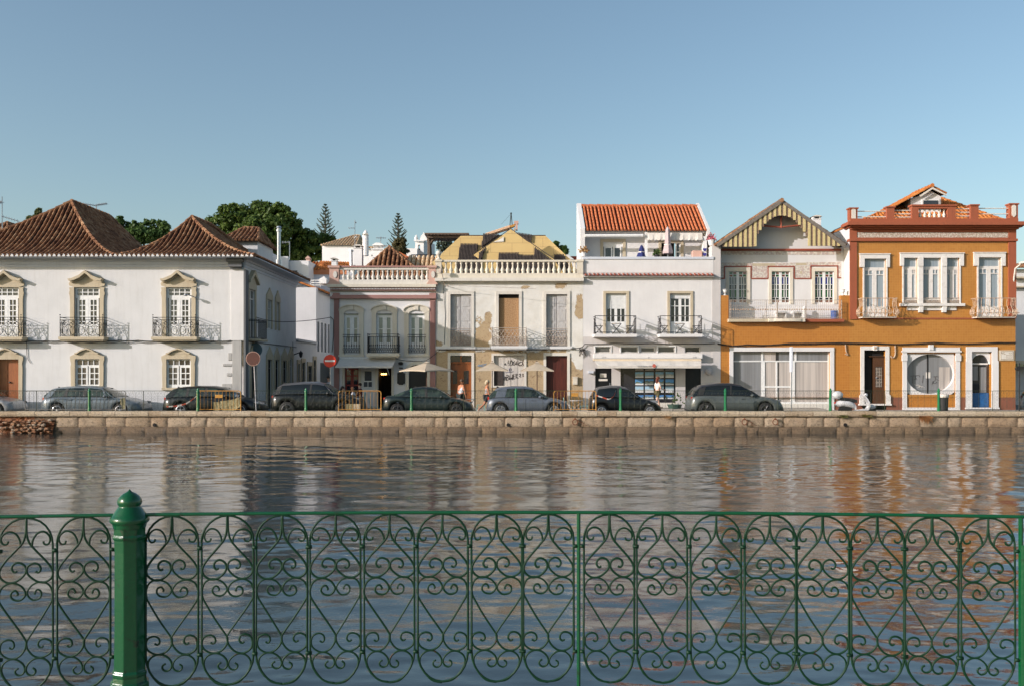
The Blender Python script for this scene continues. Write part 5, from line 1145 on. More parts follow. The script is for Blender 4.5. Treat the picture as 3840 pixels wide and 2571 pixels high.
# hood mouldings, frames
def hoodm(a, b, o0, o1, top, bot, y2):
    m = MB(); f.box(m, a, b, top, top+16, -.1, 0); f.box(m, a, o0, top+16, bot, -.1, 0); f.box(m, o1, b, top+16, bot, -.1, 0); f.box(m, a-2, b+2, top-3, top, -.14, .0)
    f.box(m, o0-5, o0, bot, y2, -.05, 0); f.box(m, o1, o1+5, bot, y2, -.05, 0); return m
hoodm(3223,3335,3240,3322,955,1003,1192).build('window_surround', M['wing'], OH)
m = hoodm(3374,3612,3388,3597,952,998,1140); f.box(m, 3440, 3458, 966, 1150, -.14, 0); f.box(m, 3527, 3547, 966, 1150, -.14, 0)
for a in (3440, 3528): f.box(m, a, a+18, 968, 1000, -.18, -.1)
f.box(m, 3372, 3612, 1139, 1149, -.24, 0); f.box(m, 3400, 3585, 1149, 1164, -.06, 0)
for a in (3441, 3528): f.poly(m, [(a,1149),(a+17,1149),(a+15,1172),(a+2,1172)], -.2, 0)
m.build('triple_window_surround', M['wing'], OH)
hoodm(3650,3768,3668,3752,950,998,1192).build('window_surround', M['wing'], OH)
def cas(a, b, y0, y1, yt, kind):
    c = (a+b)/2; bars = [(a,a+4,y0,y1),(b-4,b,y0,y1),(a,b,y0,y0+4),(a,b,yt,yt+9),(c-5,c+5,yt+9,y1)]
    if kind: bars += grid(a+4,c-5,yt+9,y1,1,1,3)+grid(c+5,b-4,yt+9,y1,1,1,3)+[(a+4,c-5,yt+26,yt+29),(c+5,b-4,yt+26,yt+29),((a+c)/2-1,(a+c)/2+1,yt+9,yt+27),((b+c)/2-1,(b+c)/2+1,yt+9,yt+27)]
    if y1 > 1180: bars.append((a+4,b-4,1150,1192))
    win(f, OH, bars, None, M['wing'], [M['gblue']], rec=.13, panes=[(a,b,y0,y1,0)])
cas(3240,3322,968,1192,1003,1); cas(3388,3440,965,1120,1000,1); cas(3458,3527,965,1120,1000,1); cas(3547,3597,965,1120,1000,1); cas(3668,3752,964,1192,998,1)
m = MB(); f.box(m, 3388, 3597, 1120, 1140, .05, .2); m.build('sill_wall', M['wing'], OH)
for a, b in ((3388,3440),(3458,3527),(3547,3597)): balcony(OH, f.x(a), f.x(b), YF, .02, f.z(1139), f.z(1118), False, None, M['irong'], 1, 4, .012)
for a, b in ((3219,3345),(3644,3786)):
    x0, x1 = f.x(a), f.x(b); zs, zt_ = f.z(1190), f.z(1122); s = MB(); s.box(x0, x1, YF-.62, YF, zs-.06, zs); bl = s.build('balcony', M['stone2'], OH); m = MB()
    P = [(0,-.02),(.10,.05),(.17,.22),(.12,.4),(-.02,.62),(.0,.82),(.03,1)]
    xs_ = [(x0+(x1-x0)*q/9, YF-.62, 0, -1) for q in range(10)]+[(x0, YF-.62+.62*q/4, -1, 0) for q in range(1,4)]+[(x1, YF-.62+.62*q/4, 1, 0) for q in range(1,4)]
    for X, Y, dx, dy in xs_: m.tube([(X+dx*o, Y+dy*o, zs+h*(zt_-zs)) for o, h in P], .014, 4)
    m.tube([(x0-.04,YF,zt_),(x0-.04,YF-.65,zt_),(x1+.04,YF-.65,zt_),(x1+.04,YF,zt_)], .022, 5); m.tube([(x0-.15,YF,zs+.2),(x0-.15,YF-.78,zs+.2),(x1+.15,YF-.78,zs+.2),(x1+.15,YF,zs+.2)], .014, 4)
    for q in range(7):
        cx_ = x0+(x1-x0)*(q+.5)/7; m.tube([(cx_+.1*math.cos(k*.785), YF-.76, zs+.26+.14*math.sin(k*.785)) for k in range(8)], .016, 4, closed=True)
    for X, s_ in ((x0,-1),(x1,1)):
        for q in range(3): m.tube([(X+s_*.14, YF-.15-q*.2+.07*math.cos(k*.785), zs+.26+.14*math.sin(k*.785)) for k in range(8)], .016, 4, closed=True)
    m.build('balcony_railing', M['irono'], bl)
# ground floor openings
m = MB(); f.surround(m, 3240, 3320, 1312, 1512, 14, 14); f.box(m, 3222, 3240, 1480, 1518, -.1, .01); f.box(m, 3320, 3338, 1480, 1518, -.1, .01); f.box(m, 3218, 3340, 1512.1, 1518, -.16, .3); f.box(m, 3273, 3287, 1296, 1313, -.12, .01); m.build('door_surround', M['wing'], OH)
m = MB(); f.box(m, 3276, 3284, 1300, 1308, -.14, -.12); m.build('number_tile', M['irono'], OH)
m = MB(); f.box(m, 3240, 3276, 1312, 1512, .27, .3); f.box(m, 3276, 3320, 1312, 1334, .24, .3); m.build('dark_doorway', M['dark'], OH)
m = MB(); f.box(m, 3277, 3319, 1337, 1512, .12, .18); f.box(m, 3262, 3320, 1334, 1337, .06, .2); f.box(m, 3284, 3312, 1348, 1368, .1, .12); f.box(m, 3284, 3312, 1460, 1500, .1, .12); f.box(m, 3282, 3314, 1408, 1414, .09, .12); d = m.build('door', M['woodd'], OH)
m = MB(); f.box(m, 3286, 3310, 1374, 1450, .105, .12); m.build('pane', M['gdark'], d); m = MB()
for q in range(4): f.box(m, 3288+q*6, 3289.5+q*6, 1376, 1450, .08, .1)
for y in (1380, 1392, 1404, 1420, 1432, 1445): f.box(m, 3286, 3310, y, y+1.5, .08, .1)
m.build('door_grille', M['irong'], d); m = MB(); m.ball((f.x(3288),YF+.06,f.z(1415)), .05); m.build('handle', M['metal'], d)
m = MB(); f.surround(m, 3400, 3583, 1318, 1526, 16, 16); f.box(m, 3383, 3599, 1526, 1537, -.06, .2); f.box(m, 3380, 3603, 1314, 1320, -.1, 0); f.box(m, 3481, 3497, 1293, 1312, -.14, 0)
f.box(m, 3381, 3401, 1330, 1352, -.09, 0); f.box(m, 3582, 3602, 1330, 1352, -.09, 0); m.build('shop_window_surround', M['white2'], OH)
m = MB(); cx_, cy_, rx, ry = 3491, 1401, 90, 74     # white panel with the oval opening
ov = [(cx_+rx*math.cos(q*math.pi/20)*(1 if abs(math.cos(q*math.pi/20)) < 2 else 1), cy_+ry*math.sin(q*math.pi/20)) for q in range(40)]
def rect_pt(a):
    c, s = math.cos(a), math.sin(a); t = min(91.5/abs(c) if abs(c) > 1e-6 else 1e9, (1478-cy_ if s > 0 else cy_-1318)/abs(s) if abs(s) > 1e-6 else 1e9); return (cx_+c*t, cy_+s*t)
for q in range(40):
    a0, a1 = q*math.pi/20, (q+1)*math.pi/20; A0, A1 = rect_pt(a0), rect_pt(a1); f.poly(m, [ov[q], A0, A1, ov[(q+1) % 40]], .08, .3)
m.build('oval_panel', M['white2'], OH)
m = MB(); f.box(m, 3400, 3583, 1478.2, 1526, .03, .1); m.build('tile_panel', M['ochre'], OH)
m = MB(); f.box(m, 3400, 3583, 1320, 1478, .29, .32); ow = m.build('oval_window', M['curt2'], OH); m = MB(); f.box(m, 3484, 3488, 1325, 1478, .26, .29); m.build('curtain_gap', M['dark'], ow); m = MB(); f.box(m, 3530, 3570, 1375, 1462, .275, .289); m.build('curtain_fold', M['curt'], ow); m = MB(); f.box(m, 3480, 3497, 1394, 1417, .27, .28); m.build('paper_notice', M['awn'], ow)
strokes('graffiti', OH, [[(3422,1408),(3440,1407),(3447,1406),(3453,1405),(3457,1412)],[(3428,1410),(3430,1422),(3429,1436)],[(3441,1407),(3440,1416),(3446,1418),(3436,1421)],[(3470,1405),(3468,1420),(3466,1434)],[(3508,1411),(3520,1410),(3528,1411)],[(3515,1411),(3514,1425),(3504,1430),(3512,1436),(3522,1430)],[(3520,1420),(3530,1426)],[(3502,1440),(3508,1430)]], YF+.27, .008, spray)
strokes('graffiti', OH, [[(3442,1446),(3450,1440),(3456,1445),(3450,1453),(3446,1450)],[(3456,1452),(3460,1444),(3464,1450),(3470,1446)],[(3436,1440),(3476,1452)]], YF+.268, .008, M['awn'])
m = MB(); f.surround(m, 3643, 3718, 1318, 1526, 21, 18, -.07); f.box(m, 3619, 3643, 1352, 1526, -.09, -.07); f.box(m, 3718, 3742, 1352, 1526, -.09, -.07); f.box(m, 3618, 3745, 1526.1, 1532, -.12, .3)
for q in range(12):
    a0, a1 = math.pi*q/12, math.pi*(q+1)/12; p = lambda a: (3680+35*math.cos(a), 1364-36*math.sin(a))
    def o(a):
        c, s = math.cos(a), math.sin(a); t = min(37.5/abs(c) if abs(c) > 1e-6 else 1e9, 46/abs(s) if abs(s) > 1e-6 else 1e9); return (3680+c*t, 1364-s*t)
    f.poly(m, [p(a0), o(a0), o(a1), p(a1)], .1, .3)
m.build('door_surround', M['white2'], OH)
m = MB(); f.box(m, 3643, 3718, 1318, 1526, .27, .3); d = m.build('glass_door', M['gdark'], OH); m = MB(); f.box(m, 3646, 3715, 1472, 1526, .22, .265); m.build('blue_door_panel', paint('blue_door_paint', (.03,.13,.33), (.02,.07,.2), .3, 5, coat=.4), d); m = MB(); f.box(m, 3646, 3712, 1360, 1366, .22, .265); m.build('transom_bar', M['wing'], d); m = MB(); f.box(m, 3648, 3675, 1372, 1425, .25, .268); f.box(m, 3682, 3706, 1375, 1470, .25, .268); m.build('door_poster', M['curt2'], d)
SN = thing('street_name_plaque', 'cream tiled street name plaque near the right corner of the ochre house', 'plaque', (f.x(3774), YF, f.z(1350)))
m = MB(); f.box(m, 3745, 3802, 1312, 1351, -.05, 0); m.build('frame', M['stone'], SN); m = MB(); f.box(m, 3749, 3799, 1315, 1348, -.06, -.04); m.build('tile_field', M['stone2'], SN)
brn = paint('brown_tile_ink', (.30,.17,.10), (.22,.2,.12), .5, 30)
m = MB()
for a, b, y0, y1 in ((3751,3798,1316,1317.6),(3751,3798,1345.5,1347),(3751,3752.4,1317,1346),(3796,3797.6,1317,1346)): f.box(m, a, b, y0, y1, -.064, -.058)
for (x_, y_) in ((3755,1322),(3759,1325),(3763,1321),(3766,1327)): f.box(m, x_-2, x_+2, y_-1.5, y_+1.5, -.064, -.058)
m.build('painted_border', brn, SN)
for s_, y_ in (('RUA', 1326.5), ('BORDA', 1334), ("D'ÁGUA", 1342)): text(s_, 'plaque_lettering', f.x(3793), YF-.06, f.z(y_), .095, brn, SN, 'RIGHT', ext=.003)
FC = thing('facade_cable', 'thick dark cables sagging along the ochre tiled house fronts', 'cable', (f.x(3300), YF, f.z(1288)))
m = MB(); sagline(m, [(f.x(2690),YF-.08,f.z(1288)),(f.x(2745),YF-.08,f.z(1297)),(f.x(2800),YF-.08,f.z(1292)),(f.x(2880),YF-.08,f.z(1294)),(f.x(2960),YF-.08,f.z(1287)),(f.x(3150),YF-.08,f.z(1285)),(f.x(3290),YF-.1,f.z(1287)),(f.x(3370),YF-.1,f.z(1291)),(f.x(3500),YF-.1,f.z(1284)),(f.x(3620),YF-.1,f.z(1289)),(f.x(3740),YF-.1,f.z(1284)),(f.x(3806),YF-.1,f.z(1284))], .032, .01, 3); m.build('main_cable', M['cable'], FC); m = MB()
sagline(m, [(f.x(2690),YF-.06,f.z(1291)),(f.x(2800),YF-.06,f.z(1302)),(f.x(2900),YF-.06,f.z(1291)),(f.x(3100),YF-.06,f.z(1289)),(f.x(3806),YF-.06,f.z(1286))], .016, .03, 4)
m.build('thin_cable', M['cable'], FC)
for px, lab, L in ((3172,'rusty hook of cable hanging on the ochre wall left of the brown door',[(3169,1292),(3172,1318),(3178,1330),(3168,1326)]),(3355,'curled conduit hanging right of the brown door',[(3355,1295),(3356,1325),(3351,1338),(3343,1340),(3339,1333)])):
    m = MB(); m.tube([(f.x(a),YF-.06,f.z(b)) for a, b in curve_pts(L, 4)], .035, 6); tag(m.build('hanging_conduit', M['irono'], None), lab, 'conduit')
# roof with dormer
yr0 = 54.9; g5 = Fac(yr0)
m = MB(); s = MB(); za = WZ(838,yr0); zt5 = WZ(742,58.5)
A0, A1 = (WX(3212,yr0),yr0,za), (WX(3790,yr0),yr0,za); Tp = [(WX(3440,58.6),58.6,zt5),(WX(3520,58.6),58.6,zt5)]
tile_face(m, s, A0, A1, Tp, .24, .08); tile_face(m, s, (A0[0],62.5,za), A0, [Tp[0],Tp[0]][:1], .24, .08); tile_face(m, s, A1, (A1[0],62.5,za), [Tp[1]], .24, .08)
o = s.build('roof', M['rRedD'], OH); ridge_line(m, A0, Tp[0], .12); ridge_line(m, A1, Tp[1], .12); m.build('roof_tiles', M['rOr'], o)
gd = Fac(56.2); m = MB(); gd.box(m, 3415, 3528, 745, 800, 0, 2.2); m.prism([(gd.x(3415),gd.z(745)),(gd.x(3528),gd.z(745)),(gd.x(3528),gd.z(737)),(gd.x(3488),gd.z(716)),(gd.x(3450),gd.z(735))], 56.2, 58); dm = m.build('dormer', M['white2'], OH)
m = MB(); gd.box(m, 3455, 3522, 748, 778, -.04, .02); m.build('dormer_frame', M['winw'], dm); m = MB(); gd.box(m, 3461, 3517, 753, 776, -.06, -.03); m.build('pane', M['gdark'], dm)
m = MB(); s = MB(); xa = gd.x(3489); zk = gd.z(703); tile_face(m, s, (WX(3330,56),55.95,WZ(789,56)), (WX(3330,56),59,WZ(789,56)), [(xa,55.95,zk),(xa,59,zk)], .24, .08); tile_face(m, s, (gd.x(3541),59,gd.z(730)), (gd.x(3541),55.95,gd.z(730)), [(xa,59,zk),(xa,55.95,zk)], .24, .08)
ridge_line(m, (xa,55.9,zk+.04), (xa,59,zk+.04), .12); o = s.build('dormer_roof', M['rDark'], dm); m.build('roof_tiles', M['rOr'], dm)
m = MB(); gd.poly(m, [(3440,738),(3489,706),(3541,733),(3541,738),(3489,713),(3446,742)], -.3, -.22); m.build('dormer_verge', M['stone2'], dm)
m = MB(); m.tube([(f.x(3800),YF-.02,f.z(1058)),(f.x(3797),YF-.3,f.z(1010)),(f.x(3806),YF-.9,f.z(990))], .05, 6); m.box(f.x(3796), f.x(3824), YF-1.4, YF-.7, f.z(996), f.z(989))
tag(m.build('wall_street_lamp', M['stone2'], None), 'beige street lamp bracket on the right corner of the ochre house', 'lamp')
# =====================================================================================
# Houses beyond the right edge
# =====================================================================================
g = Fac(64.); EH = thing('cream_house', 'cream shop house with green lettering seen past the right corner', 'house', (g.x(3900), 64, 0))
m = MB(); g.wall(m, 3780, 4200, 1180, 1560, [], .2); m.build('wall', M['white2'], EH); m = MB(); g.box(m, 3780, 4200, 1352, 1362, -1.2, 0); g.box(m, 3780, 4200, 1362, 1374, -1.22, -1.15); cn = m.build('canopy', M['awnc'], EH)
text('CERIZA', 'canopy_lettering', WX(3806,62.7), 62.76, WZ(1372,62.7), .2, paint('faded_green_ink', (.30,.42,.16), (.5,.42,.12), .7), cn)
g = Fac(80.); NH = thing('white_roofed_house', 'white house with brown tiled eaves at the right edge of the picture', 'house', (g.x(3830), 80, 0))
m = MB(); g.wall(m, 3760, 4200, 1010, 1560, [], .2); m.build('wall', M['white'], NH)
m = MB(); s = MB(); tile_face(m, s, (g.x(3750),79.5,g.z(1008)), (g.x(4200),79.5,g.z(1008)), [(g.x(3830),83,g.z(980)),(g.x(4100),83,g.z(980))], .35, .12); o = s.build('roof', M['rDark'], NH); m.build('roof_tiles', M['rOld'], o)
m = MB(); g.box(m, 3812, 3840, 1198, 1240, -.05, .01); m.build('window', M['gdark'], NH); m = MB(); g.box(m, 3780, 4200, 1040, 1046, -.5, 0); g.box(m, 3780, 4200, 1075, 1080, -.4, 0); m.build('ledge', M['stone'], NH)
# =====================================================================================
# Setting: ground, water, quay
# =====================================================================================
ZW = -.788; YC = 44.4
def ground_mat(name, c, c2, sc=1.2, bs=.4):
    m, nt, b = base_mat(name); v = pos(nt)
    a = ramp(nt, noise(nt, v, sc, 8, .65), [(.35, c), (.7, c2)]); f2 = ramp(nt, noise(nt, v, 40, 3), [(.45,(.75,.75,.75)),(.6,(1,1,1))])
    mx = nt.nodes.new('ShaderNodeMix'); mx.data_type = 'RGBA'; mx.blend_type = 'MULTIPLY'; mx.inputs[0].default_value = .5; nt.links.new(a, mx.inputs[6]); nt.links.new(f2, mx.inputs[7]); nt.links.new(mx.outputs[2], b.inputs['Base Color'])
    b.inputs['Roughness'].default_value = .9; bump(nt, b, noise(nt, v, 25, 4), bs, .02); return m
M['asph'] = ground_mat('worn_asphalt', (.12,.115,.11), (.19,.18,.165)); M['pave'] = ground_mat('limestone_pavement', (.42,.38,.32), (.32,.28,.23), 2.5)
m = MB(); m.quad((-900,YC+.55,G0),(900,YC+.55,G0),(900,2500,G0),(-900,2500,G0)); struct(m, 'road', M['asph'])
m = MB(); m.box(WX(1237,YF)-.2, WX(3060,YF), 51.9, YF+.02, -.2, .08); m.box(WX(3060,YF)+.005, WX(3809,YF)+1, 52.6, YF+.02, -.2, -.05); struct(m, 'pavement', M['pave'])
m = MB(); m.box(-900, 900, -60, 5.42, -3, .12); struct(m, 'promenade', M['pave'])
def water_mat():
    m, nt, b = base_mat('river_water'); 
    nt.links.new(ramp(nt, noise(nt, pos(nt,(.05,.09,1)), 1., 4), [(.35,(.026,.034,.030)),(.7,(.016,.030,.037))]), b.inputs['Base Color'])
    b.inputs['Roughness'].default_value = .02; b.inputs['IOR'].default_value = 1.75; b.inputs['Specular IOR Level'].default_value = .5
    n1 = noise(nt, pos(nt, (.55, 1.8, 1)), WV[0], 2, .45, .4); n2 = noise(nt, pos(nt, (1.1, 2.6, 1)), WV[1], 4, .55, .6); n3 = noise(nt, pos(nt, (1.5, 2.6, 1)), WV[2], 3, .5)
    patch = ramp(nt, noise(nt, pos(nt, (.05,.16,1)), 1.2, 3), [(.35,(.35,.35,.35)),(.65,(1.3,1.3,1.3))])
    h = mth(nt, 'MULTIPLY', mth(nt, 'MULTIPLY', n3, WV[5]), patch)
    bump(nt, b, h, 1., 1.); return m
WV = (1.0, 2.4, 9., .030, .0065, .0022)
def river():
    # real ripples: a sum of small wind waves, shorter ones patchy
    rg = np.random.default_rng(4); ys = [5.3]
    while ys[-1] < YC+.4: ys.append(ys[-1]+.045+.0024*(ys[-1]-5.3))
    Y = np.array(ys); X = np.arange(-35, 35.01, .085); gx, gy = np.meshgrid(X, Y); z = np.zeros_like(gx)
    patch = .75+.45*np.sin(gx*.11+gy*.23+1.)*np.sin(gy*.31-gx*.07)+.2*np.sin(gx*.4+2*np.sin(gy*.5))
    for lo, hi, n, s, pt in WAVES:
        for i in range(n):
            L = lo*(hi/lo)**rg.random(); k = 2*np.pi/L; a = rg.normal()*.55+.12; A = s/np.sqrt(n)*1.414/k
            z += A*np.sin(k*(gy*np.cos(a)+gx*np.sin(a))+rg.random()*6.28)*(patch if pt else 1)
    edge = np.clip(np.minimum(35-np.abs(gx), gy-5.3)/1., 0, 1); V = np.stack([gx, gy, ZW+z*edge], -1).reshape(-1,3)
    nx, ny = len(X), len(Y); i = (np.arange(ny-1)[:,None]*nx+np.arange(nx-1)[None,:]).ravel(); Q = np.stack([i, i+1, i+nx+1, i+nx], -1).ravel()
    me = bpy.data.meshes.new('river'); me.vertices.add(len(V)); me.vertices.foreach_set('co', V.ravel()); me.loops.add(len(Q)); me.loops.foreach_set('vertex_index', Q); q = len(Q)//4; me.polygons.add(q); me.polygons.foreach_set('loop_start', np.arange(q)*4); me.polygons.foreach_set('loop_total', np.full(q,4)); me.polygons.foreach_set('use_smooth', np.ones(q, bool)); me.update()
    wm = water_mat(); me.materials.append(wm); o = bpy.data.objects.new('river', me); C.objects.link(o); o['kind'] = 'structure'
    for sx in (-1, 1): m = MB(); m.quad((35*sx,5.3,ZW),(900*sx,5.3,ZW),(900*sx,YC+.4,ZW),(35*sx,YC+.4,ZW)); struct(m, 'river', wm)
WAVES = ((.9,2.4,14,.025,0),(.32,.8,24,.038,1),(.12,.30,30,.050,1))
river()
# quay wall: rounded coping stones, a course of rough blocks, a wet lower course
QW = thing('quay_wall', 'low river wall of rough stone blocks with a rounded pale coping', 'wall', (0, YC, ZW)) 
def stonem(name, cols, wet=False, dirt=(.12,.09,.06)):
    m, nt, b = base_mat(name); v = pos(nt); g = nt.nodes.new('ShaderNodeNewGeometry')
    a = mth(nt, 'ADD', mth(nt, 'MULTIPLY', noise(nt, v, 2.2, 9, .8), .6), mth(nt, 'MULTIPLY', g.outputs['Random Per Island'], .45))
    c = ramp(nt, a, [(.25, cols[0]), (.5, cols[1]), (.72, cols[2])])
    s = ramp(nt, noise(nt, v, 13, 8, .8), [(.50,(0,0,0)),(.62,(1,1,1))]); nt.links.new(mixc(nt, mth(nt,'MULTIPLY',s,.8), c, dirt), b.inputs['Base Color'])
    b.inputs['Roughness'].default_value = .4 if wet else .92; b.inputs['Specular IOR Level'].default_value = .3
    bump(nt, b, noise(nt, v, 10, 9, .85), 1., .12); return m
M['coping'] = stonem('pale_coping_stone', [(.56,.45,.31),(.64,.53,.39),(.46,.34,.22)], dirt=(.2,.14,.09)); M['blocks'] = stonem('rough_block_stone', [(.40,.29,.19),(.54,.42,.30),(.44,.31,.20)]); M['wetst'] = stonem('wet_weedy_stone', [(.11,.08,.05),(.20,.14,.09),(.26,.18,.11)], True, (.03,.028,.018))
m = MB(); x = -33.
while x < 33:
    w = rnd.uniform(.5, .95); dz = rnd.uniform(-.008,.008); dy = rnd.uniform(-.012,.012)
    P = [(YC+.6,-.02),(YC-.02,-.02),(YC-.07+dy,.03),(YC-.085+dy,.12),(YC-.06+dy,.2+dz),(YC+.0,.232+dz),(YC+.6,.236+dz)]
    m.prism(P, x+.008, x+w-.008, 'x'); x += w
m.box(-900,-33,YC,YC+.6,-.02,.236); m.box(33,900,YC,YC+.6,-.02,.236)
m.build('coping', M['coping'], QW)
def block(mb, x0, x1, z0, z1, y, bulge=.035):
    nx = max(3, int((x1-x0)/.12)); nz = 6; vs = []
    for j in range(nz+1):
        for i in range(nx+1):
            u, v = i/nx, j/nz; e = min(min(u,1-u)*(x1-x0), min(v,1-v)*(z1-z0)); k = min(1, e/.04)
            vs.append((x0+(x1-x0)*u, y-.04*k-(rnd.uniform(0,bulge) if 0 < i < nx and 0 < j < nz else 0)+.03, z0+(z1-z0)*v))
    mb.add(vs, [(j*(nx+1)+i, j*(nx+1)+i+1, (j+1)*(nx+1)+i+1, (j+1)*(nx+1)+i) for j in range(nz) for i in range(nx)])
XRUB = WX(207, YC)
drains = [WX(p, YC) for p in (579, 1906, 3170)]
m = MB(); x = XRUB
while x < 32:
    w = rnd.choice((.6,.75,.85,1.0,1.15,1.35))*rnd.uniform(.9,1.1)
    block(m, x+.006, x+w-.006, -.505, -.03, YC+.05); x += w
m.build('block_course', M['blocks'], QW, smooth=True)
m = MB(); x = XRUB-.8
while x < 32:
    w = rnd.uniform(.5, 1.3); block(m, x+.008, x+w-.008, ZW-.25, -.512, YC+.02, .035); x += w
m.build('wet_course', M['wetst'], QW, smooth=True)
m = MB(); m.box(XRUB-1, 900, YC+.07, YC+.55, -2, -.021); m.box(-900, XRUB-1, YC+.2, YC+.55, -2, -.021); m.build('joint_mortar', M['wetst'], QW)
m = MB()
for x in drains: m.tube([(x,YC+.001,-.40),(x,YC+.1,-.40)], .085, 14)
m.build('drain_hole', M['dark'], QW)
RW = thing('rubble_wall', 'collapsed rusty brown rubble section of river wall at the left end', 'wall', (XRUB-3, YC, ZW)); m = MB(); nx, nz = 90, 22; vs = []
for j in range(nz+1):
    for i in range(nx+1):
        u, v = i/nx, j/nz; x = -33+(XRUB-.05+33)*u; z = ZW-.25+(-.03-(ZW-.25))*v
        vs.append((x, YC-.12*(1-v)**1.5-.28*(1-v)*(.4+.6*math.sin(x*1.3)**2)+.1+rnd.uniform(-.07,.07)*(1 if v < .97 else 0), z+rnd.uniform(-.02,.02)))
m.add(vs, [(j*(nx+1)+i, j*(nx+1)+i+1, (j+1)*(nx+1)+i+1, (j+1)*(nx+1)+i) for j in range(nz) for i in range(nx)])
m.build('rubble_face', stonem('rusty_rubble', [(.14,.05,.025),(.32,.12,.05),(.42,.27,.17)], dirt=(.05,.02,.012)), RW)
m = MB()
for q in range(170):
    x = rnd.uniform(-25, XRUB-.2); z = rnd.uniform(ZW, -.15); r = rnd.uniform(.03,.1); m.ball((x, YC-.1-.2*(-.03-z)/.9+rnd.uniform(-.05,.08), z), r*1.4, r, r*.7, 6, 4)
m.build('loose_stones', stonem('loose_rubble', [(.2,.07,.03),(.45,.24,.13),(.5,.4,.3)]), RW)
for px, lab in ((2156,'rusty mooring ring and loop on the river wall in the middle of the picture'),(2790,'rusty mooring hook below the grey crossover car'),(2905,'round rusty mooring ring on the river wall left of the scooter')):
    m = MB(); x = WX(px,YC); m.tube([(x+.12*math.cos(q*.524), YC-.12, -.26+.13*math.sin(q*.524)) for q in range(12)], .022, 5, closed=True); m.ball((x, YC-.1, -.12), .05)
    if px < 2900: m.tube([(x+.05,YC-.1,-.15),(x+.35,YC-.12,-.3),(x+.55,YC-.12,-.42),(x+.3,YC-.12,-.38)], .015, 5)
    tag(m.build('mooring_ring', paint('rust', (.22,.075,.03), (.1,.04,.02), .8, 9), None), lab, 'mooring ring', 'mooring rings on the river wall')
def tuft(name, label, px, py, w, n, leafc, cat='weed', hang=.25, up=.12):
    x, z = WX(px,YC-.1), WZ(py,YC-.1); m = MB(); q_ = random.Random(px)
    for i in range(n):
        a = q_.uniform(-1,1)*q_.random()**.5; b0 = Vector((x+a*w*.6, YC-.07, z+q_.uniform(-.05,.05))); t = b0+Vector((a*w*.3+q_.uniform(-.06,.06), -q_.uniform(.02,.12), q_.uniform(-hang,up)*q_.random())); s = Vector((.013,0,.01)); m.quad(b0-s, b0+s, t+s*.3)
    tag(m.build(name, leafc, None), label, cat, 'weeds growing on the river wall')
tuft('weed_tuft', 'green tuft of weed on the coping left of the round drain hole', 3160, 1559, .35, 130, leafm('weed_green', [(.10,.12,.03),(.16,.17,.05),(.22,.19,.08)]), hang=.15)
tuft('weed_tuft', 'green tuft of weed on the coping below the scooter', 3250, 1557, .4, 130, leafm('weed_green_yellow', [(.12,.12,.03),(.19,.17,.06),(.25,.2,.09)]), hang=.15)
tuft('weed_tuft', 'dry orange-brown weed hanging from the coping near the litter bin', 3470, 1562, .5, 220, leafm('weed_dry', [(.25,.10,.03),(.34,.16,.06),(.18,.1,.04)]), hang=.5)
tuft('weed_tuft', 'small dry weed below the coping in the middle of the river wall', 2500, 1562, .3, 50, ldry, hang=.2)
# =====================================================================================
# Scrollwork panel (one mesh shared by the near and the far railing)
# =====================================================================================
SU = .0012054
def scroll_paths():
    S = []
    def add(pts, r=.0042, n=4): S.append((curve_pts(pts, n), r))
    oval = [(-115,520)]+[(-115*math.cos(a), 520-118*math.sin(a)) for a in (math.pi*q/12 for q in range(1,12))]+[(115,520),(115,1030)]+[(115*math.cos(a), 1030+140*math.sin(a)) for a in (math.pi*q/12 for q in range(1,12))]+[(-115,1030)]
    S.append((oval+[oval[0]], .0046))
    for s in (-1, 1):
        f_ = lambda L: [(s*a, b) for a, b in L]
        add(f_([(1,404),(3,470),(14,512),(42,548),(82,592),(104,622),(113,648),(105,672),(78,690),(44,686),(12,660),(2,636),(10,614),(34,603),(54,612),(60,630),(50,645),(38,640)]), .0046)
        add(f_([(24,532),(28,500),(46,472),(74,464),(98,480),(104,502),(94,520),(78,518),(74,506)]))
        add(f_([(0,960),(4,945),(60,860),(100,796),(113,768),(113,735),(98,704),(64,690),(26,702),(4,730),(8,752),(28,768),(54,764),(66,748),(62,730),(46,724),(36,738),(40,744)]))
        add(f_([(0,955),(4,985),(30,1017),(66,1027),(100,1010),(112,985),(105,955),(80,943),(58,950),(52,970),(62,982),(74,976)]))
        add(f_([(2,1171),(50,1160),(88,1118),(104,1080),(98,1050),(72,1030),(40,1030),(12,1050),(2,1075),(10,1095),(28,1102),(42,1092),(42,1078),(30,1070)]))
    return S
SPATH = scroll_paths()
def scroll_mesh(mb, ox, oy, oz, n=5, dirv=(1,0), rs=1.):
    P = lambda p: (ox+p[0]*SU*dirv[0], oy+p[0]*SU*dirv[1], oz-(p[1]-402)*SU)
    for pts, r in SPATH: mb.tube([P(p) for p in pts], r*rs, n, caps=True)
    for y in (549, 1031):
        a, b = P((113,y)), P((134,y)); mb.tube([a, b], .0085*rs, 5)
        a, b = P((-113,y)), P((-134,y)); mb.tube([a, b], .0085*rs, 5)
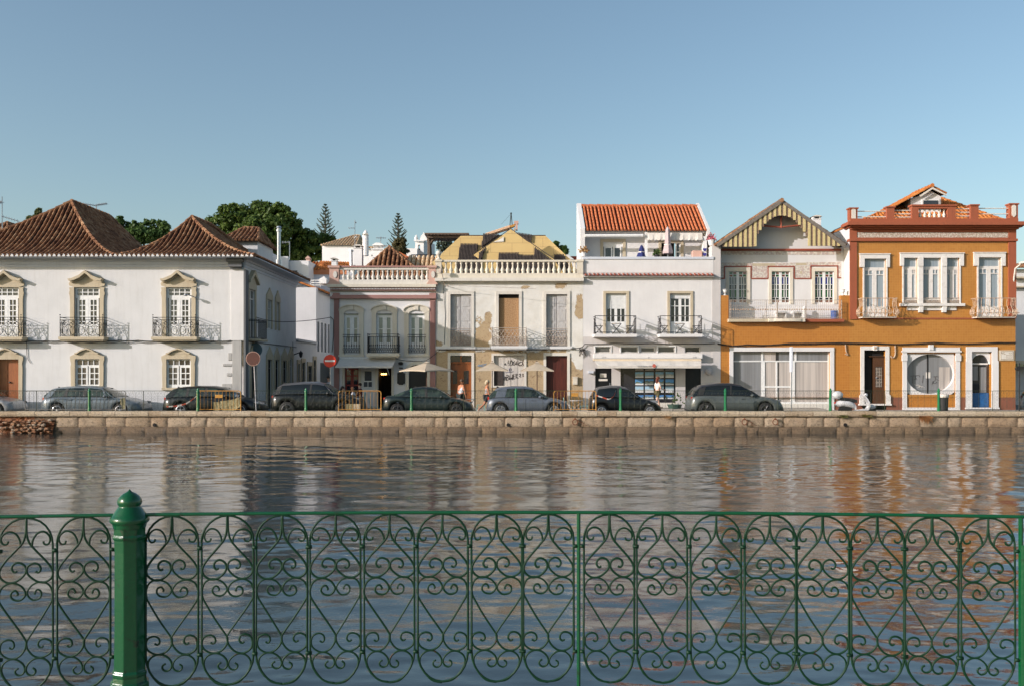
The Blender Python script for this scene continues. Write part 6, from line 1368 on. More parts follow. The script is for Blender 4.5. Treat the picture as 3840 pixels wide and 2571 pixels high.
# ---------------- near railing along a gently curving promenade edge ----------------
def nY(x): return 5.3-.0218*x*x
def npt(x, z): return (x, nY(x), z)
def ndir(x):
    d = Vector((1, -.0436*x)).normalized(); return (d.x, d.y)
ZR = EZ-(1922-HY)/F*5.3
NF = thing('near_railing', 'glossy green scrollwork railing with a thick bulb-topped post, close to the viewer', 'railing', (0, 5.3, .12))
m = MB(); xs = [-4.2+.2*i for i in range(43)]; m.tube([npt(x, ZR+.004) for x in xs], .0095, 8); m.build('top_rail', M['green'], NF)
m = MB(); m.tube([npt(x, ZR-.965) for x in xs], .0085, 8); m.build('bottom_rail', M['greenw'], NF)
def bar(px, r, name='bar', z1=0):
    x = WX(px, nY((px-CX)*5.2/F)); m = MB(); m.tube([npt(x, .12), npt(x, ZR)], r, 8)
    if z1: m.tube([npt(x+.012, .12), npt(x+.012, ZR-z1)], r*1.9, 10)
    m.build(name, M['green'], NF)
bar(2170, .0105); bar(3829, .012, 'bar', .145)
POST = [(.0,1.336),(.008,1.326),(.014,1.321),(.034,1.311),(.050,1.298),(.061,1.282),(.065,1.266),(.062,1.252),(.055,1.244),(.060,1.238),(.070,1.225),(.083,1.205),(.094,1.19),(.101,1.183),(.104,1.165),(.100,1.157),(.090,1.15),(.088,1.142),(.084,1.125),(.083,1.09),(.089,1.085),(.089,1.073),(.082,1.066),(.080,1.0),(.080,.6),(.083,.36),(.091,.352),(.091,.335),(.087,.33),(.092,.3),(.103,.29),(.103,.262),(.095,.25),(.1,.14),(.12,.12)]
def lathe_post(mb, x, y, prof, k=1.0, zo=0, n=8, fl=0.):
    vs = []
    for r, z in prof:
        for q in range(n): a = 2*math.pi*q/n-math.pi/2; rr_ = r*k*1.03; vs.append((x+rr_*math.cos(a), y+rr_*math.sin(a), z+zo))
    mb.add(vs, [(i*n+q, i*n+(q+1) % n, (i+1)*n+(q+1) % n, (i+1)*n+q) for i in range(len(prof)-1) for q in range(n)])
px_post = 486; xp = WX(px_post, nY(-2.08)); m = MB(); lathe_post(m, xp, nY(xp), [(r, z-.008) for r, z in POST if z < 1.13][::-1]); pp = m.build('post', M['green'], NF, smooth=False, bevel=.009); m = MB(); lathe_post(m, xp, nY(xp), [(r*.96, z-.008) for r, z in POST if z > 1.12][::-1], n=16); m.build('post_cap', M['green'], NF, smooth=True)
SCALE_R = 1.32
cents = [98, 314, 645, 853, 1058, 1258, 1460, 1660, 1862, 2056, 2285, 2483, 2685, 2888, 3085, 3290, 3495, 3705, -112, 3960, 4170]
sms = []; SP0 = SPATH
for k in range(4):
    SPATH = [([(a+1.6*math.sin(a*.03+k*1.7+j)+1.2*math.sin(b*.021+k*2.3), b+1.8*math.sin(b*.017+k*1.1+j*.7)) for a, b in pts], r*(.94+.04*((j+k) % 4))) for j, (pts, r) in enumerate(SP0)]
    m = MB(); scroll_mesh(m, 0, 0, 0, 6, rs=1.32); q = bpy.data.meshes.new('scrollwork'); q.from_pydata(m.v, [], m.f); q.materials.append(M['greenw']); q.polygons.foreach_set('use_smooth', [True]*len(q.polygons)); sms.append(q)
SPATH = SP0
for i_, px in enumerate(cents):
    sm_ = sms[(i_*3+i_//3) % 4]
    x = (px-CX)*5.3/F
    for _ in range(4): x = WX(px, nY(x))
    o = bpy.data.objects.new('scrollwork_panel', sm_); C.objects.link(o); o.parent = NF; d = ndir(x)
    o.location = (x-0, nY(x)-5.3, ZR-.12-.004); o.rotation_euler = (rnd.uniform(-.006,.006), 0, math.atan2(d[1], d[0]))
    s = (nY(x)/5.3)**0; o.scale = (1.0, 1, 1)
# ---------------- far railing on the quay ----------------
YR = 44.66; ZC = .236
FR = thing('far_railing', 'long thin green scrollwork railing with green posts along the far quay', 'railing', (0, YR, ZC))
pil = [-460,-62,335,742,1147,1543,1935,2327,2720,3114,3520,3925,4330]
gaps = [(742,945),(1267,1543),(2100,2327)]
m = MB(); scroll_mesh(m, 0, 0, 0, 3, rs=.6); base_v = m.v; base_f = m.f
m = MB(); lathe_post(m, 0, 0, [(r*1.0, z-.12) for r, z in POST][::-1], .72); pmh = bpy.data.meshes.new('far_post'); pmh.from_pydata(m.v, [], m.f); pmh.materials.append(M['greenp'])
for i, px in enumerate(pil):
    o = bpy.data.objects.new('post', pmh); C.objects.link(o); o.parent = FR; o.location = (WX(px,YR), 0, -.06); o.scale = (1,1,.93)
zr_f = WZ(1463.5,YR)-ZC; pan = None
for i in range(len(pil)-1):
    a, b = pil[i], pil[i+1]; mid = (a+b)/2
    for (p, q) in ((a, mid), (mid, b)):
        if any(g0-3 < (p+q)/2 < g1+3 for g0, g1 in gaps): continue
        X0, X1 = WX(p,YR), WX(q,YR); w = X1-X0
        if pan is None:
            m = MB(); W0 = w; n = 8; pit = (w-.12)/n
            for k in range(n):
                off = len(m.v); cx_ = -w/2+.06+pit*(k+.5); s_ = pit/.297
                m.v += [(v[0]*s_+cx_, v[1], v[2]) for v in base_v]; m.f += [tuple(t+off for t in f_) for f_ in base_f]; m.mi += [0]*len(base_f)
            m.tube([(-w/2,0,0),(w/2,0,0)], .012, 5); m.tube([(-w/2,0,-.94),(w/2,0,-.94)], .012, 5)
            pan = bpy.data.meshes.new('railing_panel'); pan.from_pydata(m.v, [], m.f); pan.materials.append(M['greenf'])
        o = bpy.data.objects.new('panel', pan); C.objects.link(o); o.parent = FR; o.location = ((X0+X1)/2, 0, zr_f); o.scale = (w/W0,1,1)
    if not any(g0 < mid < g1 for g0, g1 in gaps):
        m = MB(); m.tube([(WX(mid,YR),YR,ZC-.05),(WX(mid,YR),YR,ZC+zr_f)], .018, 6); m.build('bar', M['greenf'], FR)
# ---------------- crowd barriers ----------------
def barrier(label, px0, px1, Y, mt, z0=ZC, h=.93, n=12, grp='crowd barriers standing on the quay', tilt=0):
    T = thing('crowd_barrier', label, 'barrier', (WX((px0+px1)/2,Y), Y, z0), grp); x0, x1 = WX(px0,Y), WX(px1,Y); r = .1
    m = MB(); zt = z0+h
    m.tube([(x0,Y,z0),(x0,Y,zt-r),(x0+.03,Y,zt-.03),(x0+r,Y,zt),(x1-r,Y,zt),(x1-.03,Y,zt-.03),(x1,Y,zt-r),(x1,Y,z0)], .021, 7); m.tube([(x0,Y,z0+.07),(x1,Y,z0+.07)], .016, 6); m.build('frame', mt, T)
    m = MB()
    for q in range(1, n): x = x0+(x1-x0)*q/n; m.tube([(x,Y,z0+.07),(x,Y,zt)], .009, 5)
    m.build('bars', mt, T); return T
barrier('grey steel crowd barrier in front of the grey-blue estate car', 95, 471, 44.98, M['greyb'], n=24)
T = barrier('yellow crowd barrier with sacking and a small plate before the black car', 738, 903, 44.85, M['orangeb'])
m = MB(); m.box(WX(807,44.8), WX(835,44.8), 44.79, 44.8, WZ(1490,44.8), WZ(1478,44.8)); m.build('plate', M['orangeb'], T)
barrier('yellow crowd barrier in front of the cafe seating', 1270, 1429, 44.8, M['orangeb'])
T = barrier('yellow crowd barrier in front of the mint green chairs and table', 2077, 2235, 44.8, M['orangeb']); m = MB(); m.box(WX(2142,44.75), WX(2168,44.75), 44.75, 44.77, WZ(1485,44.8), WZ(1472,44.8)); m.build('plate', M['orangeb'], T)
sack = paint('hessian_sacking', (.36,.32,.18), (.24,.22,.13), .95, 7, bs=.6, bd=.04)
def sackm(name, label, pts, Y, th=.15):
    m = MB(); g = Fac(Y); g.poly(m, pts, 0, th); o = m.build(name, sack, None); s = o.modifiers.new('s', 'SUBSURF'); s.levels = 1; s.render_levels = 2; s.subdivision_type = 'SIMPLE'
    tx = bpy.data.textures.new('crumple', 'CLOUDS'); tx.noise_scale = .25; d = o.modifiers.new('d', 'DISPLACE'); d.texture = tx; d.strength = .12
    return tag(o, label, 'sack', 'sacks hung on the crowd barriers')
sackm('hessian_sack', 'large tan sack hung on the yellow barrier right of its plate', [(826,1503),(862,1498),(897,1490),(902,1525),(880,1538),(832,1537),(822,1520)], 44.95)
sackm('hessian_sack', 'narrow tan sack at the middle of the yellow barrier by the black car', [(800,1506),(822,1505),(823,1537),(800,1537)], 44.95)
sackm('hessian_sack', 'greenish tan sack hung on the grey steel barrier', [(450,1494),(465,1490),(468,1530),(460,1535),(452,1515)], 45.0, .1)
for (a, b, lab, c1) in ((1326,1352,'tan slab leaning low on the barrier by the cafe',M['stone']),(1327-27,1325,'olive tan slab leaning beside the paler one by the cafe',sack)):
    m = MB(); m.box(WX(a,44.9), WX(b,44.9), 44.86, 44.94, ZC, WZ(1513,44.9)); tag(m.build('leaning_slab', c1, None, bevel=.01), lab, 'slab')
def tape(label, pts, Y):
    m, nt, b = base_mat('red_white_tape'); g = nt.nodes.new('ShaderNodeNewGeometry'); s = nt.nodes.new('ShaderNodeSeparateXYZ'); nt.links.new(g.outputs['Position'], s.inputs[0]); q = mth(nt, 'FRACT', mth(nt, 'MULTIPLY', s.outputs[0], 2.5)); nt.links.new(mixc(nt, mth(nt,'GREATER_THAN',q,.5), (.7,.66,.62), (.55,.1,.06)), b.inputs['Base Color'])
    mb = MB(); P = [(WX(a,Y),Y,WZ(c,Y)) for a, c in curve_pts(pts, 4)]
    for i in range(len(P)-1):
        a, c = P[i], P[i+1]; mb.quad((a[0],Y,a[2]-.03),(c[0],Y+.01,c[2]-.03),(c[0],Y-.015,c[2]+.03),(a[0],Y-.02,a[2]+.03))
    tag(mb.build('barrier_tape', m, None), label, 'tape', 'red and white barrier tapes')
tape('red and white tape sagging across the black car from the yellow barrier', [(737,1484),(712,1503),(690,1514),(655,1521),(625,1523)], 44.75)
tape('red and white tape hanging in a V across the small black hatchback', [(2236,1481),(2262,1489),(2284,1495),(2302,1482),(2309,1462)], 44.6)
m = MB(); m.lathe(WX(3539,45.3), 45.3, [(.17,G0),(.19,.3),(.2,.92),(.215,.93),(.215,.99),(.19,1.0)], 14)
LB = thing('litter_bin', 'dark round litter bin with a pale bag beside the post before the oval window', 'litter bin', (WX(3539,45.3),45.3,0)); m.build('bin_body', M['trim'], LB); m = MB(); m.lathe(WX(3539,45.3), 45.3, [(.222,.85),(.235,.95),(.225,1.0),(.2,.93)], 12); m.build('bin_bag', M['stone2'], LB)
potplant('planter', 'dark green square planter on the pavement before the agency window', 2530, 1538, 52.2, .42, .34, paint('dark_green_planter', (.05,.10,.075), None, .6), lg, 30, .12, cat='planter')
# no-entry signs
def road_sign(label, px, pyc, Y, r, back, ptop, lean=0):
    g = Fac(Y); x = g.x(px); T = thing('road_sign', label, 'road sign', (x, Y, 0), None); z = g.z(pyc); sg = 1 if back else -1
    m = MB(); m.tube([(x+lean,Y,G0),(x,Y,z+(.3 if not back else 0))], .024, 8); m.build('pole', M['shopgrey'], T)
    m = MB(); m.tube([(x-.02,Y-.06,z),(x-.02,Y-.035,z)], r, 32); d = m.build('disc', paint('brown_sign_back', (.10,.034,.022), (.07,.03,.022), .6, 5) if back else paint('sign_red', (.62,.045,.02), (.5,.04,.02), .4, 5), T)
    if not back:
        m = MB(); m.box(x-.02-r*.78, x-.02+r*.78, Y-.066, Y-.058, z-r*.14, z+r*.14); b = m.build('white_bar', M['winw'], d)
    else:
        m = MB(); m.tube([(x-.02+r*math.cos(q*.2094), Y-.05, z+r*math.sin(q*.2094)) for q in range(30)], .015, 5, closed=True); m.build('rim', M['pinkp'], d)
    return T
road_sign('brown back of a round road sign on a leaning grey pole by the white house', 952, 1344, 45.3, .325, True, 0, .12)
road_sign('red no-entry sign with a white bar at the left corner of the cafe house', 1239, 1352, 50.3, .33, False, 0)
RS = thing('road_sign', 'pale blue-grey back of a second round sign behind the brown one', 'road sign', (WX(957,49.6), 49.6, 0)); m = MB(); x = WX(957,49.6); m.tube([(x,49.6,WZ(1311,49.6)),(x,49.63,WZ(1311,49.6))], .36, 28); m.build('disc', paint('grey_blue_sign_back', (.10,.16,.19), None, .5), RS); m = MB(); m.tube([(x+.05,49.66,G0),(x+.05,49.66,WZ(1290,49.6))], .035, 6); m.build('pole', M['metal'], RS)
g = Fac(58.); m = MB(); m.tube([(WX(3822,50),50,G0),(WX(3822,50),50,WZ(1360,50))], .04, 6); m.tube([(WX(3817,50),49.95,WZ(1380,50)),(WX(3817,50),50.1,WZ(1380,50))], .11, 14)
tag(m.build('road_sign', M['trim'], None), 'dark road sign seen edge-on on a thin pole at the right corner', 'road sign')
# =====================================================================================
# Vehicles. Built facing +x at the origin, then moved.
# =====================================================================================
def interp(P, x):
    if x <= P[0][0]: return P[0][1]
    for i in range(len(P)-1):
        if x <= P[i+1][0]:
            a, b = P[i], P[i+1]; t = (x-a[0])/(b[0]-a[0]); return a[1]+(b[1]-a[1])*t
    return P[-1][1]
def car(label, px0, px1, Yc, paintm, shape, L, W=1.8, wb=(.17,.82), wr=.33, rimm='rim', glass='cglass', flip=False, group='cars parked along the far quay', tint=False, roofm=None, z=G0, tail=True, handles=2):
    """shape: belt = shoulder/bonnet/boot line, roof = glasshouse top line, both as (fraction of length from the rear, height)"""
    X0, X1 = WX(px0,Yc-W/2), WX(px1,Yc-W/2); L = X1-X0
    T = thing('parked_car', label, 'car', (0,0,0), group)
    belt = shape['belt']; roof = shape['roof']; sill = shape.get('sill', .2)
    wx = [w*L for w in wb]; wa = wr+.055; body = MB(); N = 76; rings = []
    for i in range(N+1):
        t = i/N; x = L*t; zb = sill+.02
        for c in wx:
            d = abs(x-c)
            if d < wa: zb = max(zb, wr+math.sqrt(max(0, wa*wa-d*d))*.98)
        if t < .03: zb = max(zb, sill+.12*(1-t/.03))
        if t > .96: zb = max(zb, sill+.10*(t-.96)/.04)
        zt = interp(belt, t); e = min(t, 1-t); w = W/2*(1-.22*max(0, (.09-e)/.09)**2)
        zt = max(zt, zb+.05); h = zt-zb
        ring = [(w*.86,zb),(w*.97,zb+.05*h),(w*1.0,zb+.35*h),(w*.995,zb+.62*h),(w*.955,zb+.86*h),(w*.88,zb+.97*h),(w*.6,zt+.015),(0,zt+.03)]
        rings.append([(x, -a, c) for a, c in ring]+[(x, a, c) for a, c in ring[-2::-1]])
    K = len(rings[0]); body.add([p for r in rings for p in r], [(i*K+k, i*K+k+1, (i+1)*K+k+1, (i+1)*K+k) for i in range(N) for k in range(K-1)]+[(i*K+K-1, i*K, (i+1)*K, (i+1)*K+K-1) for i in range(N)]+[tuple(range(K-1,-1,-1)), tuple(N*K+k for k in range(K))])
    bd = body.build('body', paintm, T, smooth=True)
    gl = MB(); rings = []; r0, r1 = roof[0][0], roof[-1][0]; n = 34
    def gsec(t):
        zr = interp(roof, t); zb = interp(belt, t)-.02; zr = max(zr, zb+.005); w = W/2; k = min(1, (zr-zb)/.45)
        return [(w*.90,zb),(w*(.90-.05*k),zb+(zr-zb)*.4),(w*(.90-.14*k),zb+(zr-zb)*.84),(w*(.9-.24*k),zr-.012),(0,zr+.02)]
    for i in range(n+1):
        t = r0+(r1-r0)*i/n; s = gsec(t); rings.append([(L*t,-a,c) for a, c in s]+[(L*t,a,c) for a, c in s[-2::-1]])
    K = len(rings[0]); gl.add([p for r in rings for p in r], [(i*K+k, i*K+k+1, (i+1)*K+k+1, (i+1)*K+k) for i in range(n) for k in range(K-1)])
    gl.build('windows', M[glass], T, smooth=True)
    # roof skin and pillars
    pa, pb = shape['skin']; rf = MB(); rings = []
    for i in range(21):
        t = pa+(pb-pa)*i/20; s = gsec(t); q = [(s[2][0]+.008,s[2][1]-.0),(s[3][0]+.008,s[3][1]+.006),(0,s[4][1]+.01)]; rings.append([(L*t,-a,c) for a, c in q]+[(L*t,a,c) for a, c in q[-2::-1]])
    K = 5; rf.add([p for r in rings for p in r], [(i*K+k, i*K+k+1, (i+1)*K+k+1, (i+1)*K+k) for i in range(20) for k in range(K-1)]); rf.build('roof', roofm or paintm, T, smooth=True)
    pl = MB(); pk = MB()
    def side(t, hfr, s, o=.012):
        q = gsec(t); i = hfr*3; k = min(2, int(i)); u = i-k; return (L*t, s*(q[k][0]*(1-u)+q[k+1][0]*u+o), q[k][1]*(1-u)+q[k+1][1]*u)
    for s in (-1, 1):
        for (ta, tb, w, dark) in shape['pillars']:
            A = [side(ta, h, s) for h in (0,)]; P = []
            for k in range(7):
                h = k/6*.98; t = ta+(tb-ta)*k/6; P.append((t, h))
            mb = pk if dark else pl
            mb = MB()
            for k in range(6):
                a, b = P[k], P[k+1]; mb.quad(side(a[0]-w/2,a[1],s), side(a[0]+w/2,a[1],s), side(b[0]+w/2,b[1],s), side(b[0]-w/2,b[1],s))
            mb.build('pillar', M['trim'] if dark else (roofm or paintm), T)
        q = side(shape['mirror'], .12, s, .05); pl = MB(); pl.ball((q[0],q[1]+s*.08,q[2]), .10, .11, .07); pl.build('wing_mirror', paintm, T); pk = MB()
        pk.tube([side(r0+(r1-r0)*k/14*.999+.0, .03, s, .014) for k in range(1,14)], .012, 4); pk.build('window_trim', M['trim'], T)
    m = MB(); m.box(L*wb[0]+wa, L*wb[1]-wa, -W/2-.004, W/2+.004, sill, sill+.09); m.box(.02, L*wb[0]-wa, -W/2*.93, W/2*.93, sill+.03, sill+.15); m.box(L*wb[1]+wa, L-.03, -W/2*.9, W/2*.9, sill+.03, sill+.15)
    for c in wx: m.box(c-wa, c+wa, -W/2+.2, W/2-.2, .16, wr+wa*.8)
    m.build('sill_trim', M['trim'], T)
    for c in wx:
        for s in (-1, 1):
            y = s*(W/2-.11); w = MB(); pr = [(wr*.62,-.10),(wr*.9,-.105),(wr,-.08),(wr,.08),(wr*.9,.105),(wr*.62,.10)]; vs = []; n = 22
            for r, d in pr:
                for q in range(n): a = 2*math.pi*q/n; vs.append((c+r*math.cos(a), y+s*d, wr+r*math.sin(a)))
            w.add(vs, [(i*n+q, i*n+(q+1) % n, (i+1)*n+(q+1) % n, (i+1)*n+q) for i in range(5) for q in range(n)]); w.m = 0; wo = w.build('wheel', M['tyre'], T, smooth=True)
            rm = MB(); ns = shape.get('spokes', 5)
            for q in range(ns):
                a = 2*math.pi*q/ns+.3; d = .16
                for dd in (-d, d): rm.tube([(c+.05*math.cos(a),y+s*.085,wr+.05*math.sin(a)),(c+wr*.62*math.cos(a+dd),y+s*.1,wr+wr*.62*math.sin(a+dd))], .022, 4)
            rm.tube([(c+wr*.64*math.cos(q*.2618),y+s*.095,wr+wr*.64*math.sin(q*.2618)) for q in range(24)], .018, 5, closed=True); rm.ball((c,y+s*.09,wr), .06, .02, .06); rm.build('rim', M[rimm], wo)
            dk = MB(); dk.tube([(c,y+s*.04,wr),(c,y+s*.05,wr)], wr*.63, 18); dk.build('brake_disc', M['trim'], wo)
    # lamps, handles, aerial
    def surf(t, h, s, o=.006):
        zb = sill+.02; zt = interp(belt, t); e = min(t,1-t); w = W/2*(1-.22*max(0,(.09-e)/.09)**2); f_ = [(1.0,.35),(.995,.62),(.955,.86),(.88,.97)]; hh = (h-zb)/(zt-zb)
        for k in range(3):
            if hh <= f_[k+1][1]: u = (hh-f_[k][1])/(f_[k+1][1]-f_[k][1]); u = max(0,u); return (L*t, s*(w*(f_[k][0]*(1-u)+f_[k+1][0]*u)+o), h)
        return (L*t, s*(w*.88+o), h)
    for key, mt in (('tail','tail'),('head','headl')):
        if key in shape:
            a, b, z0, z1 = shape[key]; a = max(a, .012); m = MB()
            for s in (-1, 1):
                m.quad(surf(a,z0,s), surf(b,z0+(z1-z0)*.3,s), surf(b,z1,s), surf(a,z1,s))
            m.build('tail_light' if key == 'tail' else 'headlight', M[mt], T)
    m = MB()
    for t in shape.get('handles', (.36,.56)):
        for s in (-1,1): a = surf(t, shape.get('hz',.82), s, .02); m.box(a[0]-.09, a[0]+.09, a[1]-.012, a[1]+.012, a[2]-.016, a[2]+.016)
    m.build('door_handles', paintm, T)
    m = MB()
    for t in shape.get('seams', (.27,.47,.68)):
        for s in (-1,1): m.tube([surf(t, z_, s, .002) for z_ in (.32,.5,.7,.85)], .006, 4)
    m.build('door_seams', M['trim'], T)
    if shape.get('fin', 1): m = MB(); t = pa+.04; zz = interp(roof, t)+.02; m.prism([(L*t-.1,zz-.01),(L*t+.12,zz-.01),(L*t-.06,zz+.07)], -.012, .012); m.build('roof_aerial', M['trim'], T)
    T.location = (X0, Yc, z); T.rotation_euler = (0,0,0)
    return T
def cpaint(n, c, c2=None, met=.15, r=.35): return paint(n, c, c2 or tuple(x*.85 for x in c), r, 4, metal=met, coat=.45, obj=True)
estate = dict(belt=[(0,.55),(.01,.80),(.04,.95),(.3,1.0),(.6,.99),(.72,.96),(.85,.86),(.95,.72),(.985,.60),(1,.45)], roof=[(.04,1.06),(.10,1.34),(.16,1.41),(.35,1.47),(.5,1.46),(.60,1.39),(.70,1.16),(.745,.97)], skin=(.08,.605), pillars=[(.66,.60,.02,0),(.745,.60,.016,0),(.44,.455,.03,1),(.25,.27,.03,1),(.07,.14,.07,0)], mirror=.655, tail=(.005,.07,.80,.93), head=(.93,.985,.60,.74), spokes=5, handles=(.30,.50))
hatch = dict(belt=[(0,.5),(.01,.75),(.04,.92),(.3,.96),(.6,.96),(.72,.93),(.86,.84),(.95,.70),(.985,.58),(1,.42)], roof=[(.03,1.0),(.07,1.2),(.14,1.38),(.3,1.45),(.45,1.45),(.55,1.38),(.68,1.13),(.745,.95)], skin=(.10,.56), pillars=[(.735,.56,.018,0),(.43,.44,.035,1),(.16,.20,.12,0)], mirror=.65, tail=(.0,.10,.82,.96), head=(.9,.975,.62,.76), spokes=8, handles=(.34,.56), hz=.80)
sedan = dict(belt=[(0,.5),(.01,.84),(.04,.98),(.15,1.0),(.3,.97),(.6,.95),(.72,.93),(.86,.84),(.95,.70),(.985,.58),(1,.42)], roof=[(.10,1.0),(.22,1.20),(.34,1.38),(.44,1.43),(.52,1.42),(.6,1.36),(.70,1.14),(.755,.95)], skin=(.32,.60), pillars=[(.745,.60,.018,0),(.49,.48,.03,1),(.20,.33,.05,0)], mirror=.66, tail=(.0,.13,.84,.93), head=(.91,.98,.60,.70), spokes=7, handles=(.4,.58))
suv = dict(belt=[(0,.55),(.01,.9),(.04,1.08),(.3,1.12),(.6,1.12),(.72,1.09),(.86,1.02),(.95,.9),(.985,.72),(1,.5)], roof=[(.035,1.14),(.07,1.42),(.12,1.57),(.35,1.66),(.5,1.65),(.58,1.58),(.68,1.3),(.73,1.1)], skin=(.08,.585), pillars=[(.72,.585,.02,0),(.44,.45,.02,1),(.07,.12,.05,1)], mirror=.64, tail=(.0,.13,.92,1.02), head=(.9,.975,.8,.92), spokes=5, hz=.94, sill=.26)
cross = dict(belt=[(0,.5),(.012,.86),(.04,1.04),(.3,1.06),(.6,1.03),(.72,1.0),(.86,.92),(.95,.80),(.985,.62),(1,.45)], roof=[(.03,1.06),(.08,1.36),(.13,1.50),(.3,1.60),(.45,1.60),(.55,1.52),(.68,1.22),(.74,1.02)], skin=(.06,.55), pillars=[(.735,.56,.02,0),(.43,.44,.02,1),(.10,.15,.07,1)], mirror=.655, tail=(.0,.15,.84,.97), head=(.9,.975,.72,.82), spokes=6, hz=.88, sill=.24)
micro = dict(belt=[(0,.5),(.01,.86),(.04,.96),(.3,.97),(.55,.95),(.68,.92),(.82,.82),(.93,.66),(.98,.54),(1,.4)], roof=[(.03,.98),(.06,1.22),(.12,1.40),(.3,1.48),(.42,1.47),(.52,1.38),(.66,1.08),(.72,.93)], skin=(.09,.53), pillars=[(.71,.53,.022,0),(.40,.40,.04,1),(.06,.10,.04,0)], mirror=.62, head=(.80,.95,.62,.8), spokes=7, handles=(.5,), seams=(.34,.70))
Yk = 46.45
car('silver car whose nose just enters the left edge of the picture', -290, 44, Yk, cpaint('silver_paint', (.36,.36,.37)), estate, 4.4)
car('grey-blue estate car behind the grey steel barrier', 146, 525, Yk, cpaint('grey_blue_paint', (.15,.185,.21)), estate, 4.7, wb=(.175,.80))
car('black estate car with a red tail light behind the first yellow barrier', 604, 975, Yk, cpaint('black_green_paint', (.004,.007,.008)), estate, 4.7, wb=(.195,.80))
car('large dark SUV parked at the mouth of the side street', 1010, 1354, Yk, cpaint('near_black_paint', (.005,.006,.006)), suv, 4.8, W=1.95, wb=(.19,.80), wr=.37, rimm='rimd', glass='cglassd', tint=True, roofm=cpaint('dark_silver_roof', (.10,.10,.105)))
car('dark green-grey saloon car in front of the cafe', 1431, 1772, Yk, cpaint('dark_green_grey_paint', (.011,.020,.019)), sedan, 4.4, rimm='rimd')
car('blue-grey hatchback between the saloon and the third yellow barrier', 1824, 2136, Yk, cpaint('blue_grey_paint', (.12,.14,.17)), hatch, 4.05)
car('small black hatchback in front of the shop door', 2214, 2482, Yk, cpaint('black_paint', (.006,.007,.008)), micro, 3.4, W=1.62, wb=(.16,.84), wr=.29, glass='cglassd', roofm=cpaint('dark_grey_roof', (.12,.115,.11)))
car('grey-green crossover car in front of the curtained window', 2590, 2943, Yk, cpaint('grey_green_paint', (.10,.115,.11)), cross, 4.4, W=1.84, wb=(.165,.80), wr=.35, rimm='rimd', glass='cglassd', roofm=cpaint('black_roof', (.03,.03,.032)))
car('dark blue car cut off by the right edge of the picture', 3885, 4200, 49.5, cpaint('dark_blue_paint', (.02,.035,.05)), estate, 4.4)
# scooter
def scooter(px0, px1, Y):
    X0 = WX(px0,Y); L = WX(px1,Y)-X0; T = thing('motor_scooter', 'white vintage-style motor scooter with a top box parked before the brown door', 'scooter', (X0,Y,0)); P = lambda t, z: (X0+L*t, Y, z)
    wm = paint('scooter_white', (.62,.62,.62), (.5,.5,.5), .25, 6, coat=1)
    for t, nm in ((.20,'wheel'),(.85,'wheel')):
        m = MB(); c = P(t,.24); m.tube([(c[0]+.19*math.cos(q*.349),Y,.24+.19*math.sin(q*.349)) for q in range(18)], .05, 8, closed=True); w = m.build('wheel', M['tyre'], T); m = MB(); m.tube([(c[0],Y-.03,.24),(c[0],Y+.03,.24)], .13, 14); m.build('rim', M['rimd'], w)
    m = MB(); rings = []
    for t, zb, zt, w in ((.02,.50,.60,.06),(.08,.42,.72,.16),(.2,.44,.78,.19),(.34,.38,.76,.19),(.45,.33,.66,.16),(.50,.30,.5,.1)):
        rings.append([(X0+L*t, Y+w*math.cos(a), (zb+zt)/2+(zt-zb)/2*math.sin(a)) for a in (q*math.pi/5 for q in range(10))])
    m.add([p for r in rings for p in r], [(i*10+q, i*10+(q+1) % 10, (i+1)*10+(q+1) % 10, (i+1)*10+q) for i in range(5) for q in range(10)]+[tuple(range(10)), tuple(50+q for q in range(9,-1,-1))]); m.build('rear_cowl', wm, T, smooth=True)
    m = MB(); m.prism([P(.12,.78)[::2],P(.5,.66)[::2],P(.5,.74)[::2],P(.4,.80)[::2],P(.14,.88)[::2]], Y-.13, Y+.13); m.build('seat', M['trim'], T, bevel=.03)
    m = MB(); m.prism([P(.46,.26)[::2],P(.76,.26)[::2],P(.80,.34)[::2],P(.5,.31)[::2]], Y-.17, Y+.17); m.build('footboard', wm, T)
    m = MB(); rings = []
    for t, z, w, d in ((.76,.28,.17,.05),(.80,.45,.2,.05),(.785,.65,.2,.05),(.75,.82,.14,.05),(.72,.92,.08,.05)): rings.append([(X0+L*t-d,Y-w,z),(X0+L*t-d,Y+w,z),(X0+L*t+.02,Y+w,z),(X0+L*t+d,Y,z),(X0+L*t+.02,Y-w,z)])
    m.add([p for r in rings for p in r], [(i*5+q, i*5+(q+1) % 5, (i+1)*5+(q+1) % 5, (i+1)*5+q) for i in range(4) for q in range(5)]); m.build('leg_shield', wm, T)
    m = MB(); m.ball(P(.86,.42), .22, .09, .12, 12, 8); m.build('front_mudguard', wm, T, smooth=True)
    m = MB(); m.ball(P(.73,.99), .1, .09, .1, 12, 8); m.tube([P(.71,.98),(X0+L*.66,Y-.3,1.0)], .02, 6); m.tube([P(.71,.98),(X0+L*.66,Y+.3,1.0)], .02, 6); m.build('handlebar_and_headlight', wm, T, smooth=True)
    m = MB(); m.ball(P(.08,1.0), .27, .22, .2, 14, 10); m.build('top_box', wm, T, smooth=True)
    m = MB(); m.ball(P(.02,.62), .05, .06, .06); m.build('tail_light', M['tail'], T)
    m = MB(); m.tube([P(.72,.95),P(.84,.25)], .03, 6); m.box(X0+L*.14, X0+L*.4, Y-.1, Y+.1, .22, .46); m.build('engine_and_fork', M['trim'], T); T.location.z = -.06
scooter(3128, 3290, 46.4)
